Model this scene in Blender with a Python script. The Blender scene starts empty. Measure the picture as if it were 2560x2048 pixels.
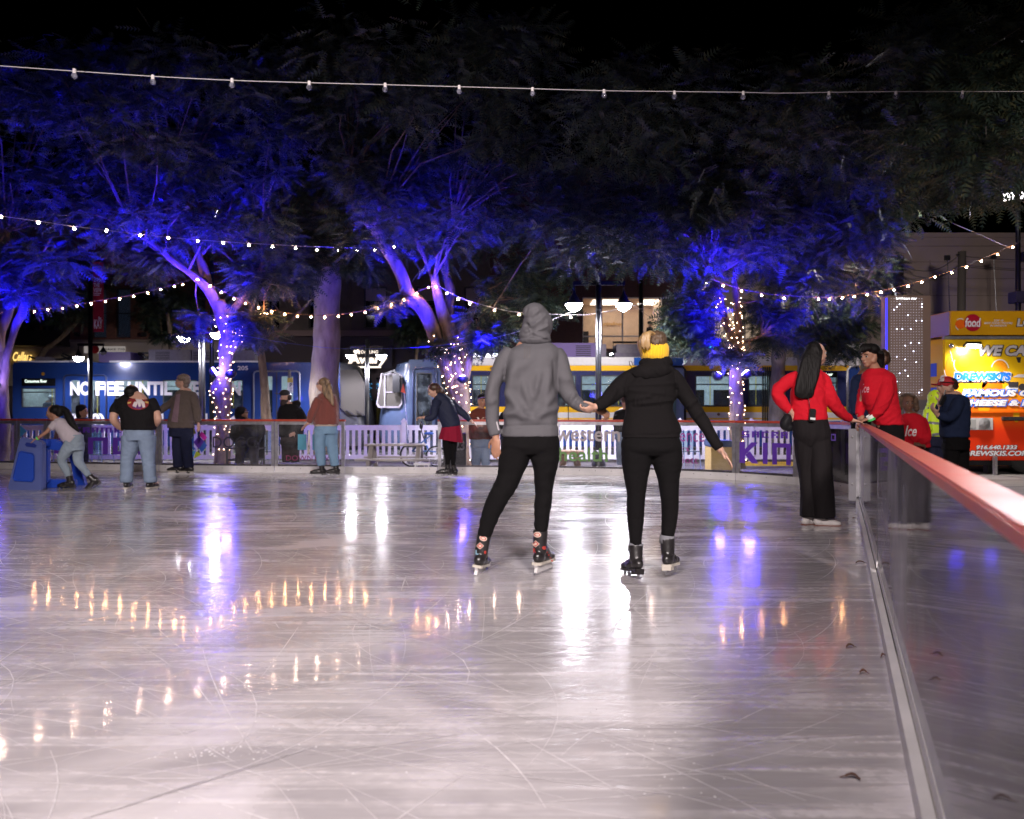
import bpy, bmesh, math, random
import numpy as np
from mathutils import Vector, Matrix, noise
from mathutils.bvhtree import BVHTree
R = math.radians
random.seed(7)
rng = np.random.default_rng(7)
sc = bpy.context.scene
col = sc.collection

# ---------------------------------------------------------------- camera
F = 2560 * 30 / 36.0
EYE = 1.15
cam_d = bpy.data.cameras.new("camera"); cam = bpy.data.objects.new("camera", cam_d); col.objects.link(cam)
cam.location = (0, 0, EYE); cam.rotation_euler = (R(90), 0, 0)
cam_d.lens = 30; cam_d.sensor_width = 36; cam_d.clip_end = 500; cam_d.clip_start = 0.05
cam_d.dof.use_dof = True; cam_d.dof.focus_distance = 7.4; cam_d.dof.aperture_fstop = 2.8
sc.camera = cam

# ---------------------------------------------------------------- world, moon-dim sun, exposure
w = bpy.data.worlds.new("World"); sc.world = w; w.use_nodes = True
wn = w.node_tree.nodes; wl = w.node_tree.links
bg = wn.get("Background") or wn.new("ShaderNodeBackground")
sky = wn.new("ShaderNodeTexSky"); sky.sky_type = 'NISHITA'; sky.sun_disc = False
sky.sun_elevation = R(-9); sky.sun_rotation = R(200)
wl.new(sky.outputs[0], bg.inputs[0]); bg.inputs[1].default_value = 0.02
sc.view_settings.view_transform = 'Standard'; sc.view_settings.look = 'None'
sc.view_settings.exposure = 0; sc.view_settings.gamma = 1
cy = sc.cycles
cy.use_denoising = True; cy.max_bounces = 6; cy.diffuse_bounces = 2; cy.glossy_bounces = 4
cy.transmission_bounces = 4; cy.transparent_max_bounces = 16; cy.caustics_reflective = False
cy.caustics_refractive = False; cy.sample_clamp_indirect = 4.0; cy.use_light_tree = True

def spot(name, loc, target, power, color, ang=60, blend=.5, rad=.15, parent=None):
    l = bpy.data.lights.new(name, 'SPOT'); l.energy = power; l.color = color
    l.spot_size = R(ang); l.spot_blend = blend; l.shadow_soft_size = rad
    o = bpy.data.objects.new(name, l); col.objects.link(o)
    o.location = loc; d = Vector(target) - Vector(loc)
    o.rotation_euler = d.to_track_quat('-Z', 'Y').to_euler()
    if parent: o.parent = parent; o.location = Vector(loc) - wloc(parent)
    return o
WARMW = (1.0, .885, .86)
# rink floodlights on the poles around the rink (poles modelled below)
FLOODS = [((2.6, -7.8, 7.4), (-.3, 4.9, 0), 9600, WARMW, 48),
          ((-3.6, -8.0, 7.4), (-1.2, 5.0, 0), 7600, WARMW, 48),
          ((13.6, 23.0, 6.4), (2.0, 10.0, 0), 2200, (.92, .9, 1.0), 60),
          ((-10.2, 29.0, 7.8), (4.0, 35.0, 1.2), 4200, (1.0, .93, .9), 60)]
BLUE = (.008, .004, 1.0)

# ---------------------------------------------------------------- helpers
def wloc(o):
    v = Vector((0, 0, 0))
    while o is not None:
        v += o.location; o = o.parent
    return v
def P(px, py, d): return Vector(((px - 1280) * d / F, d, EYE - (py - 1024) * d / F))
def tag(o, label=None, cat=None, group=None, kind=None):
    if label: o["label"] = label
    if cat: o["category"] = cat
    if group: o["group"] = group
    if kind: o["kind"] = kind
    return o
def empty(name, loc, label=None, cat=None, group=None):
    o = bpy.data.objects.new(name, None); col.objects.link(o); o.location = loc; o.empty_display_size = .1
    return tag(o, label, cat, group)
def mobj(name, me, m, parent=None, smooth=False, world=True):
    if m is not None:
        for x in (m if isinstance(m, (list, tuple)) else [m]): me.materials.append(x)
    if smooth: me.shade_smooth()
    o = bpy.data.objects.new(name, me); col.objects.link(o)
    if parent is not None:
        if world: me.transform(Matrix.Translation(-wloc(parent)))
        o.parent = parent
    return o
def dup(o, parent=None):
    c = o.copy(); col.objects.link(c); c.parent = parent
    for ch in [x for x in bpy.data.objects if x.parent == o]: dup(ch, c)
    return c

class MB:
    def __init__(s): s.v = []; s.f = []
    def add(s, vs, fs):
        b = len(s.v); s.v += [tuple(x) for x in vs]; s.f += [tuple(i + b for i in f) for f in fs]; return s
    def box(s, c, d, rz=0, M=None):
        x, y, z = d[0] / 2, d[1] / 2, d[2] / 2
        vs = [Vector((i * x, j * y, k * z)) for i in (-1, 1) for j in (-1, 1) for k in (-1, 1)]
        if M is None: M = Matrix.Rotation(rz, 3, 'Z')
        vs = [M @ v + Vector(c) for v in vs]
        return s.add(vs, [(0, 1, 3, 2), (4, 6, 7, 5), (0, 4, 5, 1), (2, 3, 7, 6), (0, 2, 6, 4), (1, 5, 7, 3)])
    def b2(s, x0, x1, y0, y1, z0, z1): return s.box(((x0 + x1) / 2, (y0 + y1) / 2, (z0 + z1) / 2), (abs(x1 - x0), abs(y1 - y0), abs(z1 - z0)))
    def bar(s, a, b, wd, th=None):
        a = Vector(a); b = Vector(b); d = b - a
        q = d.to_track_quat('Z', 'Y').to_matrix()
        return s.box((a + b) / 2, (wd, th or wd, d.length), M=q)
    def tube(s, pts, rad, n=8, cap=True):
        pts = [Vector(p) for p in pts]; N = len(pts)
        if not isinstance(rad, (list, tuple)): rad = [rad] * N
        b = len(s.v); ref = None
        for i, p in enumerate(pts):
            t = (pts[min(i + 1, N - 1)] - pts[max(i - 1, 0)]).normalized()
            if ref is None:
                ref = Vector((0, 0, 1)) if abs(t.z) < .9 else Vector((0, 1, 0))
            u = (ref - t * ref.dot(t)).normalized(); ref = u; v = t.cross(u)
            for k in range(n):
                a = 2 * math.pi * k / n
                s.v.append(tuple(p + (u * math.cos(a) + v * math.sin(a)) * rad[i]))
        for i in range(N - 1):
            for k in range(n):
                k2 = (k + 1) % n
                s.f.append((b + i * n + k, b + i * n + k2, b + (i + 1) * n + k2, b + (i + 1) * n + k))
        if cap:
            s.f.append(tuple(b + k for k in reversed(range(n)))); s.f.append(tuple(b + (N - 1) * n + k for k in range(n)))
        return s
    def lathe(s, prof, c, n=20, M=None):
        b = len(s.v); c = Vector(c)
        for (r, z) in prof:
            for k in range(n):
                a = 2 * math.pi * k / n; p = Vector((r * math.cos(a), r * math.sin(a), z))
                if M is not None: p = M @ p
                s.v.append(tuple(p + c))
        for i in range(len(prof) - 1):
            for k in range(n):
                k2 = (k + 1) % n
                s.f.append((b + i * n + k, b + i * n + k2, b + (i + 1) * n + k2, b + (i + 1) * n + k))
        s.f.append(tuple(b + k for k in reversed(range(n)))); s.f.append(tuple(b + (len(prof) - 1) * n + k for k in range(n)))
        return s
    def ball(s, c, r, n=10, sc3=(1, 1, 1)):
        m = n // 2
        pr = [(math.sin(math.pi * i / m) * r if 0 < i < m else r * .02, -math.cos(math.pi * i / m) * r) for i in range(m + 1)]
        return s.lathe(pr, c, n, Matrix.Diagonal(sc3))
    def prism(s, poly, thick, M=None, c=(0, 0, 0)):
        """poly of (x,z), extruded in y by thick"""
        n = len(poly); c = Vector(c)
        vs = [Vector((x, 0, z)) for x, z in poly] + [Vector((x, thick, z)) for x, z in poly]
        if M is not None: vs = [M @ v for v in vs]
        return s.add([v + c for v in vs], [tuple(range(n)), tuple(reversed(range(n, 2 * n)))] + [(i, i + n, (i + 1) % n + n, (i + 1) % n) for i in range(n)])
    def mesh(s, name):
        me = bpy.data.meshes.new(name); me.from_pydata(s.v, [], s.f); me.validate(); me.update()
        bm = bmesh.new(); bm.from_mesh(me); bmesh.ops.recalc_face_normals(bm, faces=bm.faces); bm.to_mesh(me); bm.free()
        return me
    def build(s, name, m, parent=None, smooth=False, world=True, bevel=0):
        me = s.mesh(name)
        if bevel:
            bm = bmesh.new(); bm.from_mesh(me)
            bmesh.ops.bevel(bm, geom=[e for e in bm.edges if len(e.link_faces) == 2 and e.calc_face_angle(0) > .6], offset=bevel, segments=2, affect='EDGES', clamp_overlap=True)
            bm.to_mesh(me); bm.free()
        return mobj(name, me, m, parent, smooth, world)

def flat_smooth(o, ang=35):
    o.data.shade_smooth()
    try: o.data.set_sharp_from_angle(angle=R(ang))
    except Exception: pass
    return o

# ---------------------------------------------------------------- materials
MATS = {}
def mat(name, c, rough=.6, metal=0, emit=None, es=0, var=0, vs=8, bump=0, bs=60, spec=.5, coat=0, c2=None, stretch=(1, 1, 1), alpha=1, sheen=0, trans=0):
    if name in MATS: return MATS[name]
    m = bpy.data.materials.new(name); m.use_nodes = True; MATS[name] = m
    nt = m.node_tree; b = nt.nodes["Principled BSDF"]; L = nt.links
    b.inputs["Base Color"].default_value = (*c, 1); b.inputs["Roughness"].default_value = rough
    b.inputs["Metallic"].default_value = metal; b.inputs["Specular IOR Level"].default_value = spec
    b.inputs["Coat Weight"].default_value = coat; b.inputs["Alpha"].default_value = alpha
    if sheen: b.inputs["Sheen Weight"].default_value = sheen
    if trans: b.inputs["Transmission Weight"].default_value = trans
    if emit: b.inputs["Emission Color"].default_value = (*emit, 1); b.inputs["Emission Strength"].default_value = es
    if var or c2 or bump:
        tc = nt.nodes.new("ShaderNodeTexCoord"); mp = nt.nodes.new("ShaderNodeMapping")
        mp.inputs["Scale"].default_value = stretch; L.new(tc.outputs["Object"], mp.inputs[0])
    if var or c2:
        n = nt.nodes.new("ShaderNodeTexNoise"); n.inputs["Scale"].default_value = vs; n.inputs["Detail"].default_value = 6
        L.new(mp.outputs[0], n.inputs[0])
        r = nt.nodes.new("ShaderNodeValToRGB"); r.color_ramp.elements[0].position = .3; r.color_ramp.elements[1].position = .7
        lo = c2 if c2 else tuple(x * (1 - var) for x in c); hi = c if c2 else tuple(min(1, x * (1 + var)) for x in c)
        r.color_ramp.elements[0].color = (*lo, 1); r.color_ramp.elements[1].color = (*hi, 1)
        L.new(n.outputs[0], r.inputs[0]); L.new(r.outputs[0], b.inputs["Base Color"])
        mr = nt.nodes.new("ShaderNodeMapRange"); mr.inputs[3].default_value = max(.02, rough - .08); mr.inputs[4].default_value = min(1, rough + .1)
        L.new(n.outputs[0], mr.inputs[0]); L.new(mr.outputs[0], b.inputs["Roughness"])
    if bump:
        n2 = nt.nodes.new("ShaderNodeTexNoise"); n2.inputs["Scale"].default_value = bs; n2.inputs["Detail"].default_value = 4
        L.new(mp.outputs[0], n2.inputs[0])
        bp = nt.nodes.new("ShaderNodeBump"); bp.inputs["Strength"].default_value = bump; bp.inputs["Distance"].default_value = .02
        L.new(n2.outputs[0], bp.inputs["Height"]); L.new(bp.outputs[0], b.inputs["Normal"])
    return m
def emis(name, c, s): return mat(name, (0, 0, 0), .6, emit=c, es=s)
def glass(name, tint=(1, 1, 1), rough=.02, ior=1.5, dirt_haze=.05, dcol=(.8, .8, .85), dscale=3):
    if name in MATS: return MATS[name]
    m = bpy.data.materials.new(name); m.use_nodes = True; MATS[name] = m
    nt = m.node_tree; L = nt.links
    for n in list(nt.nodes): nt.nodes.remove(n)
    out = nt.nodes.new("ShaderNodeOutputMaterial")
    t = nt.nodes.new("ShaderNodeBsdfTransparent"); t.inputs[0].default_value = (*tint, 1)
    g = nt.nodes.new("ShaderNodeBsdfGlossy"); g.inputs["Roughness"].default_value = rough
    fr = nt.nodes.new("ShaderNodeFresnel"); fr.inputs[0].default_value = ior
    mx = nt.nodes.new("ShaderNodeMixShader"); L.new(fr.outputs[0], mx.inputs[0]); L.new(t.outputs[0], mx.inputs[1]); L.new(g.outputs[0], mx.inputs[2])
    last = mx
    if dirt_haze:
        d = nt.nodes.new("ShaderNodeBsdfDiffuse"); d.inputs[0].default_value = (*dcol, 1)
        tc = nt.nodes.new("ShaderNodeTexCoord"); n = nt.nodes.new("ShaderNodeTexNoise"); n.inputs["Scale"].default_value = dscale; n.inputs["Detail"].default_value = 8
        L.new(tc.outputs["Object"], n.inputs[0]); mr = nt.nodes.new("ShaderNodeMapRange"); mr.inputs[1].default_value = .45; mr.inputs[2].default_value = .75
        mr.inputs[3].default_value = dirt_haze * .3; mr.inputs[4].default_value = dirt_haze * 2.5; L.new(n.outputs[0], mr.inputs[0])
        m2 = nt.nodes.new("ShaderNodeMixShader"); L.new(mr.outputs[0], m2.inputs[0]); L.new(mx.outputs[0], m2.inputs[1]); L.new(d.outputs[0], m2.inputs[2]); last = m2
    L.new(last.outputs[0], out.inputs[0])
    return m

BLACKM = mat("black_metal", (.012, .012, .014), .32, .3, spec=.6)
DARKM = mat("dark_metal", (.05, .05, .055), .45, .5, var=.2)
ALU = mat("aluminium", (.55, .54, .56), .38, .85, var=.15, vs=20)
WHITEP = mat("white_plastic", (.78, .77, .78), .4, var=.05, vs=5)
GLASS = glass("clear_glass", (.96, .97, .98), .02, 1.45, .03)
DGLASS = mat("dark_glass", (.01, .011, .014), .06, spec=.8)

# ---------------------------------------------------------------- text
def text_mesh(s, size=1, bold=0, shear=0, align='CENTER', spacing=1.0, res=3, line=1.0):
    c = bpy.data.curves.new("lettering", 'FONT'); c.body = s; c.size = size; c.offset = bold; c.shear = shear
    c.align_x = align; c.align_y = 'CENTER'; c.resolution_u = res; c.space_character = spacing; c.space_line = line; c.fill_mode = 'FRONT'
    o = bpy.data.objects.new("lettering", c); col.objects.link(o)
    dg = bpy.context.evaluated_depsgraph_get(); dg.update()
    me = bpy.data.meshes.new_from_object(o.evaluated_get(dg))
    vs = [(v.co.x, v.co.y) for v in me.vertices]; fs = [tuple(p.vertices) for p in me.polygons]
    bpy.data.objects.remove(o); bpy.data.curves.remove(c); bpy.data.meshes.remove(me)
    return vs, fs
def fit(vs, x0, x1, y0, y1):
    xs = [v[0] for v in vs]; ys = [v[1] for v in vs]; a, b, c, d = min(xs), max(xs), min(ys), max(ys)
    return [(x0 + (x - a) / (b - a) * (x1 - x0), y0 + (y - c) / (d - c) * (y1 - y0)) for x, y in vs]
def lettering(name, m, parent, s, fn, box=None, **k):
    """text fitted in box (u0,u1,v0,v1), mapped by fn(u,v)->world"""
    vs, fs = text_mesh(s, **k)
    if box: vs = fit(vs, *box)
    b = MB(); b.v = [tuple(fn(u, v)) for u, v in vs]; b.f = fs
    me = bpy.data.meshes.new(name); me.from_pydata(b.v, [], b.f); me.update()
    return mobj(name, me, m, parent)
def px_plane(d): return lambda u, v: P(u, v, d)
GLY = {'S': ["111", "100", "111", "001", "111"], 'A': ["111", "101", "111", "101", "101"], 'C': ["111", "100", "100", "100", "111"], 'R': ["111", "101", "110", "101", "101"],
       'M': ["11111", "10101", "10101", "10101", "10101"], 'E': ["111", "100", "111", "100", "111"], 'N': ["1111", "1001", "1001", "1001", "1001"], 'T': ["111", "010", "010", "010", "010"],
       'O': ["1111", "1001", "1001", "1001", "1111"], 'K': ["1001", "1010", "1100", "1010", "1001"], 'I': ["1", "1", "1", "1", "1"], 'G': ["1111", "1000", "1011", "1001", "1111"]}
def block_text(s, gap=1):
    rects = []; x = 0
    for ch in s:
        g = GLY[ch]
        if ch == 'K': rects += [[(x, 0), (x + 1.3, 0), (x + 1.3, 5), (x, 5)], [(x + 1.3, 1.9), (x + 2.3, 3.1), (x + 4, 5), (x + 2.6, 5), (x + 1.3, 3.4)], [(x + 1.3, 1.9), (x + 2.7, 0), (x + 4.1, 0), (x + 2.3, 2.9)]]; x += 4 + gap; continue
        for r, row in enumerate(g):
            k = 0
            while k < len(row):
                if row[k] == '1':
                    e = k
                    while e < len(row) and row[e] == '1': e += 1
                    rects.append([(x + k, 4 - r), (x + e, 4 - r), (x + e, 5 - r), (x + k, 5 - r)]); k = e
                else: k += 1
        x += len(g[0]) + gap
    return rects, x - gap
# ================================================================ SETTING: ground, ice, street
def catmull(pts, n=12):
    out = []
    p = [2 * np.array(pts[0]) - np.array(pts[1])] + [np.array(x) for x in pts] + [2 * np.array(pts[-1]) - np.array(pts[-2])]
    for i in range(1, len(p) - 2):
        for t in np.linspace(0, 1, n, endpoint=False):
            out.append(.5 * (2 * p[i] + (p[i + 1] - p[i - 1]) * t + (2 * p[i - 1] - 5 * p[i] + 4 * p[i + 1] - p[i + 2]) * t * t + (3 * p[i] - p[i - 1] - 3 * p[i + 1] + p[i + 2]) * t ** 3))
    out.append(np.array(pts[-1])); return out
BPTS = [(-17, 17.9), (-13.4, 17.25), (-9.95, 16.6), (-4.97, 15.65), (-.57, 15.3), (1.54, 14.96), (3.2, 14.2), (4.25, 13.2), (4.62, 12.2), (4.55, 11.2), (4.10, 10.18), (3.0, 7.29), (1.84, 4.25), (1.134, 2.395), (.2216, 0), (-.73, -2.5), (-1.9, -5.55)]
BC = catmull(BPTS, 12)
BS = [0.0]
for i in range(1, len(BC)): BS.append(BS[-1] + float(np.linalg.norm(BC[i] - BC[i - 1])))
BS = np.array(BS); BCx = np.array([p[0] for p in BC]); BCy = np.array([p[1] for p in BC])
def bcur(s, off=0):
    """point on the barrier line at arc length s; off>0 is outside the rink"""
    x = float(np.interp(s, BS, BCx)); y = float(np.interp(s, BS, BCy))
    if off:
        e = .08; dx = float(np.interp(s + e, BS, BCx) - np.interp(s - e, BS, BCx)); dy = float(np.interp(s + e, BS, BCy) - np.interp(s - e, BS, BCy))
        l = math.hypot(dx, dy); x += -dy / l * off; y += dx / l * off
    return x, y
def s_of_px(px):
    best = min(range(len(BS) * 4), key=lambda i: (abs(1280 + F * bcur(BS[-1] * i / (len(BS) * 4))[0] / max(.5, bcur(BS[-1] * i / (len(BS) * 4))[1]) - px) if bcur(BS[-1] * i / (len(BS) * 4))[1] > 9.5 else 1e9))
    return BS[-1] * best / (len(BS) * 4)

# materials of the setting
def ice_mat():
    m = bpy.data.materials.new("ice"); m.use_nodes = True; nt = m.node_tree; L = nt.links; b = nt.nodes["Principled BSDF"]
    tc = nt.nodes.new("ShaderNodeTexCoord")
    def nz(scale, rot, sx, sy, det=6, dist=0.0):
        mp = nt.nodes.new("ShaderNodeMapping"); mp.inputs["Rotation"].default_value = (0, 0, R(rot)); mp.inputs["Scale"].default_value = (sx, sy, 1)
        L.new(tc.outputs["Object"], mp.inputs[0]); n = nt.nodes.new("ShaderNodeTexNoise"); n.inputs["Scale"].default_value = scale
        n.inputs["Detail"].default_value = det; n.inputs["Distortion"].default_value = dist; L.new(mp.outputs[0], n.inputs[0]); return n.outputs[0]
    def mth(op, a, c, v=None):
        n = nt.nodes.new("ShaderNodeMath"); n.operation = op
        for i, x in enumerate((a, c)):
            if isinstance(x, (int, float)): n.inputs[i].default_value = x
            else: L.new(x, n.inputs[i])
        n.use_clamp = op == 'MULTIPLY_ADD'
        return n.outputs[0]
    def ramp(x, lo, hi, a=0, c=1):
        n = nt.nodes.new("ShaderNodeMapRange"); n.inputs[1].default_value = lo; n.inputs[2].default_value = hi; n.inputs[3].default_value = a; n.inputs[4].default_value = c
        L.new(x, n.inputs[0]); return n.outputs[0]
    big = nz(.35, 20, 1, 2.2, 8, .6)
    s1 = nz(2.2, 38, .35, 6, 7, .6); s2 = nz(2.0, -35, .3, 7, 7, .7); s3 = nz(1.8, 78, .35, 6, 6, .5); fine = nz(22, 0, 1, 1, 8)
    st = mth('MAXIMUM', ramp(s1, .52, .70), mth('MAXIMUM', ramp(s2, .54, .70), ramp(s3, .56, .72)))
    frost = mth('MULTIPLY', st, ramp(big, .35, .6, .25, 1)); frost = mth('MULTIPLY', frost, ramp(fine, .35, .65, .35, 1))
    fr = mth('ADD', frost, ramp(nz(.8, 0, 1, 1.6, 9, 1.2), .46, .70, 0, .6)); fr = mth('MINIMUM', fr, 1)
    cr = nt.nodes.new("ShaderNodeValToRGB"); cr.color_ramp.elements[0].color = (.45, .42, .44, 1); cr.color_ramp.elements[1].color = (.80, .76, .79, 1)
    e = cr.color_ramp.elements.new(.35); e.color = (.60, .565, .585, 1)
    L.new(fr, cr.inputs[0]); L.new(cr.outputs[0], b.inputs["Base Color"])
    ro = ramp(fr, 0, .9, .15, .42); L.new(ro, b.inputs["Roughness"])
    b.inputs["IOR"].default_value = 1.31; b.inputs["Specular IOR Level"].default_value = .75
    b.inputs["Coat Weight"].default_value = .5; b.inputs["Coat Roughness"].default_value = .065
    bp = nt.nodes.new("ShaderNodeBump"); bp.inputs["Strength"].default_value = .5; bp.inputs["Distance"].default_value = .006
    h = mth('ADD', mth('MULTIPLY', fr, .5), mth('MULTIPLY', nz(5, 15, 1, 2.5, 5, .3), .9)); L.new(h, bp.inputs["Height"]); L.new(bp.outputs[0], b.inputs["Normal"])
    bp2 = nt.nodes.new("ShaderNodeBump"); bp2.inputs["Strength"].default_value = .2; bp2.inputs["Distance"].default_value = .006
    L.new(nz(4, 15, 1, 2.0, 3, .3), bp2.inputs["Height"]); L.new(bp2.outputs[0], b.inputs["Coat Normal"])
    return m
ICE = ice_mat()
def ground_mat(name, c, c2, sc_, br=None):
    m = mat(name, c, .8, c2=c2, vs=sc_, bump=.3, bs=30)
    return m
g = MB().b2(-120, 120, -40, 160, -.62, -.60).build("ground", ground_mat("ground_paving", (.13, .12, .12), (.08, .075, .075), 3)); tag(g, kind="structure")
# plaza paving with joints, on which the rink stands
pm = ground_mat("plaza_paving", (.17, .155, .15), (.11, .10, .10), 2.2)
o = MB().b2(-40, 45, -14, 28.5, -.6, -.3).build("plaza_pavement", pm); tag(o, kind="structure")
mb = MB()
for i in range(-16, 24): mb.b2(i * 1.8 - .006, i * 1.8 + .006, 15.9, 28.3, -.3, -.297)
for j in range(9): mb.b2(-30, 42, 16 + j * 1.5 - .006, 16 + j * 1.5 + .006, -.2965, -.294)
o = mb.build("paving_joints", mat("joint", (.035, .033, .033), .9)); tag(o, kind="structure")
o = MB().b2(-60, 60, 31.6, 40.5, -.598, -.55).build("tram_road", mat("asphalt", (.05, .05, .052), .75, var=.3, vs=3, bump=.3, bs=40)); tag(o, kind="structure")
mb = MB()
for y in (33.9, 35.3, 38.0, 39.4): mb.b2(-60, 60, y - .035, y + .035, -.548, -.53)
o = mb.build("tram_rails", mat("rail_steel", (.4, .39, .38), .3, .9)); tag(o, kind="structure")
# yellow kerb strip by the truck
o = MB().b2(6.0, 30, 21.9, 22.1, -.296, -.2).build("kerb", mat("kerb_yellow", (.55, .36, .03), .7, var=.2)); tag(o, kind="structure")

# the ice sheet follows the barrier
poly = [bcur(s, .03) for s in np.linspace(0, BS[-1], 150)]
poly = poly + [(-17, -5.55)]
bm = bmesh.new(); vs = [bm.verts.new((x, y, 0)) for x, y in poly]; f = bm.faces.new(vs)
ext = bmesh.ops.extrude_face_region(bm, geom=[f]); bmesh.ops.translate(bm, vec=(0, 0, -.3), verts=[v for v in ext['geom'] if isinstance(v, bmesh.types.BMVert)])
bmesh.ops.recalc_face_normals(bm, faces=bm.faces); bmesh.ops.triangulate(bm, faces=bm.faces)
me = bpy.data.meshes.new("ice_rink"); bm.to_mesh(me); bm.free(); o = mobj("ice_rink", me, ICE); tag(o, kind="structure")

# skate marks: thousands of thin frosted grooves
def inside(x, y, pad=.15):
    if y > 17.5 or y < 1.2: return False
    if y < 10.3: return x < .2216 + .381 * y - pad
    xs = [(bcur(s)) for s in np.linspace(0, BS[-1], 60)]
    return True
def right_limit(y):
    if y <= 10.18: return .2216 + .381 * y
    if y >= 14.9: return 1.4 - (y - 14.9) * 8
    return float(np.interp(y, [10.18, 11.2, 12.2, 13.2, 14.2, 14.9], [4.1, 4.55, 4.6, 4.2, 3.2, 1.6]))
def marks(n, wmin, wmax, lmin, lmax, ymin, ymax, z, seed, curv=.35):
    r = random.Random(seed); mb = MB()
    for i in range(n):
        y = ymin + (ymax - ymin) * r.random() ** .9; x = -y * .62 - 1 + r.random() * (y * .62 + 1 + right_limit(y) - .2)
        a = r.choice([r.gauss(.2, .3), r.gauss(-.35, .35), r.uniform(0, math.pi)]); k = r.gauss(0, curv); L = r.uniform(lmin, lmax); seg = max(4, int(L * 7)); wdt = r.uniform(wmin, wmax)
        ok = True; pts = []
        for j in range(seg + 1):
            pts.append((x, y, a)); a += k * L / seg; x += math.cos(a) * L / seg; y += math.sin(a) * L / seg
            if x > right_limit(y) - .1 or y > 15.0 - .0 * x or y < 1.3: break
        if len(pts) < 4: continue
        b = len(mb.v); N = len(pts)
        for j, (px, py, aa) in enumerate(pts):
            t = j / (N - 1); ww = wdt * math.sin(math.pi * min(1, max(0, .04 + t * .92))) ** .5 * (.7 + .6 * r.random()) / 2
            mb.v.append((px - math.sin(aa) * ww, py + math.cos(aa) * ww, z + i % 7 * .0002)); mb.v.append((px + math.sin(aa) * ww, py - math.cos(aa) * ww, z + i % 7 * .0002))
        for j in range(N - 1): mb.f.append((b + 2 * j, b + 2 * j + 1, b + 2 * j + 3, b + 2 * j + 2))
    me = bpy.data.meshes.new("skate_marks"); me.from_pydata(mb.v, [], mb.f); me.update(); return me
FROST = mat("frost", (.70, .67, .69), .5, var=.2, vs=30)
FROST2 = mat("frost_thin", (.58, .55, .565), .45, var=.2, vs=20)
o = mobj("skate_marks", marks(2600, .0014, .005, .15, 1.5, 2.5, 15, .0012, 3, .5), FROST); tag(o, kind="stuff")
o = mobj("skate_marks", marks(170, .004, .010, .3, 1.6, 1.6, 15, .0028, 5, .22), FROST2); tag(o, kind="stuff")
# snow crumbs scraped up by skates
mb = MB(); r = random.Random(4)
for i in range(4200):
    if i % 60 == 0: cx = r.uniform(-5, 4.5); cyy = 1.5 + 12 * r.random() ** 1.6; sp = r.uniform(.1, .55); aa = r.uniform(0, 3.14)
    u = r.gauss(0, sp); v = r.gauss(0, sp * .25); x = cx + u * math.cos(aa) - v * math.sin(aa); y = cyy + u * math.sin(aa) + v * math.cos(aa)
    if y < 1.3 or x > right_limit(y) - .06 or y > 14.6: continue
    s = r.uniform(.0012, .0042); h = s * .45; b = len(mb.v)
    mb.v += [(x - s, y - s * r.random(), .001), (x + s, y - s * r.random(), .001), (x + s * r.random(), y + s, .001), (x - s * r.random(), y + s, .001), (x, y, .001 + h)]
    mb.f += [(b, b + 1, b + 4), (b + 1, b + 2, b + 4), (b + 2, b + 3, b + 4), (b + 3, b, b + 4)]
me = bpy.data.meshes.new("ice_crumbs"); me.from_pydata(mb.v, [], mb.f); o = mobj("ice_crumbs", me, mat("snow", (.74, .72, .74), .9, spec=.1)); tag(o, kind="stuff")

# ================================================================ RINK BARRIER
H = .97
CAPR = mat("cap_red", (.50, .062, .03), .36, var=.08, vs=6, spec=.6)
KICK = mat("kick_board", (.66, .64, .65), .4, var=.12, vs=4)
FRAMEM = mat("barrier_alu", (.50, .49, .52), .35, .8, var=.2, vs=15)
DARKF = mat("barrier_base", (.10, .09, .10), .5, .4, var=.4, vs=10)
PLEXI = glass("plexiglass", (.985, .985, .99), .025, 1.42, .03, (.75, .75, .8), 2.5)
PLEXIN = glass("plexiglass_near", (.93, .93, .96), .035, 2.7, .22, (.7, .68, .76), 1.0)  # pale diffuse haze and high ior imitate the milky reflection on near sheets
def strip(mb, s0, s1, o0, o1, z0, z1, n=None):
    n = n or max(2, int((s1 - s0) / .12)); b = len(mb.v)
    for i in range(n + 1):
        s = s0 + (s1 - s0) * i / n
        a = bcur(s, o0); c = bcur(s, o1)
        mb.v += [(a[0], a[1], z0), (a[0], a[1], z1), (c[0], c[1], z1), (c[0], c[1], z0)]
    for i in range(n):
        k = b + i * 4
        for j in range(4): mb.f.append((k + j, k + (j + 1) % 4, k + 4 + (j + 1) % 4, k + 4 + j))
    mb.f.append((b, b + 1, b + 2, b + 3)); k = b + n * 4; mb.f.append((k + 3, k + 2, k + 1, k)); return mb
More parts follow.
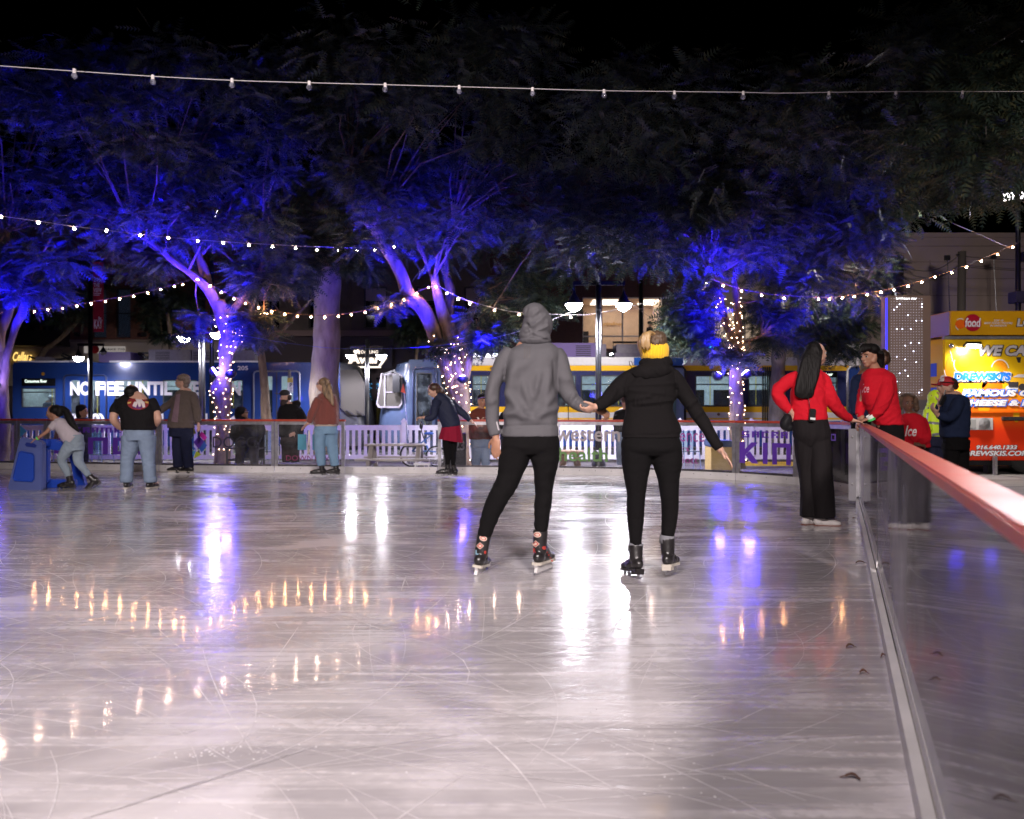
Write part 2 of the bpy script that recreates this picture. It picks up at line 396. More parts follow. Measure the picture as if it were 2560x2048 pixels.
def panel(s0, s1, label, near=False, texts=(), nopanel=False):
    c = bcur((s0 + s1) / 2); root = empty("barrier_panel", (c[0], c[1], 0), label, "rink barrier", "clear panels of the rink barrier")
    g_ = .006; hn = .018 if near else 0
    kb = strip(MB(), s0 + g_, s1 - g_, 0, .034 if near else .03, .0, .085 if near else .115).build("kickboard", KICK, root)
    sm = MB(); n = int((s1 - s0) / .28)
    for i in range(n):
        s = s0 + (i + .5) * (s1 - s0) / n; a = bcur(s, -.002); sm.ball((a[0], a[1], .075), .007, 6)
    if n and not near: sm.build("screws", DARKM, kb)
    if nopanel: return root
    for s in ((s0 + .035,) if near == 1 else () if near else (s0 + .035, s1 - .035)): strip(MB(), s - .03, s + .03, .004, .1 if near else .05, .117, H - .04, 1).build("post", FRAMEM, root)
    strip(MB(), s0 + .066, s1 - .066, .036 if near else .004, .052 if near else .045, .1 if near else .117, .15).build("bottom_rail", KICK if near else DARKF, root)
    if not near: strip(MB(), s0 + .066, s1 - .066, .004, .045, H - .095, H - .04).build("top_rail", FRAMEM, root)
    q0 = .022 if near else 0
    strip(MB(), s0 + .05, s1 - .05, .018 + q0, .026 + q0, .151, H - .037 + hn if near else H - .096).build("clear_sheet", PLEXIN if near else PLEXI, root)
    strip(MB(), s0 + .003, s1 - .003, .03 if near else .0, .123 if near else .10, H - .036 + hn, H + hn).build("cap", CAPR, root, bevel=.006)
    for (m, kind, s, box, kw) in texts:
        fn = lambda u, v: Vector((*bcur(u, .010), v))
        if kind == 'T': lettering("lettering", m, root, s, fn, box, **kw)
        elif kind == 'B':
            rects, wd = block_text(s); mb = MB(); u0, u1, v0, v1 = box
            for rc_ in rects:
                mb.add([fn(u0 + x / wd * (u1 - u0), v0 + y / 5 * (v1 - v0)) for x, y in rc_], [tuple(range(len(rc_)))])
            mb.build("lettering", m, root)
        elif kind == 'P':
            MB().add([fn(u, v) for u, v in s], [tuple(range(len(s)))]).build("logo", m, root)
    return root
def zpx(py, px):
    s = s_of_px(px); d = bcur(s)[1]; return EYE - (py - 1024) * d / F
def bx(px0, px1, py0, py1):  # box in barrier coordinates from photo corners
    s0, s1 = s_of_px(px0), s_of_px(px1); return (s0, s1, zpx(py1, (px0 + px1) / 2), zpx(py0, (px0 + px1) / 2))
def pp(pts): return [(s_of_px(x), zpx(y, x)) for x, y in pts]
VIO = mat("vinyl_violet", (.13, .04, .45), .5); TEAL = mat("vinyl_teal", (.08, .30, .42), .5); MAROON = mat("vinyl_maroon", (.22, .03, .10), .5)
VBLK = mat("vinyl_black", (.02, .02, .03), .5); VGREY = mat("vinyl_grey", (.38, .34, .34), .5); VGRN = mat("vinyl_green", (.12, .26, .07), .5)
VPUR = mat("vinyl_plum", (.33, .06, .27), .5); VLIME = mat("vinyl_lime", (.5, .6, .05), .5); VMAG = mat("vinyl_magenta", (.6, .03, .4), .5); VBLU = mat("vinyl_blue", (.04, .12, .5), .5); VCYA = mat("vinyl_cyan", (.07, .3, .6), .5)
px_posts = [-420, -160, 42, 118, 398, 689, 861]
S = [s_of_px(p) if p > -400 else .4 for p in px_posts]
def doco(cx, cy, s):
    q = lambda pts: pp([(cx + x * s, cy + y * s) for x, y in pts])
    return [(VLIME, 'P', q([(-32, -30), (-18, -38), (-12, -22), (-28, -18)]), None, {}), (VLIME, 'P', q([(-34, -16), (-14, -18), (-26, -2)]), None, {}), (VMAG, 'P', q([(2, -28), (20, -12), (12, -4), (-4, -18)]), None, {}),
            (VIO, 'P', q([(-6, -16), (10, -2), (-6, 18), (-20, 0)]), None, {}), (VBLU, 'P', q([(11, -3), (20, 8), (6, 26), (-5, 16)]), None, {}), (VBLU, 'P', q([(-34, 4), (-22, 2), (-8, 18), (-28, 22)]), None, {}), (VLIME, 'P', q([(-8, 22), (3, 30), (-14, 42)]), None, {}), (VCYA, 'P', q([(-30, 24), (-10, 20), (-16, 38)]), None, {})]
panel(S[0], S[1], "clear rink panel cut by the left edge of the photo", False)
panel(S[1], S[2], "clear rink panel behind the blue skating aid, second from the left edge", False)
panel(S[2], S[3], "narrow clear rink panel with a blue arrow decal behind the girl's skating aid", texts=[(VCYA, 'P', pp([(48, 1062), (66, 1078), (50, 1094)]), None, {})])
panel(S[3], S[4], "clear rink panel with violet block lettering behind the girl and the man in black", texts=[(VIO, 'B', "SACRAMENTO", bx(140, 385, 1069, 1082), {}), (VIO, 'B', "KINGS", bx(136, 385, 1094, 1136), {})])
panel(S[4], S[5], "clear rink panel with a coloured diamond logo behind the man in the blazer", texts=doco(500, 1106, 1) + [(VBLK, 'T', "DOCO", bx(530, 640, 1092, 1120), {})])
panel(S[5], S[6], "clear rink panel with teal bars and downtown lettering left of the gate gap", texts=[*[(TEAL, 'P', pp([(a, 1086), (a + 9, 1086), (a + 9, 1125), (a, 1125)]), None, {}) for a in (747, 760, 778, 800, 822)], (MAROON, 'T', "DOWNTOWN", bx(712, 845, 1139, 1152), {})])
gs0, gs1 = S[6], s_of_px(1095)
o = panel(gs0, gs1, "low white kickboard across the open gate gap", nopanel=True)
T = [gs1, s_of_px(1385), s_of_px(1590), s_of_px(1838), s_of_px(1990), BS[120]]
panel(T[0], T[1], "clear rink panel under the woman in the rust top, right of the gate")
panel(T[1], T[2], "clear rink panel with grey and green western health lettering", texts=[(VGREY, 'T', "western", bx(1392, 1550, 1072, 1104), dict(bold=.02)), (VGRN, 'T', "health", bx(1396, 1518, 1120, 1154), dict(bold=.02))])
panel(T[2], T[3], "clear rink panel with plum hotel lettering beside the blonde skater", texts=[(VPUR, 'T', "Residence", bx(1625, 1762, 1072, 1104), {}), (VPUR, 'T', "Inn", bx(1660, 1720, 1114, 1128), {}), (VPUR, 'T', "\u00ae", bx(1724, 1730, 1113, 1121), {}), (VPUR, 'T', "Marriott", bx(1650, 1742, 1140, 1158), {})])
panel(T[3], T[4], "curved clear rink panel with violet block K I N letters at the corner", texts=[(VIO, 'B', "SACRA", bx(1856, 1968, 1079, 1095), {}), (VIO, 'B', "KIN", bx(1845, 1975, 1107, 1160), {})])
panel(T[4], T[5], "curved clear rink panel behind the long-haired woman, ending at the white gate post", texts=[(VIO, 'B', "MENTO", (T[4] + .1, T[4] + .9, .70, .80), {}), (VIO, 'B', "GS", (T[4] + .1, T[4] + .8, .28, .6), {}),
      (VCYA, 'P', [(T[5] - 1.25, .80), (T[5] - 1.0, .55), (T[5] - 1.2, .5)], None, {}), (VIO, 'P', [(T[5] - 1.0, .52), (T[5] - .9, .36), (T[5] - 1.05, .2), (T[5] - 1.15, .38)], None, {}), (VLIME, 'P', [(T[5] - 1.2, .18), (T[5] - 1.05, .15), (T[5] - 1.15, .05)], None, {}), (VBLK, 'T', "DOCO", (T[5] - .8, T[5] - .15, .32, .52), {})])
names = ["clear rink panel of the straight side next to the white gate post", "long clear rink panel of the straight side under the blurred red cap"]
s = T[5]; lens = [4.9, 6.2, 4.6]
for i, L_ in enumerate(lens):
    if s + L_ > BS[-1]: L_ = BS[-1] - s - .05
    panel(s + .003, s + L_, (names + ["clear rink panel of the straight side beside the camera"])[i], near=1 + i); s += L_
# white gate post standing where the curve meets the straight side
x, y = bcur(T[5], -.028); gp = empty("gate_post", (x, y, 0), "white metal gate post with bolts at the barrier corner by the red sweatshirts", "post")
d = Vector((BCx[121] - BCx[119], BCy[121] - BCy[119], 0)); an = math.atan2(d.y, d.x) 
MB().box((x, y, .49), (.11, .03, .86), rz=an + R(55)).build("post_plate", mat("post_white", (.62, .61, .63), .35, .2), gp, bevel=.004)
b = MB(); n = Matrix.Rotation(an + R(55), 3, 'Z') @ Vector((0, -1, 0)); 
if n.y > 0: n = -n
for z in (.82, .26): b.ball(Vector((x, y, z)) + n * .018, .016, 8)
b.build("bolts", ALU, gp)
# step deck outside the straight side
mb = MB(); a = bcur(T[5] + .3, .14); b_ = bcur(T[5] + 5.5, .14); c_ = bcur(T[5] + 5.5, 1.7); d_ = bcur(T[5] + .3, 1.7)
mb.add([(*a, -.3), (*b_, -.3), (*c_, -.3), (*d_, -.3), (*a, -.01), (*b_, -.01), (*c_, -.01), (*d_, -.01)], [(0, 1, 2, 3), (4, 5, 6, 7), (0, 1, 5, 4), (1, 2, 6, 5), (2, 3, 7, 6), (3, 0, 4, 7)])
o = mb.build("skate_deck", mat("rubber_mat", (.16, .15, .16), .85, var=.3, vs=9, bump=.3)); tag(o, kind="structure")
# ================================================================ FLOODLIGHT POLES (rink lights)
LAMPW = emis("flood_led", (1.0, .95, 1.0), 9)
def flood_pole(loc, target, power, colr, ang, label, cross=True):
    g = -.3; root = empty("floodlight_pole", (loc[0], loc[1], g), label, "light pole", None)
    MB().tube([(loc[0], loc[1], g), (loc[0], loc[1], loc[2])], [.09, .06], 12).build("pole", BLACKM, root, smooth=True)
    MB().box((loc[0], loc[1], g + .02), (.34, .34, .04)).build("base_plate", BLACKM, root, bevel=.005)
    d = (Vector(target) - Vector(loc)).normalized(); q = d.to_track_quat('-Z', 'Y').to_matrix()
    for sx in (-.2, .2):
        c = Vector(loc) + q @ Vector((sx, 0, -.12)) + Vector((0, 0, .12))
        h = MB().box(c, (.3, .24, .09), M=q).build("lamp_head", BLACKM, root, bevel=.008)
        MB().box(c - q @ Vector((0, 0, .048)), (.26, .2, .004), M=q).build("lens", LAMPW, h)
    MB().bar(Vector(loc) + Vector((-.22, 0, 0)), Vector(loc) + Vector((.22, 0, 0)), .05).build("crossbar", BLACKM, root)
    spot("pole_spot", Vector(loc) + d * .35 + Vector((0, 0, .12)), target, power, colr, ang, .6, .8, root)
    return root
labs = ["floodlight pole behind the camera on the right", "floodlight pole behind the camera on the left"]
poles = [flood_pole(l, t, p_, c_, a_, lb) for (l, t, p_, c_, a_), lb in zip(FLOODS[:2], labs)]
spot("pole_spot", (2.9, -7.8, 7.3), (11.4, 19, 1.6), 13000, WARMW, 27, .7, .4, poles[0])  # extra spot without its own lamp head, added to brighten truck and bystanders
fx = P(2545, 497, 24.0)
fp = flood_pole((fx.x, 24.0, fx.z), FLOODS[2][1], FLOODS[2][2], FLOODS[2][3], FLOODS[2][4], "tall dark pole with a white floodlight above the food truck")
spot("pole_spot", (fx.x + .3, 24.2, fx.z - .1), (19, 40, 3.5), 2600, (1, .86, .8), 95, .8, .3, fp)  # added spot, only to lift the blank wall out of the dark
spot("pole_spot", (fx.x - .4, 24.1, fx.z - .1), (-2.5, 34.6, .6), 15000, (1, .95, .88), 40, .6, .3, fp)  # second added spot, brightens the side of the striped tram
for f_, lb in zip(FLOODS[3:], ("floodlight pole standing in the canopy above the forked tree",)): flood_pole(f_[0], f_[1], f_[2], f_[3], f_[4], lb)
MB().b2(fx.x + .05, fx.x + .45, 23.85, 24.1, P(0, 655, 24).z, P(0, 632, 24).z).build("junction_box", BLACKM, fp, bevel=.01)
MB().b2(fx.x - .17, fx.x + .17, 23.8, 24.2, P(0, 758, 24).z, P(0, 730, 24).z).build("junction_box", DARKM, fp, bevel=.01)

# ================================================================ STREET LAMPS
LAMPE = emis("lamp_glow", (.93, .90, 1.0), 150)
def bell(c, r, root, power):
    s = r
    h = MB().lathe([(s * .12, s * 1.45), (s * .16, s * 1.2), (s * .3, s * .95), (s * .45, s * .7), (s * .62, s * .38), (s * .95, s * .1), (s * 1.0, 0), (s * .96, -.004)], c, 20).build("lamp_shade", BLACKM, root, True)
    MB().lathe([(s * .92, -.006), (s * .86, -s * .2), (s * .66, -s * .5), (s * .4, -s * .72), (s * .12, -s * .85)], c, 20).build("bulb_glass", LAMPE if power else mat("bulb_off", (.2, .2, .22), .2), h, True)
    if not power: return
    l = bpy.data.lights.new("lamp_light", 'SPOT'); l.spot_size = R(165); l.spot_blend = .35; l.energy = power; l.color = (.88, .86, 1.0); l.shadow_soft_size = s * .8
    o = bpy.data.objects.new("lamp_light", l); col.objects.link(o); o.parent = root; o.location = Vector(c) - Vector((0, 0, s * 1.1)) - wloc(root)
def street_lamp(px, d, lamps, py_arm, hw, label, power, top=None, gz=-.3, rbell=None):
    b = P(px, 1024, d); root = empty("street_lamp", (b.x, d, gz), label, "street lamp", "black street lamps with bell shades")
    zt = P(px, top or py_arm - 8, d).z; r = hw * d / F
    MB().tube([(b.x, d, gz), (b.x, d, gz + .9), (b.x, d, zt)], [r * 1.25, r, r * .85], 14).build("pole", BLACKM, root, True)
    MB().lathe([(r * 2.3, 0), (r * 2.2, .18), (r * 1.4, .3), (r * 1.3, .5)], (b.x, d, gz), 14).build("base", BLACKM, root, True)
    xs = [P(l[0], 0, d).x for l in lamps] + [b.x]
    za = P(0, py_arm, d).z
    MB().b2(min(xs) - .03, max(xs) + .03, d - .03, d + .03, za - .05, za + .05).build("crossarm", BLACKM, root, bevel=.008)
    for (lx, ly, lr, *off) in lamps:
        c = P(lx, ly, d); s = lr * d / F
        MB().tube([c + Vector((0, 0, s * 1.4)), (c.x, c.y, za)], .018, 8).build("hanger", BLACKM, root, True)
        bell(c, s, root, 0 if off else power)
    return root
street_lamp(1496, 20, [(1435, 760, 23), (1559, 760, 22)], 708, 8, "double street lamp between the skating couple, two bright bells", 1000, top=690)
street_lamp(505, 25, [(460, 842, 18), (541, 834, 16)], 806, 8.5, "double street lamp beside the lit tree, over the blue tram lettering", 600, top=795)
street_lamp(226, 33, [(196, 893, 13.5), (258, 880, 10, 0)], 862, 6, "dark street lamp with a red banner at the left", 800, top=690)
street_lamp(918, 33, [(877, 888, 13.5), (954, 888, 13.5)], 868, 6, "double street lamp in front of the lit aviary sign", 900, top=850)
street_lamp(1602, 42, [(1533, 884, 9)], 856, 6, "small street lamp with one low bell behind the striped tram", 600, top=650)
# banner on lamp 3
d = 32.9; z0, z1 = P(0, 830, d).z, P(0, 655, d).z; x0, x1 = P(233, 0, d).x, P(259, 0, d).x
bn = empty("banner", (x0, d, z0), "red street banner with white lettering hung on the left lamp post", "banner")
MB().b2(x0, x1, d - .01, d + .01, z0, z1).build("cloth", mat("banner_red", (.35, .01, .035), .7, var=.15), bn)
LW = mat("letter_white", (.75, .72, .78), .6)
for t_, bx_ in (("ENJOY", (235, 258, 708, 694)), ("THE", (234, 249, 718, 708)), ("VIEW", (234, 254, 731, 720)), ("Ellen", (246, 253, 799, 792)), ("KAY", (235, 256, 822, 799))):
    lettering("lettering", LW, bn, t_, lambda u, v: Vector((P(u, 0, d - .02).x, d - .02, P(0, v, d - .02).z)), (bx_[0], bx_[1], bx_[2], bx_[3]), bold=.03)
for i in (734, 738): MB().b2(P(234, 0, d).x, P(253 - (i - 734), 0, d).x, d - .014, d - .0105, P(0, i + .8, d).z, P(0, i - .8, d).z).build("lettering", LW, bn)
MB().b2(x0 - .1, x1, d - .02, d + .02, z1, z1 + .04).build("banner_arm", BLACKM, bn)

# ================================================================ FACADES
def facade(name, x0, x1, z0, z1, y, ops, m, root, th=.25):
    """wall with real openings; ops = (x0,x1,z0,z1)"""
    xs = sorted({x0, x1} | {v for o in ops for v in o[:2]}); zs = sorted({z0, z1} | {v for o in ops for v in o[2:]}); mb = MB()
    for i in range(len(xs) - 1):
        for j in range(len(zs) - 1):
            cx, cz = (xs[i] + xs[i + 1]) / 2, (zs[j] + zs[j + 1]) / 2
            if any(o[0] < cx < o[1] and o[2] < cz < o[3] for o in ops): continue
            mb.add([(xs[i], y, zs[j]), (xs[i + 1], y, zs[j]), (xs[i + 1], y, zs[j + 1]), (xs[i], y, zs[j + 1])], [(0, 1, 2, 3)])
    for a, b, c, d in ops:
        mb.add([(a, y, c), (a, y + th, c), (a, y + th, d), (a, y, d)], [(0, 1, 2, 3)]); mb.add([(b, y, c), (b, y + th, c), (b, y + th, d), (b, y, d)], [(3, 2, 1, 0)])
        mb.add([(a, y, d), (a, y + th, d), (b, y + th, d), (b, y, d)], [(0, 1, 2, 3)]); mb.add([(a, y, c), (a, y + th, c), (b, y + th, c), (b, y, c)], [(3, 2, 1, 0)])
    me = bpy.data.meshes.new(name); me.from_pydata(mb.v, [], mb.f); me.update(); return mobj(name, me, m, root)
def brick(name, c1, c2, mortar, sc_=1.0):
    m = bpy.data.materials.new(name); m.use_nodes = True; nt = m.node_tree; L = nt.links; b = nt.nodes["Principled BSDF"]
    tc = nt.nodes.new("ShaderNodeTexCoord"); sp = nt.nodes.new("ShaderNodeSeparateXYZ"); cb = nt.nodes.new("ShaderNodeCombineXYZ"); L.new(tc.outputs["Object"], sp.inputs[0])
    L.new(sp.outputs[0], cb.inputs[0]); L.new(sp.outputs[2], cb.inputs[1])
    t = nt.nodes.new("ShaderNodeTexBrick"); t.inputs["Scale"].default_value = 4 * sc_; t.inputs["Color1"].default_value = (*c1, 1); t.inputs["Color2"].default_value = (*c2, 1); t.inputs["Mortar"].default_value = (*mortar, 1)
    t.inputs["Mortar Size"].default_value = .02; L.new(cb.outputs[0], t.inputs[0]); L.new(t.outputs[0], b.inputs["Base Color"]); b.inputs["Roughness"].default_value = .85
    bp = nt.nodes.new("ShaderNodeBump"); bp.inputs["Strength"].default_value = .5; bp.inputs["Distance"].default_value = .01; L.new(t.outputs["Fac"], bp.inputs["Height"]); bp.invert = True; L.new(bp.outputs[0], b.inputs["Normal"])
    return m
def window(root, a, b, c, d, y, fm, glassm, nx=1, nz=(.5,), th=.07, back=None):
    f = MB(); f.b2(a, a + th, y, y + .08, c, d); f.b2(b - th, b, y, y + .08, c, d); f.b2(a + th, b - th, y, y + .08, c, c + th); f.b2(a + th, b - th, y, y + .08, d - th, d)
    for i in range(1, nx): x = a + (b - a) * i / nx; f.b2(x - th / 2, x + th / 2, y + .01, y + .07, c + th, d - th)
    for q in nz: z = c + (d - c) * q; f.b2(a + th, b - th, y + .015, y + .065, z - th / 2, z + th / 2)
    w_ = f.build("window", fm, root)
    MB().b2(a + th * .5, b - th * .5, y + .035, y + .045, c + th * .5, d - th * .5).build("pane", glassm, w_)
    if back: MB().b2(a, b, y + .24, y + .26, c, d).build("blind", back, w_)
    return w_
def pz(py, d): return EYE - (py - 1024) * d / F
def pxx(px, d): return (px - 1280) * d / F
BK = brick("brick_brown", (.16, .055, .035), (.11, .04, .03), (.08, .05, .04))
BK2 = brick("brick_dark", (.09, .035, .03), (.07, .03, .025), (.05, .03, .03))
STUC = mat("stucco", (.22, .17, .14), .85, var=.15, vs=2, bump=.15, bs=30)
STUCB = mat("stucco_beige", (.32, .26, .22), .85, var=.1, vs=1.5, bump=.1, bs=20)
STUCD = mat("stone_grey_brown", (.10, .075, .07), .8, var=.2, vs=2)
DKW = mat("painted_dark", (.02, .017, .018), .5)
FRM = mat("frame_grey", (.22, .2, .2), .5); FRD = mat("frame_dark", (.03, .025, .025), .5)
CURT = mat("curtain_lit_blue", (.25, .28, .35), .9, emit=(.3, .45, .8), es=.035)  # faint emission stands in for room light behind the curtain
D = 45.0
def box_px(px0, px1, d): return pxx(px0, d), pxx(px1, d)
# --- far left shop with gold script sign
x0, x1 = box_px(-500, 178, D); r1 = empty("shop_building", (x0, D, -.6), "two storey corner shop at the far left with gold script lettering and a lit window", "building")
opsA = [(*box_px(112, 154, D), pz(828, D), pz(786, D)), (*box_px(45, 100, D), pz(828, D), pz(786, D)), (*box_px(-60, 30, D), pz(828, D), pz(786, D)), (*box_px(40, 80, D), pz(755, D), pz(690, D)), (*box_px(-60, -10, D), pz(755, D), pz(690, D))]
facade("wall", x0, x1, pz(835, D), pz(560, D), D, opsA, mat("stucco_umber", (.17, .10, .07), .85, var=.15), r1)
facade("shopfront", x0, x1, pz(965, D), pz(868, D), D - .05, [], mat("shopfront_cream", (.42, .34, .26), .7, var=.1), r1)
MB().b2(x0, x1, D - 1.0, D + .1, pz(868, D), pz(830, D)).build("awning", DKW, r1)
for i, o_ in enumerate(opsA): window(r1, *o_, D + .12, FRD, GLASS if i < 3 else DGLASS, 2 if i < 3 else 1, ())
MB().b2(pxx(112, D), pxx(154, D), D + .6, D + .65, pz(828, D), pz(786, D)).build("lit_room", emis("cafe_light", (1, .78, .42), .9), r1)
MB().b2(pxx(-60, D), pxx(100, D), D + .6, D + .65, pz(828, D), pz(786, D)).build("dim_room", emis("cafe_dim", (1, .55, .25), .035), r1)
MB().b2(x0, x1, D + .26, D + 14, -.6, pz(560, D)).build("block", STUCD, r1)
GOLD = emis("gold_sign", (1, .66, .18), 1.6)
fn = lambda u, v: Vector((pxx(u, D - .2), D - .2, pz(v, D - .2)))
lettering("lettering", GOLD, r1, "Marin", fn, (-24, 22, 905, 884), shear=.35, bold=.02)
lettering("lettering", GOLD, r1, "Cellars", fn, (32, 80, 903, 880), shear=.35, bold=.02)
for k, (px_, py_) in enumerate(((137, 832), (118, 812), (90, 815), (62, 812))):  # potted plants on the ledge
    c = Vector((pxx(px_, D - .35), D - .35, pz(830, D - .35))); pt = empty("potted_plant", c, ["potted plant dark against the lit cafe window", "leggy potted plant left of the lit cafe window", "bushy potted plant on the dark ledge", "small potted plant on the ledge near the left tree"][k], "plant", "potted plants on the shop ledge")
    MB().lathe([(.10, 0), (.15, .26), (.16, .28)], c, 12).build("pot", DKW, pt)
    lv = MB(); rr = random.Random(k)
    for i in range(60):
        v = Vector((rr.gauss(0, .22), rr.gauss(0, .12), .35 + rr.random() * .6)); a = rr.random() * 6.3; e = Vector((math.cos(a), .2, math.sin(a))) * .09; n_ = Vector((-e.z, 0, e.x)) * .35
        lv.add([c + v - e, c + v + n_, c + v + e, c + v - n_], [(0, 1, 2, 3)])
    lv.build("leaves", mat("plant_leaf", (.06, .12, .03), .5), pt)
# --- brick building behind the blue tram
x0, x1 = box_px(178, 612, D); r2 = empty("brick_building", (x0, D, -.6), "dark brown brick building with tall narrow windows over the blue tram", "building")
ops = [(*box_px(291, 328, D), pz(845, D), pz(722, D)), (*box_px(232, 268, D), pz(845, D), pz(722, D)), (*box_px(395, 432, D), pz(845, D), pz(722, D)), (*box_px(478, 515, D), pz(845, D), pz(722, D)), (*box_px(560, 592, D), pz(845, D), pz(722, D))]
facade("wall", x0, x1, pz(850, D), pz(500, D), D - .1, ops, BK, r2)
for i, o_ in enumerate(ops): window(r2, *o_, D + .02, FRD, GLASS, 1, (.5,), .05, CURT if i < 2 else mat("room_dark", (.02, .02, .022), .9))  # dark backing sheets in the other windows stand for unlit rooms
MB().b2(x0, x1, D - .22, D, pz(856, D), pz(850, D)).build("ledge", STUC, r2)
facade("lower_wall", x0, x1, pz(985, D), pz(856, D), D - .1, [], STUCB, r2)
MB().b2(x0, x1, D + .26, D + 14, -.6, pz(500, D)).build("block", STUCD, r2)
for px_ in (197, 364): MB().b2(pxx(px_, D) - .1, pxx(px_, D) + .12, D - .3, D - .1, pz(842, D), pz(832, D)).build("wall_box", DKW, r2)
sg = empty("shop_sign", (pxx(275, D), D - .3, pz(880, D)), "white strip sign with a red ring above the blue tram roof", "sign")
MB().b2(pxx(218, D), pxx(318, D), D - .35, D - .2, pz(884, D), pz(867, D)).build("board", emis("sign_white_dim", (.9, .8, .75), .28), sg)
MB().lathe([(.16, 0), (.22, 0), (.22, .02), (.16, .02)], (pxx(246, D), D - .36, pz(875, D)), 18, Matrix.Rotation(R(90), 3, 'X')).build("ring", mat("sign_red", (.45, .02, .03), .5), sg)
lettering("lettering", VBLK, sg, "SAKE 710", lambda u, v: Vector((pxx(u, D - .37), D - .37, pz(v, D - .37))), (262, 312, 876, 871), bold=.02)
# --- middle dark building with aviary sign
x0, x1 = box_px(612, 1225, D); r3 = empty("dark_stone_building", (x0, D, -.6), "dark stone building with deep windows behind the lit aviary sign", "building")
ops = [(*box_px(909, 968, D), pz(822, D), pz(716, D)), (*box_px(640, 700, D), pz(822, D), pz(716, D)), (*box_px(770, 835, D), pz(822, D), pz(716, D)), (*box_px(1040, 1100, D), pz(822, D), pz(716, D)), (*box_px(1160, 1205, D), pz(822, D), pz(716, D))]
facade("wall", x0, x1, pz(828, D), pz(450, D), D - .1, ops, STUCD, r3, .35)
for i, o_ in enumerate(ops): window(r3, *o_, D + .15, FRD, DGLASS, 2, (.35,), .09); MB().b2(o_[0] + .1, o_[1] - .1, D + .09, D + .12, o_[3] - .75, o_[3] - .1).build("blind", mat("blind_grey", (.28, .22, .24), .8), r3)
MB().b2(x0, x1, D - .45, D, pz(842, D), pz(828, D)).build("cornice", mat("cornice", (.2, .13, .13), .8), r3)
facade("storefront", x0, x1, pz(985, D), pz(842, D), D - .05, [(*box_px(860, 930, D), -.5, pz(945, D)), (*box_px(940, 990, D), -.5, pz(945, D))], mat("storefront_dark", (.05, .035, .045), .6), r3)
for px_ in (870, 1000, 1130): MB().b2(pxx(px_, D), pxx(px_ + 9, D), D - .25, D, pz(828, D), pz(560, D)).build("pilaster", STUCD, r3)
MB().b2(x0, x1, D + .5, D + 14, -.6, pz(450, D)).build("block", STUCD, r3)
sr = random.Random(5)
sh = MB()
for i in range(44): x = pxx(922, D) + sr.random() * .6; z = pz(1010, D) + sr.random() * 1.1; sh.b2(x, x + .04, D + .1, D + .13, z, z + .03)
sh.build("bar_lights", emis("bar_blue", (.1, .5, 1), 1.2), r3)
MB().b2(pxx(927, D), pxx(936, D), D + .1, D + .14, pz(1050, D), pz(1012, D)).build("yellow_lit_door", emis("door_yellow", (.85, .9, .1), .9), r3)
# aviary sign
ys = D - 1.2; av = empty("aviary_sign", (pxx(918, ys), ys, pz(920, ys)), "glowing white script aviary sign above the tram noses", "sign")
AV = emis("sign_warm_white", (1, .85, .72), 1.7); fa = lambda u, v: Vector((pxx(u, ys), ys, pz(v, ys)))
MB().b2(pxx(858, ys), pxx(980, ys), ys + .06, ys + .2, pz(922, ys), pz(868, ys)).build("backing", mat("sign_backing", (.03, .025, .03), .5), av)
lettering("lettering", AV, av, "DARLING", fa, (903, 945, 884, 876), bold=.015)
lettering("lettering", AV, av, "Aviary", fa, (872, 968, 915, 888), bold=.05, shear=.1)
MB().b2(pxx(884, ys), pxx(952, ys), ys, ys + .05, pz(920, ys), pz(916, ys)).build("underline", AV, av)
MB().tube([fa(892, 884), fa(890, 878), fa(895, 875), fa(899, 879), fa(897, 885)], .045, 6).build("swirl", AV, av)
MB().prism([(0, 0), (.6, .75), (.35, .8)], .04, c=fa(868, 914)).build("swash", AV, av)
# --- white letter sign behind the striped tram
ts = empty("white_letter_sign", (pxx(1200, 43), 43, pz(893, 43)), "bright white rounded letters cut off by the striped tram roof", "sign")
lettering("lettering", emis("sign_cool", (.95, .93, 1), 5), ts, "TOWN", lambda u, v: Vector((pxx(u, 43), 43, pz(v, 43))), (1156, 1262, 910, 884), bold=.06)
MB().b2(pxx(1150, 43.1), pxx(1266, 43.1), 43.08, 43.2, pz(914, 43), pz(908, 43)).build("rail", DKW, ts)
MB().b2(pxx(1156, 43.1), pxx(1160, 43.1), 43.2, 45, pz(914, 43), pz(910, 43)).build("bracket", DKW, ts)
# --- brick office with lit window
x0, x1 = box_px(1225, 1760, D); r4 = empty("office_building", (x0, D, -.6), "dark brick office with a wide lit window behind the double lamp", "building")
WO = (*box_px(1456, 1655, D), pz(872, D), pz(744, D)); WO2 = (*box_px(1657, 1708, D), pz(872, D), pz(744, D)); WO0 = (*box_px(1240, 1310, D), pz(830, D), pz(740, D))
facade("wall", x0, x1, pz(880, D), pz(420, D), D - .1, [WO, WO2, WO0], BK2, r4, .3)
facade("lower_wall", x0, x1, pz(985, D), pz(880, D), D - .06, [], DKW, r4)
wf = MB()
for px_ in (1456, 1504, 1556, 1607, 1655, 1706): wf.b2(pxx(px_, D) - .04, pxx(px_, D) + .04, D - .04, D + .06, WO[2], WO[3])
for py_ in (744.8, 841): wf.b2(WO[0], WO2[1], D - .03, D + .05, pz(py_, D) - .04, pz(py_, D) + .04)
wi = wf.build("window", mat("mullion", (.45, .42, .42), .4, .5), r4); MB().b2(WO[0], WO2[1], D + .06, D + .07, WO[2], WO[3]).build("pane", GLASS, wi)
wl_ = mat("office_wall", (.75, .58, .45), .9)
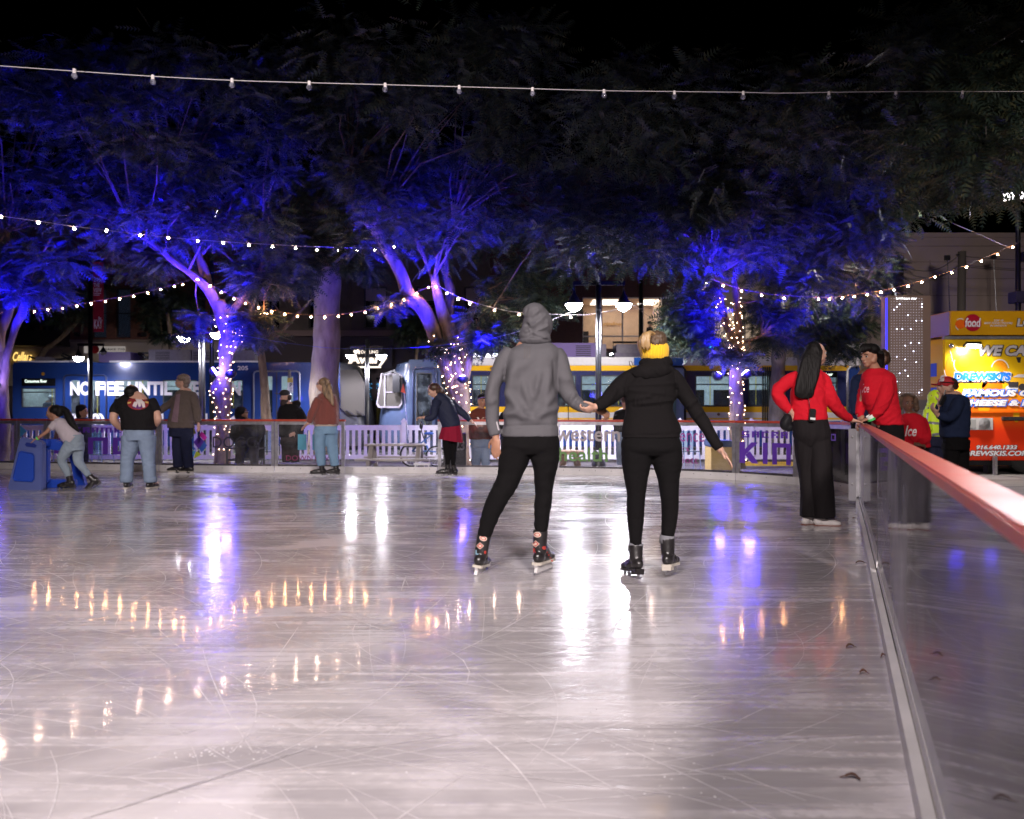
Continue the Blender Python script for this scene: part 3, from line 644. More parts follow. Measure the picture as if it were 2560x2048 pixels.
rm = MB(); rm.b2(WO[0] - .3, WO[1] + .02, D + 3.5, D + 3.55, WO[2] - .5, WO[3]); rm.b2(WO[0] - .3, WO[1] + .02, D + .3, D + 3.5, WO[3], WO[3] + .05); rm.b2(WO[0] - .3, WO[0] - .25, D + .3, D + 3.5, WO[2], WO[3]); rm.b2(WO[1] + .02, WO[1] + .06, D + .3, D + 3.5, WO[2], WO[3])
rm.b2(WO[0] - .3, WO[1], D + .3, D + 3.5, WO[2] - .5, WO[2] - .45); rm.build("office_room", wl_, r4)
MB().b2(pxx(1640, D) - .6, pxx(1640, D) + .6, D + .8, D + 2.8, WO[3] - .06, WO[3] - .03).build("ceiling_lamp", emis("office_lamp", (1, .83, .66), 4.2), r4)
MB().b2(pxx(1530, D) - .9, pxx(1530, D) + .9, D + .8, D + 2.8, WO[3] - .06, WO[3] - .03).build("ceiling_lamp", emis("office_lamp", (1, .83, .66), 4.2), r4)
lettering("lettering", mat("office_letters", (.6, .35, .12), .6), r4, "zipdocs", lambda u, v: Vector((pxx(u, D + 3.4), D + 3.4, pz(v, D + 3.4))), (1506, 1558, 816, 805), shear=.3, bold=.03)
MB().b2(pxx(1460, D), pxx(1478, D), D + 1.5, D + 2.3, WO[2], pz(822, D)).build("cabinet", mat("cabinet", (.08, .08, .09), .6), r4)
MB().b2(x0, WO[0] - .4, D + .3, D + 14, -.6, pz(420, D)).build("block", STUCD, r4); MB().b2(WO[1] + .1, x1, D + .3, D + 14, -.6, pz(420, D)).build("block", STUCD, r4)
MB().b2(WO[0] - .4, WO[1] + .1, D + 3.6, D + 14, -.6, pz(420, D)).build("block", STUCD, r4)
MB().b2(WO[0] - .4, WO[1] + .1, D + .25, D + 3.6, WO[3] + .06, pz(420, D)).build("block", STUCD, r4)
# --- pale building with arched lit window behind the right lit tree
x0, x1 = box_px(1760, 2070, D); r5 = empty("pale_building", (x0, D, -.6), "pale building with lit upper windows behind the right lit tree", "building")
ops = [(*box_px(1862, 1905, D), pz(850, D), pz(768, D)), (*box_px(1925, 1985, D), pz(850, D), pz(768, D)), (*box_px(1785, 1840, D), pz(850, D), pz(768, D))]
facade("wall", x0, x1, -.6, pz(520, D), D, ops, STUCB, r5, .3)
for o_ in ops: window(r5, *o_, D + .15, FRM, GLASS, 2, (.6,), .08); MB().b2(o_[0], o_[1], D + .5, D + .55, o_[2], o_[3]).build("lit_room", emis("warm_room", (1, .72, .5), .55), r5)
MB().b2(x0, x1, D - .2, D, pz(762, D), pz(756, D)).build("cornice", STUCB, r5); MB().b2(x0, x1, D + .56, D + 14, -.6, pz(520, D)).build("block", STUCD, r5)
sg = empty("green_sign", (pxx(1778, 40), 40, pz(868, 40)), "small green lit sign between the leaves of the right lit tree", "sign")
MB().b2(pxx(1768, 40), pxx(1788, 40), 40.02, 40.1, pz(874, 40), pz(860, 40)).build("housing", DKW, sg)
lettering("lettering", emis("green_led", (.05, 1, .35), 3), sg, "GO", lambda u, v: Vector((pxx(u, 40), 40, pz(v, 40))), (1771, 1785, 871, 863), bold=.05)
MB().tube([(pxx(1778, 40), 40.06, pz(874, 40)), (pxx(1778, 40), 40.06, -.6)], .05).build("post", BLACKM, sg)
# --- big blank wall at the right
D6 = 40.0; x0, x1 = box_px(2070, 3200, D6); r6 = empty("blank_wall_building", (x0, D6, -.6), "large plain grey-brown wall of a building at the right behind the food truck", "building")
WALLM = mat("precast_wall", (.21, .165, .15), .85, var=.08, vs=1.0, bump=.08, bs=15)
MB().b2(x0, x1, D6, D6 + 12, -.6, pz(590, D6)).build("wall", WALLM, r6)
MB().b2(x0, x1, D6 - .12, D6 + .3, pz(616, D6), pz(610, D6)).build("string_course", WALLM, r6)
MB().b2(x0, x1, D6 - .08, D6 + .3, pz(594, D6), pz(588, D6) + .1).build("coping", WALLM, r6)
j = MB()
for py_ in range(655, 1000, 42): j.b2(x0, x1, D6 - .004, D6 - .0, pz(py_, D6) - .012, pz(py_, D6) + .012)
for k, px_ in enumerate(range(2100, 2700, 75)):
    j.b2(pxx(px_, D6) - .012, pxx(px_, D6) + .012, D6 - .007, D6 - .003, pz(1000, D6), pz(650, D6))
j.build("wall_joints", mat("wall_joint", (.09, .07, .065), .9), r6)
for k, (px_, py_) in enumerate(((2368, 645), (2484, 640))):  # small flood fixtures on brackets
    c = Vector((pxx(px_, D6 - 4), D6 - 4, pz(py_, D6 - 4))); f_ = empty("post_light", (c.x, c.y, -.6), ["dark unlit square light on a thin post over the truck's left end", "dark unlit square light on a thin post over the middle of the truck"][k], "light", "unlit square post lights")
    MB().box(c, (.22, .12, .22)).build("lamp_head", BLACKM, f_, bevel=.01); MB().tube([(c.x, c.y, c.z), (c.x + .15, c.y, c.z - 3), (c.x + .1, c.y, -.6)], .02, 6).build("stem", BLACKM, f_)
up = empty("utility_pole", (pxx(2403, 34), 34, -.6), "thick dark wooden utility pole rising behind the food truck", "pole")
MB().tube([(pxx(2400, 34), 34, -.6), (pxx(2405, 34), 34, pz(629, 34))], [.17, .15], 12).build("pole", mat("wood_dark", (.03, .025, .022), .8), up, True)
MB().b2(pxx(2396, 34) - .1, pxx(2396, 34), 33.9, 34, pz(640, 34), pz(636, 34)).build("clamp", BLACKM, up)
up2 = empty("utility_pole", (pxx(2242, 27), 27, -.6), "dark square post behind the dotted light pillar", "pole")
MB().b2(pxx(2231, 27), pxx(2254, 27), 26.85, 27.1, -.3, pz(640, 27)).build("pole", BLACKM, up2)
for k, (ya, yb) in enumerate(((641, 640), (668, 662), (652, 666))):
    w0 = Vector((pxx(2254, 27), 27, pz(ya + 25, 27))); w1 = Vector((pxx(2396, 34), 34, pz(yb, 34))); w2 = Vector((pxx(2640, 40), 36, pz(yb + 10, 38)))
    pts = [w0.lerp(w1, t) - Vector((0, 0, .35 * math.sin(math.pi * t))) for t in np.linspace(0, 1, 10)] + [w1.lerp(w2, t) - Vector((0, 0, .25 * math.sin(math.pi * t))) for t in np.linspace(0, 1, 10)][1:]
    tag(MB().tube(pts, .012, 5).build("overhead_cable", BLACKM), ["upper dark cable crossing the blank wall at the right", "middle dark cable crossing the blank wall at the right", "lower dark cable crossing the blank wall at the right"][k], "cable", "cables over the blank wall")

# ================================================================ TRAMS
Dt = 35.0
BLUEP = mat("tram_blue", (.017, .048, .21), .22, .1, spec=.6, coat=.4, var=.06, vs=1.5); BLUEG = mat("tram_grey_blue", (.06, .085, .16), .3, .15, spec=.5, coat=.3, var=.08, vs=2)
TWHITE = mat("tram_white", (.66, .64, .68), .35, var=.05); TYEL = mat("tram_yellow", (.80, .45, .01), .35); TNAVY = mat("tram_navy", (.02, .025, .09), .2, spec=.7); TROY = mat("tram_royal", (.01, .09, .42), .3)
TGLASS = glass("tram_glass", (.75, .8, .85), .02, 1.55, .06, (.5, .6, .7)); INT = mat("tram_interior", (.42, .45, .46), .7, var=.1); TLAMP = emis("tram_lamp", (.85, 1, .95), 26)
SEAT = mat("tram_seat", (.05, .07, .18), .8); YBAR = mat("grab_bar", (.75, .55, .02), .3)
def tram_inside(root, xa, xb, zt, d, seats=True):
    m = MB(); m.b2(xa, xb, d + 2.35, d + 2.4, .0, zt - .1); m.b2(xa, xb, d + .1, d + 2.35, -.05, 0); m.b2(xa, xb, d + .1, d + 2.35, zt - .12, zt - .06); m.b2(xa, xa + .04, d + .1, d + 2.35, 0, zt - .12); m.b2(xb - .04, xb, d + .1, d + 2.35, 0, zt - .12)
    m.build("interior", INT, root)
    MB().b2(xa + .3, xb - .3, d + .9, d + 1.15, zt - .17, zt - .13).build("ceiling_lamp", TLAMP, root)
    wn_ = MB()
    x = xa + .5
    while x < xb - 1.2: wn_.b2(x, x + 1.1, d + 2.32, d + 2.34, 1.0, 2.0); x += 1.5
    wn_.build("far_windows", DGLASS, root)
    st = MB(); x = xa + .6
    while x < xb - .5: st.b2(x, x + .42, d + .35, d + 1.2, .35, .48); st.b2(x, x + .1, d + .35, d + 1.2, .48, 1.05); x += .95
    st.build("seats", SEAT, root)
    pl = MB(); x = xa + 1
    while x < xb - .5: pl.tube([(x, d + .8, 0), (x, d + .8, zt - .13)], .02, 6); x += 1.9
    pl.build("grab_poles", YBAR, root)
zr = pz(905, Dt)
tr = empty("blue_tram", (pxx(480, Dt), Dt, -.55), "blue articulated tram with white fee lettering behind the left half of the rink", "tram")
xa, xb = box_px(34, 850, Dt)
wz0, wz1 = pz(1022, Dt), pz(950, Dt)
wins = [(*box_px(54, 139, Dt), pz(1019, Dt), pz(970, Dt))] + [(*box_px(a, b, Dt), wz0, wz1) for a, b in ((288, 372), (407, 492), (524, 608))]
dd = [(*box_px(174, 203, Dt), -.2, pz(948, Dt)), (*box_px(221, 253, Dt), -.2, pz(948, Dt)), (*box_px(648, 684, Dt), -.2, pz(938, Dt)), (*box_px(700, 736, Dt), -.2, pz(938, Dt))]
facade("body", xa, xb, -.35, zr - .12, Dt, wins + dd, BLUEP, tr, .08)
m_ = MB(); m_.b2(xa, xb, Dt + 2.5, Dt + 2.6, -.35, zr - .1); m_.b2(xa, xb, Dt - .0, Dt + 2.6, zr - .119, zr - .02); m_.b2(xa - .04, xa, Dt, Dt + 2.6, -.35, zr - .1); m_.build("roof_and_far_side", BLUEP, tr)
MB().b2(pxx(45, Dt), pxx(174, Dt), Dt - .03, Dt + .1, zr - .018, zr + .05).build("roof_rail", TWHITE, tr); MB().b2(pxx(274, Dt), pxx(648, Dt), Dt - .03, Dt + .1, zr - .018, zr + .05).build("roof_rail", TWHITE, tr)
for o_ in wins: window(tr, *o_, Dt - .012, mat("rubber", (.03, .03, .035), .6), TGLASS, 1, (.78,), .035)
for i in (0, 2):
    a, b = dd[i], dd[i + 1]
    fr_ = MB(); t = .045; lo, hi = a[0] - .22, b[1] + .22; top = a[3] + .16
    fr_.tube([(lo, Dt - .02, -.3), (lo, Dt - .02, top - .12), (lo + .04, Dt - .02, top - .04), (lo + .12, Dt - .02, top), (hi - .12, Dt - .02, top), (hi - .04, Dt - .02, top - .04), (hi, Dt - .02, top - .12), (hi, Dt - .02, -.3)], t * .8, 6)
    dr = fr_.build("door", mat("door_frame_silver", (.35, .36, .42), .35, .6) if i else mat("door_frame_dark", (.04, .05, .12), .4, .3), tr, True)
    for o_ in (a, b): window(dr, *o_, Dt + .0, BLUEP, TGLASS, 1, (), .05)
    MB().b2((a[1] + b[0]) / 2 - .02, (a[1] + b[0]) / 2 + .02, Dt - .012, Dt + .0, -.2, top).build("door_seal", mat("rubber", (.03, .03, .035), .6), dr)
tram_inside(tr, xa + .15, xb - .15, zr - .1, Dt)
fb = lambda u, v: Vector((pxx(u, Dt - .02), Dt - .02, pz(v, Dt - .02)))
for t_, bx_ in (("NO", (175, 227, 989, 954)), ("FEE", (239, 310, 989, 954)), ("UNTIL", (319, 430, 989, 954)), ("WE", (446, 498, 989, 954)), ("WIN", (524, 602, 989, 954)), ("(800)", (172, 262, 1070, 1034)), ("444-4444", (286, 608, 1070, 1034)), ("205", (594, 620, 926, 915))):
    lettering("lettering", LW, tr, t_, fb, bx_, bold=.045 if bx_[2] != 926 else .02)
ds = MB().b2(pxx(55, Dt), pxx(139, Dt), Dt - .025, Dt + .02, pz(965, Dt), pz(946, Dt)).build("destination_box", DGLASS, tr)
lettering("display_text", emis("display_white", (.85, 1, .9), 1.8), ds, "Consumnes River", lambda u, v: Vector((pxx(u, Dt - .035), Dt - .035, pz(v, Dt - .035))), (62, 117, 957, 949), bold=.015)
MB().lathe([(.07, 0), (.07, .02)], fb(108, 935), 14, Matrix.Rotation(R(90), 3, 'X')).build("side_lamp", mat("amber", (.5, .25, .02), .4), tr)
# nose of the blue tram: dark curved windscreen
def nose(root, x0, x1, d, zt, m, lean=.5, flip=1):
    mb = MB(); n = 10; rows = [(-.35, .92), (.35, 1.0), (.9, .97), (1.5, .88), (2.2, .72), (zt - .12, .45), (zt - .03, .2)]
    for z, k in rows:
        for i in range(n + 1):
            a = math.pi * i / n - math.pi / 2; yy = d + 1.3 + 1.3 * math.sin(a); xx = x0 + flip * abs(x1 - x0) * k * max(0, math.cos(a)) ** .45
            mb.v.append((xx, yy, z))
    for r_ in range(len(rows) - 1):
        for i in range(n): a = r_ * (n + 1) + i; mb.f.append((a, a + 1, a + n + 2, a + n + 1))
    mb.f.append(tuple(range((len(rows) - 1) * (n + 1), len(rows) * (n + 1))))
    return mb.build("nose", m, root, True)
nose(tr, pxx(848, Dt), pxx(922, Dt), Dt, zr, mat("nose_dark", (.045, .045, .055), .3, .3, var=.2))
ws = MB(); pts = [(852, 925), (893, 925), (912, 960), (920, 1015), (918, 1040), (868, 1036), (852, 1020)]
ws.add([Vector((pxx(px_, Dt - .09), Dt - .09 + max(0, (px_ - 850)) * .002, pz(py_, Dt))) for px_, py_ in pts], [tuple(range(7))]); ws.build("windscreen", mat("windscreen", (.06, .055, .05), .05, spec=.9), tr)
for a_, b_ in (((866, 1026), (892, 1041)), ((892, 1028), (914, 1040))): MB().tube([Vector((pxx(*[a_[0], Dt]), Dt - .14 + .1 * (a_[0] - 850) / 70, pz(a_[1], Dt))), Vector((pxx(b_[0], Dt), Dt - .14 + .1 * (b_[0] - 850) / 70, pz(b_[1], Dt)))], .02, 6).build("wiper", BLACKM, tr)
# roof gear
rg = MB(); 
def roofbox(root, a, b, c, d_, m, y0=.5, y1=1.9, slats=None, Y=Dt):
    o = MB().b2(pxx(a, Y), pxx(b, Y), Y + y0, Y + y1, pz(d_, Y), pz(c, Y)).build("roof_unit", m, root, bevel=.02)
    if slats:
        s = MB(); 
        for k in range(6): z = pz(c, Y) - (pz(c, Y) - pz(d_, Y)) * (.18 + .13 * k); s.b2(pxx(slats[0], Y), pxx(slats[1], Y), Y + y0 - .01, Y + y0 - .002, z - .035, z)
        s.build("vent_slats", DKW, o)
RU = mat("roof_unit_grey", (.16, .14, .19), .5, .2, var=.15); RU2 = mat("roof_unit_pale", (.20, .18, .22), .5, .1, var=.1)
roofbox(tr, 70, 98, 890, 905, RU2); roofbox(tr, 160, 188, 898, 905, TWHITE); roofbox(tr, 232, 312, 878, 904, mat("roof_purple", (.13, .09, .24), .45)); roofbox(tr, 358, 465, 872, 904, RU2, slats=(376, 412)); roofbox(tr, 468, 545, 872, 904, RU2, slats=(472, 540)); roofbox(tr, 548, 628, 874, 904, RU)
pg = MB()
for a_, b_ in (((314, 880), (356, 900)), ((314, 900), (356, 880)), ((313, 878), (358, 878)), ((313, 902), (358, 902)), ((100, 896), (160, 886)), ((105, 902), (168, 890)), ((115, 884), (150, 903)), ((100, 902), (190, 903)), ((30, 886), (66, 899)), ((118, 879), (160, 897))):
    pg.tube([Vector((pxx(a_[0], Dt), Dt + 1.2, pz(a_[1], Dt))), Vector((pxx(b_[0], Dt), Dt + 1.2, pz(b_[1], Dt)))], .04, 6)
pg.build("pantograph", DARKM, tr)
# ---- striped tram
D2 = 34.6; z2 = pz(893, D2)
ty = empty("striped_tram", (pxx(1700, D2), D2, -.55), "white and yellow striped tram with lit windows behind the right half of the rink", "tram")
xa, xb = box_px(1130, 2150, D2)
zb = [pz(v, D2) for v in (893, 914, 927, 1017, 1031, 1045, 1049, 1053)]
wy = [(*box_px(1180, 1240, D2), pz(1016, D2), pz(938, D2)), (*box_px(1452, 1562, D2), pz(1016, D2), pz(938, D2)), (*box_px(1265, 1350, D2), pz(1016, D2), pz(938, D2)), (*box_px(1738, 1826, D2), pz(1016, D2), pz(938, D2)), (*box_px(1360, 1440, D2), pz(1016, D2), pz(938, D2))]
wy += [(*box_px(2052, 2094, D2), pz(1004, D2), pz(938, D2)), (*box_px(1870, 1925, D2), pz(1016, D2), pz(938, D2))]
dr2 = (*box_px(1640, 1704, D2), -.1, pz(930, D2))
facade("window_band", xa, xb, zb[3], zb[2], D2, [(a, b, max(c, zb[3] + .01), min(d_, zb[2] - .01)) for a, b, c, d_ in wy], TNAVY, ty, .08)
roofm = MB().b2(xa, xb, D2 - .02, D2 + 2.6, zb[1], zb[0]).build("white_roof_band", TWHITE, ty, bevel=.03)
MB().b2(pxx(1585, D2), pxx(1709, D2), D2 - .03, D2 - .021, zb[1], zb[0] - .02).build("blue_roof_block", TROY, ty); MB().b2(pxx(2060, D2), pxx(2150, D2) , D2 - .03, D2 - .021, zb[1], zb[0] - .02).build("white_end", TWHITE, ty)
for (a, b, m_, nm) in ((2, 1, TYEL, "yellow_stripe"), (4, 3, TYEL, "yellow_stripe"), (5, 4, TWHITE, "white_side"), (6, 5, TYEL, "thin_yellow_stripe"), (7, 6, TWHITE, "thin_white_stripe")):
    MB().b2(xa, xb, D2, D2 + .08, zb[a], zb[b]).build(nm, m_, ty)
MB().b2(xa, xb, D2, D2 + 2.6, -.35, zb[7]).build("blue_skirt", TROY, ty)
MB().b2(xa, xb, D2 + 2.5, D2 + 2.6, zb[7], zb[1]).build("far_side", TNAVY, ty)
for o_ in wy: window(ty, *o_, D2 - .01, mat("rubber", (.03, .03, .035), .6), TGLASS, 1, (.70,), .05)
fr_ = MB(); fr_.tube([(pxx(1712, D2), D2 - .04, zb[7]), (pxx(1712, D2), D2 - .04, pz(925, D2)), (pxx(1706, D2), D2 - .04, pz(917, D2)), (pxx(1636, D2), D2 - .04, pz(916, D2)), (pxx(1632, D2), D2 - .04, pz(922, D2)), (pxx(1632, D2), D2 - .04, zb[7])], .05, 6)
dr = fr_.build("door", BLACKM, ty, True); MB().b2(pxx(1634, D2), pxx(1710, D2), D2 - .02, D2 - .004, zb[7] - .3, pz(918, D2)).build("door_leaf", mat("door_blue_grey", (.16, .22, .4), .35), dr)
MB().b2(pxx(1655, D2), pxx(1690, D2), D2 - .03, D2 - .021, pz(1048, D2), pz(935, D2)).build("door_pane", mat("door_glass", (.12, .2, .25), .05, spec=.8), dr)
fr_ = MB(); fr_.tube([(pxx(2118, D2), D2 - .04, zb[7]), (pxx(2118, D2), D2 - .04, pz(926, D2)), (pxx(2124, D2), D2 - .04, pz(917, D2)), (pxx(2146, D2), D2 - .04, pz(916, D2))], .05, 6)
dr = fr_.build("door", FRAMEM, ty, True); MB().b2(pxx(2120, D2), pxx(2149, D2), D2 - .02, D2 - .004, zb[7] - .3, pz(918, D2)).build("door_leaf", BLUEP, dr)
ds = MB().b2(pxx(2054, D2), pxx(2092, D2), D2 - .035, D2 - .02, pz(944, D2), pz(930, D2)).build("destination_box", DGLASS, ty)
lettering("display_text", emis("display_white", (.85, 1, .9), 1.8), ds, "River", lambda u, v: Vector((pxx(u, D2 - .045), D2 - .045, pz(v, D2 - .045))), (2058, 2082, 940, 932), bold=.015)
lettering("lettering", mat("navy_letter", (.02, .03, .15), .5), ty, "215", lambda u, v: Vector((pxx(u, D2 - .035), D2 - .035, pz(v, D2 - .035))), (1173, 1197, 915, 907), bold=.01)
for px_, py_ in ((1229, 921), (1778, 921), (2074, 921), (1796, 1036), (1300, 1036)): MB().lathe([(.06, 0), (.06, .03)], Vector((pxx(px_, D2), D2 - .0, pz(py_, D2))), 12, Matrix.Rotation(R(90), 3, 'X')).build("side_lamp", mat("lens_brown", (.2, .1, .04), .4), ty)
tram_inside(ty, xa + .15, xb - .15, zb[1], D2)
for px_ in (1135, 1420, 1905, 1955, 2010): MB().b2(pxx(px_, D2), pxx(px_, D2) + .03, D2 - .012, D2 - .003, zb[7], zb[1]).build("panel_seam", BLACKM, ty)
bw = MB(); 
for k in range(9): bw.b2(pxx(1905, D2) + k * .09, pxx(1905, D2) + .05 + k * .09, D2 - .06, D2 - .013, -.3, zb[1] - .05)
bw.build("bellows", BLACKM, ty)
roofbox(ty, 1330, 1497, 855, 892, mat("roof_purple", (.13, .09, .24), .45), slats=(1442, 1480), Y=D2); roofbox(ty, 1497, 1519, 858, 892, RU, Y=D2); roofbox(ty, 1545, 1640, 858, 880, RU2, Y=D2); roofbox(ty, 1540, 1645, 880, 892, RU, Y=D2); roofbox(ty, 2140, 2200, 857, 880, TWHITE, Y=D2); roofbox(ty, 1290, 1330, 876, 892, RU, Y=D2)
# grey-blue cab end of the striped tram
cb_ = [(*box_px(1040, 1080, D2), -.1, pz(932, D2)), (*box_px(1101, 1128, D2), pz(1020, D2), pz(938, D2))]
facade("cab_side", pxx(1022, D2), xa, -.35, pz(902, D2), D2 - .01, cb_, BLUEG, ty, .1)
MB().b2(pxx(1022, D2), xa, D2, D2 + 2.5, pz(902, D2), pz(899, D2)).build("cab_roof", BLUEG, ty, bevel=.02)
window(ty, *cb_[0], D2 - .02, mat("rubber", (.03, .03, .035), .6), TGLASS, 1, (), .05); window(ty, *cb_[1], D2 - .02, mat("rubber", (.03, .03, .035), .6), TGLASS, 1, (), .05)
fr_ = MB(); fr_.tube([(pxx(1033, D2), D2 - .04, -.3), (pxx(1033, D2), D2 - .04, pz(928, D2)), (pxx(1038, D2), D2 - .04, pz(921, D2)), (pxx(1085, D2), D2 - .04, pz(920, D2)), (pxx(1090, D2), D2 - .04, pz(926, D2)), (pxx(1090, D2), D2 - .04, -.3)], .045, 6); fr_.build("cab_door_frame", mat("door_frame_dark", (.04, .05, .12), .4, .3), ty, True)
MB().tube([(pxx(1060, D2), D2 + .15, .1), (pxx(1063, D2), D2 + .15, .5), (pxx(1058, D2), D2 + .15, .8), (pxx(1058, D2), D2 + .15, 1.1)], .03, 6).build("grab_bar", YBAR, ty, True)
nose(ty, pxx(1024, D2), pxx(936, D2), D2, pz(903, D2), BLUEG, flip=-1)
wpts = [(955, 938), (996, 938), (1004, 945), (1003, 1008), (996, 1016), (950, 1016), (944, 1008)]
wv = lambda px_, py_, o: Vector((pxx(px_, D2), D2 - .05 - o + max(0, 975 - px_) * .003, pz(py_, D2)))
def ring(pts, k):
    cx = sum(p[0] for p in pts) / len(pts); cy_ = sum(p[1] for p in pts) / len(pts); return [(cx + (x - cx) * k, cy_ + (y - cy_) * k) for x, y in pts]
fm_ = MB().add([wv(*p, .02) for p in ring(wpts, 1.12)] + [wv(*p, .02) for p in wpts], [(i, (i + 1) % 7, 7 + (i + 1) % 7, 7 + i) for i in range(7)]).build("cab_window", RU2, ty)
MB().add([wv(*p, .01) for p in wpts], [tuple(range(7))]).build("pane", mat("windscreen", (.06, .055, .05), .05, spec=.9), fm_)
MB().b2(pxx(961, D2), pxx(964, D2), D2 - .10, D2 - .05, pz(1014, D2), pz(940, D2)).build("mullion", RU2, fm_); MB().b2(pxx(964, D2), pxx(1002, D2), D2 - .06, D2 - .02, pz(982, D2), pz(980, D2)).build("mullion", RU2, fm_)
mr = MB(); mr.b2(pxx(985, D2), pxx(1003, D2), D2 - .45, D2 - .2, pz(982, D2), pz(938, D2)); mr.bar((pxx(958, D2), D2 - .3, pz(938, D2)), (pxx(990, D2), D2 - .3, pz(926, D2)), .06); mr.bar((pxx(985, D2), D2 - .3, pz(926, D2)), (pxx(1000, D2), D2 - .3, pz(940, D2)), .08); mr.build("wing_mirror", BLACKM, ty, bevel=.01)
# ================================================================ WHITE PICKET FENCE
PW = mat("picket_white", (.74, .72, .76), .45, var=.05)
df = 23.5; fz = -.3; pitch = .165
def fence(px0, px1, d, label, posts, skip=()):
    xa, xb = pxx(px0, d), pxx(px1, d); root = empty("picket_fence", ((xa + xb) / 2, d, fz), label, "fence", "white picket fence sections behind the rink")
    zt = fz + 1.02; p = MB()
    p.b2(xa, xb, d - .02, d + .025, zt - .14, zt); p.b2(xa, xb, d - .02, d + .025, fz + .08, fz + .20)
    x = xa + .05
    while x < xb - .03: p.b2(x, x + .085, d - .012, d + .017, fz + .198, zt - .138); x += pitch
    p.build("picket_panel", PW, root)
    for px_ in posts:
        xx = pxx(px_, d); b = MB(); b.b2(xx - .065, xx + .065, d - .07, d + .06, fz, zt + .08); b.lathe([(.11, 0), (.11, .03), (.02, .11)], (xx, d, zt + .081), 4, Matrix.Rotation(R(45), 3, 'Z')); b.build("fence_post", PW, root, bevel=.004)
    return root
fence(-260, 330, df, "white picket fence behind the clear panel left of the man in black", [-10, 322])
fence(331, 605, df, "white picket fence behind the man in the blazer", [598])
fence(606, 1012, df, "white picket fence from the seated man to the post behind the picnic bench", [1010])
fence(1018, 1290, df, "white picket fence right of its post behind the picnic bench", [1283])
fence(1291, 1600, df, "white picket fence behind the grey western lettering", [1500])
fence(1601, 1885, df, "white picket fence behind the plum lettering and the wooden box", [1700, 1878])
fence(1886, 2120, df, "white picket fence behind the violet letters at the corner", [2110])
# ================================================================ FURNITURE behind the barrier
BEI = mat("bench_resin", (.45, .41, .38), .6, var=.1)
def picnic(px0, px1, d, zt, label, hb=True):
    xa, xb = pxx(px0, d), pxx(px1, d); r = empty("picnic_table", ((xa + xb) / 2, d, fz), label, "picnic table", "resin picnic tables behind the gate gap"); L = xb - xa
    for k in range(3): MB().b2(xa + .08, xb - .08, d - .24 + k * .17, d - .08 + k * .17, zt - .04, zt).build("table_plank", BEI, r, bevel=.006)
    zs = zt - .30
    for y in (d - .62, d + .5): MB().b2(xa - .06, xb + .06, y, y + .24, zs - .04, zs).build("bench_seat", BEI, r, bevel=.006)
    for x in (xa + .22, xb - .22):
        MB().bar((x, d - .15, zt - .04), (x - .03, d - .4, fz), .1, .05).bar((x, d + .15, zt - .04), (x + .03, d + .4, fz), .1, .05).build("leg", BEI, r)
        MB().b2(x - .04, x + .04, d - .6, d + .72, zs - .12, zs - .041).build("crossbeam", BEI, r)
        for y in (d - .5, d + .62): MB().bar((x, y, zs - .12), (x + (.05 if x > (xa + xb) / 2 else -.05), y, fz), .11, .05).build("leg", BEI, r)
    return r
picnic(906, 1074, 18.6, .40, "beige picnic table seen through the open gate gap")
st = empty("step_stool", (pxx(1057, 16.6), 16.9, fz), "white plastic step stool at the right end of the picnic table", "stool")
cx = pxx(1054, 16.6)
WPl = WHITEP
MB().b2(cx - .17, cx + .17, 16.7, 17.05, .06, .1).build("seat", WPl, st, bevel=.01)
for sx in (-1, 1):
    for y in (16.72, 17.02): MB().bar((cx + sx * .13, y, .06), (cx + sx * .18, y, fz), .07, .03).build("leg", WPl, st)
MB().b2(cx - .15, cx + .15, 16.72, 16.75, -.16, -.12).build("crossbar", WPl, st)
# bicycle with orange flag
bk = empty("bicycle", (pxx(1035, 21.5), 21.5, fz), "blue-framed trike with an orange safety flag on a tall rod behind the gate gap", "bicycle")
d = 21.5; 
def wheel(c, r_, root):
    t = MB(); t.tube([(c[0] + r_ * math.cos(a), c[1], c[2] + r_ * math.sin(a)) for a in np.linspace(0, 2 * math.pi, 29)], .022, 6, cap=False); w_ = t.build("wheel", mat("tyre", (.015, .015, .015), .8), root, True)
    s_ = MB()
    for k in range(18): a = k * math.pi / 9; s_.bar(c, (c[0] + r_ * .95 * math.cos(a), c[1], c[2] + r_ * .95 * math.sin(a)), .005)
    s_.build("spokes", ALU, w_); MB().tube([(c[0] + (r_ - .03) * math.cos(a), c[1] - .001, c[2] + (r_ - .03) * math.sin(a)) for a in np.linspace(0, 2 * math.pi, 29)], .012, 6, cap=False).build("rim", ALU, w_, True)
wheel(Vector((pxx(1030, d), d, fz + .31)), .29, bk); wheel(Vector((pxx(1090, d), d, fz + .27)), .25, bk)
BF = mat("bike_blue", (.02, .10, .3), .3)
q = lambda px_, py_, dd_=0: Vector((pxx(px_, d), d + dd_, pz(py_, d)))
MB().tube([q(1030, 1128), q(1062, 1100), q(1076, 1090)], .018, 8).tube([q(1062, 1100), q(1072, 1128), q(1090, 1130)], .018, 8).tube([q(1030, 1128), q(1072, 1128)], .015, 8).build("frame", BF, bk, True)
MB().ball(q(1072, 1084), .11, 12, (1.2, .7, .35)).build("saddle", BF, bk, True); MB().tube([q(1072, 1088), q(1070, 1105)], .014, 8).build("seat_post", ALU, bk, True)
MB().tube([q(1062, 1102), q(1054, 1080), q(1053, 1062)], .014, 8).build("handlebar", BLACKM, bk, True); MB().ball(q(1053, 1064), .085, 12, (.6, .8, 1.2)).build("headrest", BLACKM, bk, True)
MB().b2(q(1010, 0).x, q(1050, 0).x, d - .1, d + .1, pz(1118, d), pz(1108, d)).build("basket", mat("basket_black", (.02, .02, .02), .7), bk)
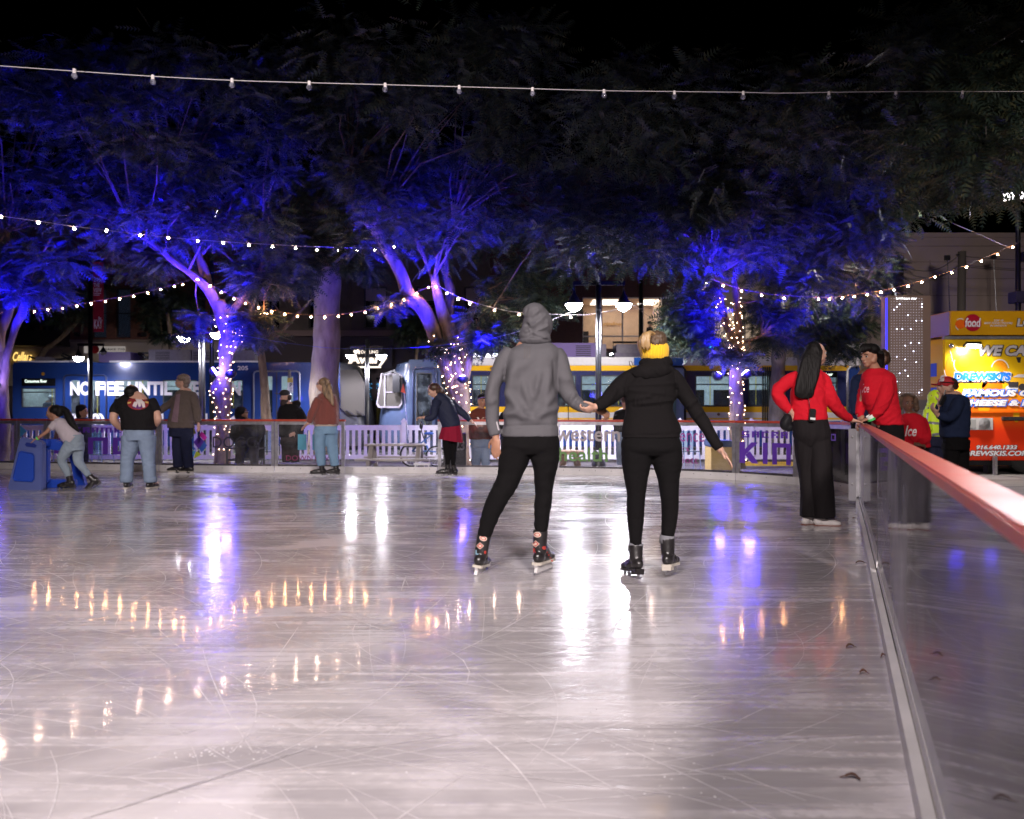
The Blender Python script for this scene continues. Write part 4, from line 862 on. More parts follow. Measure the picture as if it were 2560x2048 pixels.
MB().tube([q(1021, 1100), q(1016, 1040), q(1010, 982)], .008, 6).build("flag_rod", WHITEP, bk)
MB().add([q(1008, 958), q(1002, 980), q(1014, 984), q(1009, 980, .03)], [(0, 1, 2), (0, 3, 1), (0, 2, 3)]).build("flag", mat("flag_orange_glow", (.9, .12, .05), .5, emit=(1, .15, .1), es=.05), bk)  # flag cloth is given a slight glow of its own
# dark box sign with 23
bs = empty("sandwich_board", (pxx(1138, 17.2), 17.2, fz), "dark board with the number 23 behind the skater in the red skirt", "sign")
MB().b2(pxx(1108, 17.2), pxx(1165, 17.2), 17.2, 17.35, fz, pz(1083, 17.2)).build("board", mat("board_dark", (.03, .03, .035), .6), bs, bevel=.01)
lettering("lettering", mat("chalk_grey", (.3, .3, .32), .8), bs, "23", lambda u, v: Vector((pxx(u, 17.2), 17.19, pz(v, 17.19))), (1135, 1162, 1126, 1102), bold=.03)
def stool(px_, d, label):
    x = pxx(px_, d); r = empty("wooden_stool", (x, d, fz), label, "stool"); W = mat("driftwood", (.33, .22, .14), .7, var=.25, bump=.2)
    MB().lathe([(.28, .36), (.30, .38), (.30, .43), (.27, .45)], (x, d, fz + .12), 18).build("seat", W, r, True)
    for a in (0.5, 2.1, 3.7, 5.3): MB().bar((x + .18 * math.cos(a), d + .18 * math.sin(a), fz + .48), (x + .27 * math.cos(a), d + .27 * math.sin(a), fz), .07).build("leg", W, r)
stool(1425, 18.5, "round wooden stool behind the green health lettering")
wb = empty("wooden_box", (pxx(1805, 18.2), 18.4, fz), "yellow wooden bin with a dark blue lid behind the plum lettering", "bin")
MB().b2(pxx(1778, 18.2), pxx(1836, 18.2), 18.2, 18.8, fz, pz(1118, 18.2)).build("body", mat("ply_yellow", (.52, .36, .12), .6, var=.1, stretch=(1, 1, 6)), wb, bevel=.01)
MB().b2(pxx(1776, 18.2), pxx(1838, 18.2), 18.17, 18.83, pz(1118, 18.2) + .003, pz(1102, 18.2)).build("lid", mat("lid_blue", (.02, .05, .14), .5), wb, bevel=.02)
ACR = glass("clear_acrylic", (.7, .85, .92), .05, 1.5, .12, (.55, .75, .9))
def chair(px_, d, rz, label):
    r = empty("clear_chair", (0, 0, 0), label, "chair", "clear acrylic chairs by the picket fence")
    MB().box((0, 0, .45), (.42, .42, .02)).build("seat", ACR, r, bevel=.006); MB().box((0, .2, .70), (.40, .02, .46)).build("backrest", ACR, r, bevel=.006)
    for a in (-.19, .19):
        for b in (-.19, .19): MB().bar((a, b, .44), (a * 1.15, b * 1.15, 0), .022).build("leg", mat("chair_leg_blue", (.35, .42, .6), .3, .4), r)
    r.location = (pxx(px_, d), d, fz); r.rotation_euler[2] = rz
for px_, d, rz, lb in ((150, 20.2, .2, "clear chair seen over the girl's skating aid"), (222, 20.4, -.1, "clear chair behind the ponytail of the girl"), (250, 19.0, 2.9, "clear chair just left of the man in black"), (1722, 20.5, .2, "clear chair behind the plum lettering"), (190, 18.8, 3.3, "clear chair facing the fence, between the girl and the seated onlooker"), (662, 20.3, .4, "folding chair with clear seat right of the seated man in the hood")): chair(px_, d, rz, lb)
# parking sign on tram platform
ps = empty("parking_sign", (pxx(727, 30), 30, -.6), "small yellow and white sign on a silver post before the tram door", "sign")
MB().tube([(pxx(724, 30), 30, -.6), (pxx(724, 30), 30, pz(925, 30))], .045, 10).build("post", ALU, ps, True)
MB().b2(pxx(720.5, 30), pxx(733.5, 30), 29.9, 29.94, pz(982, 30), pz(957, 30)).build("plate", mat("sign_plate", (.6, .6, .6), .5), ps); MB().b2(pxx(720.5, 30), pxx(733.5, 30), 29.9, 29.94, pz(956.6, 30), pz(945, 30)).build("plate", mat("sign_yellow", (.5, .36, .03), .5), ps)
lettering("lettering", VBLK, ps, "P", lambda u, v: Vector((pxx(u, 29.89), 29.89, pz(v, 29.89))), (724, 731, 968, 957.5), bold=.03); lettering("lettering", VBLK, ps, "NO\nBIKES", lambda u, v: Vector((pxx(u, 29.89), 29.89, pz(v, 29.89))), (723, 732, 980, 970))
# planting strip behind the fence
hb = MB(); rr = random.Random(9)
for i in range(7000):
    x = rr.uniform(pxx(-200, 24.6), pxx(1320, 24.6)); y = 24.0 + rr.random() * 1.0; z = fz + abs(rr.gauss(0, .22)); a = rr.random() * 6.3; t = rr.uniform(-.6, .6); e = Vector((math.cos(a), math.sin(a), t)) * .05; n_ = Vector((-e.y, e.x, .02)) * .4; c = Vector((x, y, z))
    hb.add([c - e, c + n_, c + e, c - n_], [(0, 1, 2, 3)])
me = bpy.data.meshes.new("ground_cover"); me.from_pydata(hb.v, [], hb.f); o = mobj("ground_cover", me, mat("ivy", (.035, .07, .025), .5, var=.4)); tag(o, kind="stuff")

# ================================================================ DOTTED LIGHT PILLAR
dp = 17.8; xa, xb = pxx(2219, dp), pxx(2327, dp); pr = empty("light_pillar", ((xa + xb) / 2, dp, fz), "tall brown metal pillar with a grid of small white lights right of the red sweatshirts", "pillar")
MB().b2(xa, xb, dp, dp + .32, fz, pz(739, dp)).build("body", mat("pillar_bronze", (.27, .18, .14), .45, .2, var=.06, vs=2), pr, bevel=.008)
MB().b2(xa + .02, xb - .02, dp - .008, dp - .001, fz, pz(1000, dp)).build("lower_panel", mat("pillar_grey", (.20, .18, .18), .4, .5), pr)
dots = MB(); brt = MB(); BR = {(3, 2), (2, 3), (1, 4), (11, 2), (11, 3), (6, 6), (9, 8), (11, 8), (2, 11), (4, 11), (7, 11), (7, 16), (10, 16), (5, 17), (8, 19), (2, 21), (5, 22), (9, 23), (5, 26), (3, 27), (6, 28), (2, 30), (11, 33), (10, 34), (3, 34)}
for r_ in range(36):
    for c_ in range(12):
        if r_ == 0 and 2 < c_ < 10: continue
        v = Vector((pxx(2228 + c_ * 6.95, dp), dp - .004, pz(747 + r_ * 6.9, dp)))
        (brt if (c_, r_) in BR else dots).lathe([(.006, 0), (.006, .004)] if (c_, r_) not in BR else [(.0125, 0), (.009, .008)], v, 6, Matrix.Rotation(R(90), 3, 'X'))
tag(dots.build("small_lights", emis("led_dim", (.85, .85, 1), 1.3), pr), kind="stuff"); tag(brt.build("bright_lights", emis("led_bright", (.7, .75, 1), 7), pr), kind="stuff")
lettering("lettering", emis("led_text", (.95, .95, 1), 2.5), pr, "brightest star", lambda u, v: Vector((pxx(u, dp), dp - .006, pz(v, dp))), (2240, 2292, 751, 743), bold=.02)
MB().b2(xa - .03, xa - .001, dp + .0, dp + .04, fz, pz(745, dp)).build("blue_light_strip", emis("strip_blue", (.06, .05, 1), 1.5), pr)
for k in range(7): MB().b2(pxx(2296, dp), pxx(2318 - k % 3 * 3, dp), dp - .011, dp - .0085, pz(1026 + k * 4 + 1, dp), pz(1026 + k * 4, dp)).build("engraved_line", mat("engrave", (.35, .33, .33), .6), pr)

# ================================================================ FOOD TRUCK
d = 19.0; T0 = pxx(2359, d); TX = T0 + 6.6; tk = empty("food_truck", (T0 + 3.2, d + 1.1, fz), "yellow and red food truck with blue grilled cheese lettering at the right edge", "food truck")
tm = bpy.data.materials.new("truck_wrap"); tm.use_nodes = True; nt = tm.node_tree; b = nt.nodes["Principled BSDF"]
g = nt.nodes.new("ShaderNodeNewGeometry"); sp = nt.nodes.new("ShaderNodeSeparateXYZ"); nt.links.new(g.outputs["Position"], sp.inputs[0]); mr_ = nt.nodes.new("ShaderNodeMapRange"); mr_.inputs[1].default_value = 0; mr_.inputs[2].default_value = 2.7; nt.links.new(sp.outputs[2], mr_.inputs[0])
rp = nt.nodes.new("ShaderNodeValToRGB"); rp.color_ramp.elements[0].position = .25; rp.color_ramp.elements[0].color = (.80, .045, .01, 1); rp.color_ramp.elements[1].position = .75; rp.color_ramp.elements[1].color = (.85, .52, .01, 1)
e = rp.color_ramp.elements.new(.45); e.color = (.85, .2, .01, 1); nt.links.new(mr_.outputs[0], rp.inputs[0]); nt.links.new(rp.outputs[0], b.inputs["Base Color"]); b.inputs["Roughness"].default_value = .28; b.inputs["Coat Weight"].default_value = .4
zt = pz(846, d); zb_ = pz(1151, d)
MB().b2(T0, TX, d, d + 2.3, zb_, zt).build("body", tm, tk, bevel=.03)
MB().b2(T0 + .01, TX, d - .02, d + .1, zt - .02, zt + .045).build("roof_trim", ALU, tk, bevel=.006)
TY = mat("truck_yellow", (.72, .36, .008), .3, coat=.3)
ts_ = MB().b2(pxx(2375, d), TX, d - .04, d + 2.1, pz(838, d), pz(778, d)).build("roof_sign", TY, tk, bevel=.01)
MB().b2(pxx(2375, d) - .02, pxx(2375, d) - .001, d + .02, d + 2.0, pz(838, d), pz(780, d)).build("sign_end", mat("sign_end_grey", (.3, .26, .36), .4), ts_)
TM = lambda y: (lambda u, v: Vector((pxx(u, y), y, pz(v, y))))
f1, f2, f3 = TM(d - .006), TM(d - .010), TM(d - .014); s1 = TM(d - .046); s2 = TM(d - .050)
WL = mat("wrap_white", (.78, .76, .8), .35); BL = mat("wrap_blue", (.02, .16, .75), .3); BLD = mat("wrap_navy", (.01, .03, .14), .35); REDL = mat("wrap_crimson", (.45, .006, .03), .35); ORL = mat("wrap_orange", (.85, .14, .005), .35); ORL2 = mat("wrap_light_orange", (.85, .3, .01), .35); GRYL = mat("wrap_silver", (.62, .58, .6), .35); CHL = mat("wrap_charcoal", (.04, .035, .04), .4)
def disc(m, fnn, cx, cy_, rx, ry, n=28, a0=0, a1=360, inner=0, name="graphic", par=None):
    vs = [fnn(cx + rx * math.cos(R(a)), cy_ - ry * math.sin(R(a))) for a in np.linspace(a0, a1, n)]
    if inner: ins = [fnn(cx + rx * inner * math.cos(R(a)), cy_ - ry * inner * math.sin(R(a))) for a in np.linspace(a0, a1, n)]; MB().add(vs + ins, [(i, i + 1, n + i + 1, n + i) for i in range(n - 1)]).build(name, m, par or tk)
    else: MB().add(vs[:-1] if a1 - a0 == 360 else vs, [tuple(range(n - 1 if a1 - a0 == 360 else n))]).build(name, m, par or tk)
disc(ORL, s1, 2401, 811, 13, 11, par=ts_); disc(WL, s1, 2401, 811, 16, 15, a0=60, a1=125, inner=.88, par=ts_); disc(WL, s1, 2405, 812, 17, 17, a0=185, a1=235, inner=.88, par=ts_); disc(REDL, s2, 2432, 807, 21.5, 21.5, par=ts_)
s3 = TM(d - .054)
lettering("lettering", WL, ts_, "food", s3, (2413, 2452, 818, 795), bold=.03, shear=.15); lettering("lettering", WL, ts_, "network", s3, (2422, 2446, 818, 814))
lettering("lettering", WL, ts_, "TOP 10\nBEST FOOD TRUCKS\nIN AMERICA", s3, (2460, 2532, 817, 799), bold=.02, shear=.3)
lettering("lettering", CHL, ts_, "LOCAL", s2, (2540, 2640, 818, 795), bold=.09, shear=.15); lettering("lettering", GRYL, ts_, "LOCAL", s3, (2542, 2638, 816.5, 796.5), bold=.05, shear=.15)
def outl(s, box, m_in, m_out, sh=.25, b1=.11, b2_=.05, fa_=None, fb_=None, g_=1.6):
    lettering("lettering", m_out, tk, s, fa_ or f2, (box[0] - g_, box[1] + g_, box[2] + g_, box[3] - g_), bold=b1, shear=sh); lettering("lettering", m_in, tk, s, fb_ or f3, box, bold=b2_, shear=sh)
outl("WE CATER!", (2447, 2640, 890, 863), GRYL, CHL)
outl("DREWSKI'S", (2385, 2527, 952, 931), BL, WL, .1, .12, .06, g_=2.2)
lettering("lettering", CHL, tk, "DREWSKI'S", f1, (2386, 2532, 958, 931), bold=.15, shear=.1)
outl("FAMOUS GRILLED", (2405, 2680, 991, 975), WL, BL, .2, .14, .05, g_=2.5); outl("CHEESE & MORE", (2398, 2652, 1015, 1000), WL, BL, .2, .14, .05, g_=2.5)
outl("916.640.1333", (2441, 2543, 1124, 1113), WL, CHL, .2, .08, .04, g_=1.2); outl("DREWSKIS.COM", (2408, 2573, 1140, 1127), WL, CHL, .2, .08, .04, g_=1.2)
for (m_, cx_, cy2, rx, ry) in ((ORL2, 2410, 905, 14, 14), (ORL2, 2456, 905, 7, 7), (ORL2, 2500, 925, 18, 28), (ORL2, 2375, 950, 14, 60), (ORL2, 2440, 950, 30, 26), (ORL, 2480, 965, 26, 18), (ORL2, 2590, 940, 30, 40)): disc(m_, TM(d - .003), cx_, cy2, rx, ry)
for (cx_, cy2, rx, ry, a0, a1) in ((2500, 925, 23, 27, 10, 165), (2400, 910, 16, 22, 150, 260), (2373, 930, 10, 55, 30, 80), (2380, 925, 20, 26, 180, 250)): disc(WL, f1, cx_, cy2, rx, ry, a0=a0, a1=a1, inner=.9)
disc(TY, f1, 2541, 1040, 8, 16); disc(TY, f1, 2460, 1020, 15, 12, a0=180, a1=359)
# painted yellow off-roader
JE = mat("wrap_jeep", (.75, .4, .02), .4)
for pts, m_ in (([(2522, 962), (2528, 944), (2545, 936), (2600, 936), (2600, 966), (2522, 966)], JE), ([(2532, 943), (2545, 936), (2570, 936), (2570, 944)], GRYL), ([(2521, 955), (2546, 955), (2546, 968), (2521, 968)], CHL)): MB().add([f3(*p) if m_ is not JE else f2(*p) for p in pts], [tuple(range(len(pts)))]).build("graphic", m_, tk)
disc(CHL, f3, 2556, 968, 9, 9); disc(WL, f1, 2530, 970, 16, 7)
MB().add([f1(*p) for p in ((2540, 893), (2553, 893), (2551, 907), (2545, 907))], [(0, 1, 2, 3)]).build("graphic", CHL, tk)
vent = MB().b2(pxx(2414, d), pxx(2481, d), d - .03, d + .0, pz(1075, d), pz(1045, d)).build("hatch", mat("hatch_steel", (.62, .60, .6), .35, .3), tk, bevel=.006)
MB().b2(pxx(2418, d), pxx(2438, d), d - .034, d - .031, pz(1071, d), pz(1049, d)).build("grille", mat("grille_grey", (.3, .3, .3), .5), vent); MB().lathe([(.12, 0), (.13, .012), (.04, .03)], f1(2459, 1059) - Vector((0, .03, 0)), 18, Matrix.Rotation(R(90), 3, 'X')).build("cap", ALU, vent)
MB().b2(pxx(2503, d), TX, d - .08, d, pz(1051, d), pz(1042, d)).build("shelf", DARKM, tk, bevel=.006); MB().b2(T0 + .4, TX, d - .02, d, pz(1032, d), pz(1027, d)).build("rub_rail", ORL, tk, bevel=.004)
for px_ in (2378,): MB().ball(f1(px_, 865), .06, 12).build("marker_lamp", mat("lens_chrome", (.6, .6, .65), .15, .8), tk, True)
w_ = MB(); wc = Vector((pxx(2580, d), d + .1, fz + .42))
wh = MB().lathe([(.30, 0), (.42, .02), (.42, .22), (.3, .24)], wc, 28, Matrix.Rotation(R(-90), 3, 'X')).build("wheel", mat("tyre", (.015, .015, .015), .8), tk, True); MB().lathe([(.28, 0), (.29, .06)], wc + Vector((0, .02, 0)), 20, Matrix.Rotation(R(-90), 3, 'X')).build("rim", ALU, wh)
for px_, m_ in ((2489, BLACKM), (2497, BLACKM)): MB().b2(pxx(px_, d), pxx(px_ + 9, d), d + .3, d + .5, fz, zb_).build("support_jack", m_, tk)
MB().b2(pxx(2475, d), pxx(2481, d), d - .2, d - .1, fz, zb_ + .1).build("support_jack", ALU, tk)
MB().b2(T0 + .3, TX - .1, d + .15, d + 2.1, zb_ - .12, zb_ - .001).build("chassis", BLACKM, tk)
fl = Vector((pxx(2436, d - .25), d - .22, pz(864, d - .25))); fh = MB().box(fl + Vector((0, .05, .03)), (.34, .16, .06), M=Matrix.Rotation(R(-25), 3, 'X')).build("flood_lamp", BLACKM, tk, bevel=.006)
MB().box(fl - Vector((0, .0, .02)), (.26, .13, .012), M=Matrix.Rotation(R(-25), 3, 'X')).build("lens", emis("truck_flood", (1, .96, .9), 70), fh)
spot("truck_light", fl + Vector((0, -.05, -.06)), fl + Vector((0, .34, -.75)), 80, (1, .93, .82), 150, .5, .08, tk)
spot("truck_light", fl + Vector((.1, -.08, -.05)), fl + Vector((.5, -1.2, -2.2)), 420, (1, .93, .85), 140, .6, .08, tk)
# side end lettering with the blue wash of light painted into its colour
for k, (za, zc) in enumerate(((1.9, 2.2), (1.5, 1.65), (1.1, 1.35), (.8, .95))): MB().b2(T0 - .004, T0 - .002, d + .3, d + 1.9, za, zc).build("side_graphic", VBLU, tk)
# fallen leaves on the rink and pavement
LF = mat("dead_leaf", (.09, .035, .02), .8, var=.3)
def leaf(px_, py_, s, a, lb):
    dd = EYE * F / (py_ - 1024) if py_ > 1200 else (EYE + .3) * F / (py_ - 1024); z = .004 if py_ > 1200 else -.29; c = Vector((pxx(px_, dd), dd, z)); m_ = MB(); n = 9
    vs = []
    for i in range(n):
        t = i / (n - 1); ww = s * .33 * math.sin(math.pi * t) ** .8 * (1 + .25 * (i % 2)); x = (t - .5) * s * 2; zz = .006 + .012 * math.sin(3 * t)
        vs += [(x, -ww, zz + .006), (x, 0, zz), (x, ww, zz + .009)]
    M_ = Matrix.Rotation(a, 3, 'Z'); vs = [M_ @ Vector(v) + c for v in vs]
    m_.add(vs, [(3 * i + j, 3 * i + j + 1, 3 * i + j + 4, 3 * i + j + 3) for i in range(n - 1) for j in (0, 1)]); m_.tube([M_ @ Vector((s, 0, .012)) + c, M_ @ Vector((s * 1.7, s * .2, .006)) + c], .0018, 4)
    tag(m_.build("fallen_leaf", LF), lb, "leaf", "fallen leaves")
leaf(2132, 1956, .022, 2.6, "curled brown leaf on the ice nearest the camera, by the barrier foot"); leaf(2125, 1625, .022, .2, "brown leaf on the ice beside the barrier, half way down the photo"); leaf(2150, 1412, .035, .1, "dark leaf against the kickboard near the gate post")
leaf(2208, 1650, .016, .4, "small brown leaf touching the barrier kickboard"); leaf(2158, 1690, .016, 0, "thin leaf on the ice below the other leaves by the barrier"); leaf(2135, 1300, .03, .8, "leaf on the ice behind the long-haired woman's skates")
for i in range(10): leaf(2490 + (i * 37) % 80, 1163 + (i * 13) % 26, .06, i * 1.3, "dry leaf on the pavement beside the food truck wheel")

# ================================================================ STRING LIGHTS
CORD = mat("cord_white", (.45, .42, .42), .6); CORDD = mat("cord_dark", (.1, .06, .05), .6)
BULB = emis("bulb_warm", (1, .45, .18), 480); BULBW = emis("bulb_white", (1, .68, .5), 400); BG = glass("bulb_glass_unlit", (.75, .75, .85), .02, 1.5, .16, (.7, .7, .85), 20)
def smooth_px(pts, n=6): return [Vector(p) for p in catmull([tuple(q_) for q_ in pts], n)]
def string_light(name, cord3, bulbs, label, m, cr, br, lit=True, drop=.05, cm=None):
    r = empty("string_light", cord3[0], label, "string light", "bulb strings over the rink")
    MB().tube(cord3, cr, 5).build("cord", cm or CORD, r)
    for b_ in bulbs:
        if lit:
            MB().lathe([(br * .5, br * 2.2), (br * .5, br * .8)], b_, 7).build("socket", CORD, r); MB().ball(b_, br, 12).build("bulb", m, r, True)
        else:
            s_ = MB().lathe([(br * .55, br * 2.3), (br * .6, br * .7)], b_, 10).build("socket", mat("socket_white", (.6, .56, .56), .5), r)
            g_ = MB().ball(b_, br, 14).build("bulb", m, r, True); MB().tube([b_ + Vector((0, 0, br * .7)), b_ + Vector((br * .3, 0, 0)), b_ - Vector((0, 0, br * .3))], br * .08, 4).build("filament", ALU, g_)
    return r
K = 1.18738
c1 = [(-40, 162), (186, 178), (382, 191), (580, 201), (773, 207), (965, 212), (1148, 217), (1330, 222), (1510, 227), (1686, 229), (1858, 231), (1950, 233), (2072, 231), (2240, 229), (2406, 229), (2600, 229)]
dd = lambda x, a, b: a + (b - a) * x / 2560
cp = smooth_px([P(x, y, dd(x, 6.2, 8.4)) for x, y in c1])
bb = [P(x, y + 12, dd(x, 6.2, 8.4)) for x, y in ((186, 178), (382, 193), (580, 201), (773, 207), (963, 212), (1148, 217), (1331, 222), (1510, 227), (1686, 230), (1858, 231), (2072, 231), (2240, 230), (2406, 229))]
string_light("s", cp, bb, "near string of unlit clear bulbs crossing the top of the photo", BG, .0035, .0225, False)
c2 = [(-60, 528), (0, 540), (96, 553), (186, 566), (350, 586), (497, 600), (686, 612), (843, 619), (938, 620), (985, 614)]
b2 = [(2, 543), (96, 557), (186, 572), (266, 577), (351, 589), (421, 595), (495, 603), (558, 608), (622, 613), (681, 617), (739, 621), (792, 625), (844, 625), (892, 626), (937, 625), (985, 617)]
d2 = lambda x: 13.5 + (21.8 - 13.5) * max(0, x) / 985
string_light("s", smooth_px([P(x, y, d2(x)) for x, y in c2]), [P(x, y, d2(x)) for x, y in b2], "lit string running from the left edge down to the leaning middle tree", BULBW, .006, .020)
b3 = [(10, 786), (48, 783), (85, 779), (120, 775), (157, 771), (192, 766), (228, 760), (264, 755), (299, 748), (334, 741), (369, 733), (402, 724), (436, 716), (457, 712), (494, 699)]
string_light("s", smooth_px([P(x, y - 5, 22.5) for x, y in [(-30, 790)] + b3[::2] + [(494, 699)]]), [P(x, y, 22.4 - 1.3 * max(0, (x - 300) / 194)) for x, y in b3], "lit string from the left edge up to the leftmost wrapped trunk beside the tall lamp", BULB, .007, .0195, cm=CORDD)
b4 = [(525, 716), (553, 731), (585, 747), (614, 759), (646, 770), (679, 779), (712, 786), (744, 791), (778, 793), (812, 793), (846, 791), (878, 787), (913, 781), (944, 772), (978, 762), (1010, 750), (1041, 735), (1071, 719), (1090, 717)]
string_light("s", smooth_px([P(x, y - 5, 21.6) for x, y in [(500, 700)] + b4[::2]]), [P(x, y, 21.5) for x, y in b4], "sagging lit string between the two lit trees, in front of the thick pale trunk", BULB, .007, .0195, cm=CORDD)
b5 = [(1117, 734), (1146, 748), (1174, 759), (1236, 776), (1298, 787), (1427, 793), (1495, 789), (1630, 759), (1698, 737), (1766, 709)]
string_light("s", smooth_px([P(x, y - 6, 20.8) for x, y in [(1100, 722)] + b5 + [(1772, 704)]]), [P(x, y, 20.7) for x, y in b5], "lit string passing behind the hooded man to the right lit tree", BULBW, .007, .020)
b6 = [(1808, 714), (1854, 728), (1904, 738), (1960, 746), (2046, 748), (2074, 748), (2106, 745), (2136, 742), (2168, 737), (2202, 731), (2235, 725), (2270, 716), (2305, 706), (2337, 693), (2379, 682), (2416, 668), (2454, 653), (2494, 636), (2532, 618)]
string_light("s", smooth_px([P(x, y - 5, 19.5 + (x - 1800) / 760 * 3.5) for x, y in [(1775, 700)] + b6[::2] + [(2600, 585)]]), [P(x, y, 19.4 + (x - 1800) / 760 * 3.5) for x, y in b6], "lit string from the right lit tree rising over the food truck", BULB, .007, .0195, cm=CORDD)
for k, (pts, dd_, lb) in enumerate((([(2330, 525), (2378, 556), (2440, 583), (2528, 622)], 22.5, "pale support rope from the dark pole up into the tree at the right"), ([(600, 838), (720, 858), (860, 872), (1060, 868), (1175, 852)], 20.5, "blue lit cable between the trees under the bulb string"), ([(1100, 875), (1300, 828), (1440, 776)], 20.4, "thin cable behind the hooded man up to the double lamp"), ([(1570, 755), (1660, 815), (1740, 846)], 20.4, "thin dark cable from the double lamp to the right lit tree"), ([(1380, 800), (1560, 775), (1720, 768)], 24, "thin pale cable in front of the lit office window"))):
    tag(MB().tube(smooth_px([P(x, y, dd_) for x, y in pts]), .0045, 5).build("cable", CORD if k in (0, 2, 4) else (mat("cord_blue_lit", (.1, .12, .5), .5) if k == 1 else CORDD)), lb, "cable")  # blue cord carries the floodlight tint in its own colour
# ================================================================ TREES
def bark(name, c, c2, sc_=9):
    m = mat(name, c, .85, c2=c2, vs=sc_, bump=1.0, bs=16, stretch=(1, 1, .35)); return m
BARK = bark("bark_brown", (.24, .17, .11), (.10, .065, .04)); BARKP = bark("bark_pale", (.42, .35, .27), (.22, .17, .13), 5); BARKG = bark("bark_grey", (.22, .20, .18), (.11, .10, .09))
LEAF = bpy.data.materials.new("leaf_green"); LEAF.use_nodes = True; nt = LEAF.node_tree; b = nt.nodes["Principled BSDF"]
oi = nt.nodes.new("ShaderNodeNewGeometry"); rp = nt.nodes.new("ShaderNodeValToRGB"); rp.color_ramp.elements[0].color = (.03, .05, .04, 1); rp.color_ramp.elements[1].color = (.11, .11, .05, 1); e = rp.color_ramp.elements.new(.6); e.color = (.05, .08, .055, 1)
nt.links.new(oi.outputs["Random Per Island"], rp.inputs[0]); nt.links.new(rp.outputs[0], b.inputs["Base Color"]); b.inputs["Roughness"].default_value = .45; b.inputs["Specular IOR Level"].default_value = .4
tr_ = nt.nodes.new("ShaderNodeBsdfTranslucent"); nt.links.new(rp.outputs[0], tr_.inputs[0]); mx = nt.nodes.new("ShaderNodeMixShader"); mx.inputs[0].default_value = .3
nt.links.new(b.outputs[0], mx.inputs[1]); nt.links.new(tr_.outputs[0], mx.inputs[2]); nt.links.new(mx.outputs[0], nt.nodes["Material Output"].inputs[0])

def frond_template(npair=7, L=.42, lw=.034, ll=.10):
    V = []; 
    for i in range(npair):
        t = .18 + .8 * i / (npair - 1); x = t * L; dr = -.10 * t * t * L; s = math.sin(math.pi * (.15 + .8 * t)) * .6 + .4
        for sg in (-1, 1):
            V += [(x - lw * .5, 0, dr), (x + lw * .6, 0, dr), (x + ll * .45 * s, sg * ll * s, dr - .012)]
    V += [(L * .95, -.008, -.09 * L), (L * .95, .008, -.09 * L), (L + ll * .7, 0, -.13 * L)]
    V += [(0, -.003, 0), (0, .003, 0), (L, 0, -.1 * L)]
    return np.array(V)
def crown_mesh(clumps, per, seed, scale=1.0, npair=7):
    """clumps: (x,y,z,r). pinnate leaves scattered on drooping twigs through each clump"""
    g = np.random.default_rng(seed); T = frond_template(npair); nv = len(T); C = np.repeat(np.array(clumps), per, axis=0); n = len(C)
    off = g.normal(size=(n, 3)); off /= np.linalg.norm(off, axis=1)[:, None]; off *= (g.random(n) ** .5)[:, None] * C[:, 3:4]; off[:, 2] *= .55
    pos = C[:, :3] + off
    dirv = off / (np.linalg.norm(off, axis=1)[:, None] + 1e-6) * .8 + g.normal(size=(n, 3)) * .55; dirv[:, 2] = dirv[:, 2] * .5 - .25; dirv /= np.linalg.norm(dirv, axis=1)[:, None]
    up = g.normal(size=(n, 3)) * .45 + np.array([0, 0, 1]); side = np.cross(up, dirv); side /= np.linalg.norm(side, axis=1)[:, None]; up = np.cross(dirv, side)
    s = (scale * g.uniform(.7, 1.25, n))[:, None, None]
    V = (T[None, :, 0:1] * dirv[:, None, :] + T[None, :, 1:2] * side[:, None, :] + T[None, :, 2:3] * up[:, None, :]) * s + pos[:, None, :]
    V = V.reshape(-1, 3).astype(np.float32); nt_ = len(V) // 3
    me = bpy.data.meshes.new("crown"); me.vertices.add(len(V)); me.vertices.foreach_set("co", V.ravel()); me.loops.add(nt_ * 3); me.loops.foreach_set("vertex_index", np.arange(nt_ * 3, dtype=np.int32))
    me.polygons.add(nt_); me.polygons.foreach_set("loop_start", np.arange(0, nt_ * 3, 3, dtype=np.int32)); me.polygons.foreach_set("loop_total", np.full(nt_, 3, dtype=np.int32)); me.update(); return me
def limb_pts(nodes, d, dys=0, dye=0):
    pts = []; rad = []; n = len(nodes)
    for i, (x, y, hw) in enumerate(nodes):
        dd_ = d + dys + (dye - dys) * i / max(1, n - 1); pts.append(P(x, y, dd_)); rad.append(hw * dd_ / F)
    out = catmull([(*p, r_) for p, r_ in zip(pts, rad)], 4)
    return [Vector(o_[:3]) for o_ in out], [max(.012, float(o_[3])) for o_ in out]
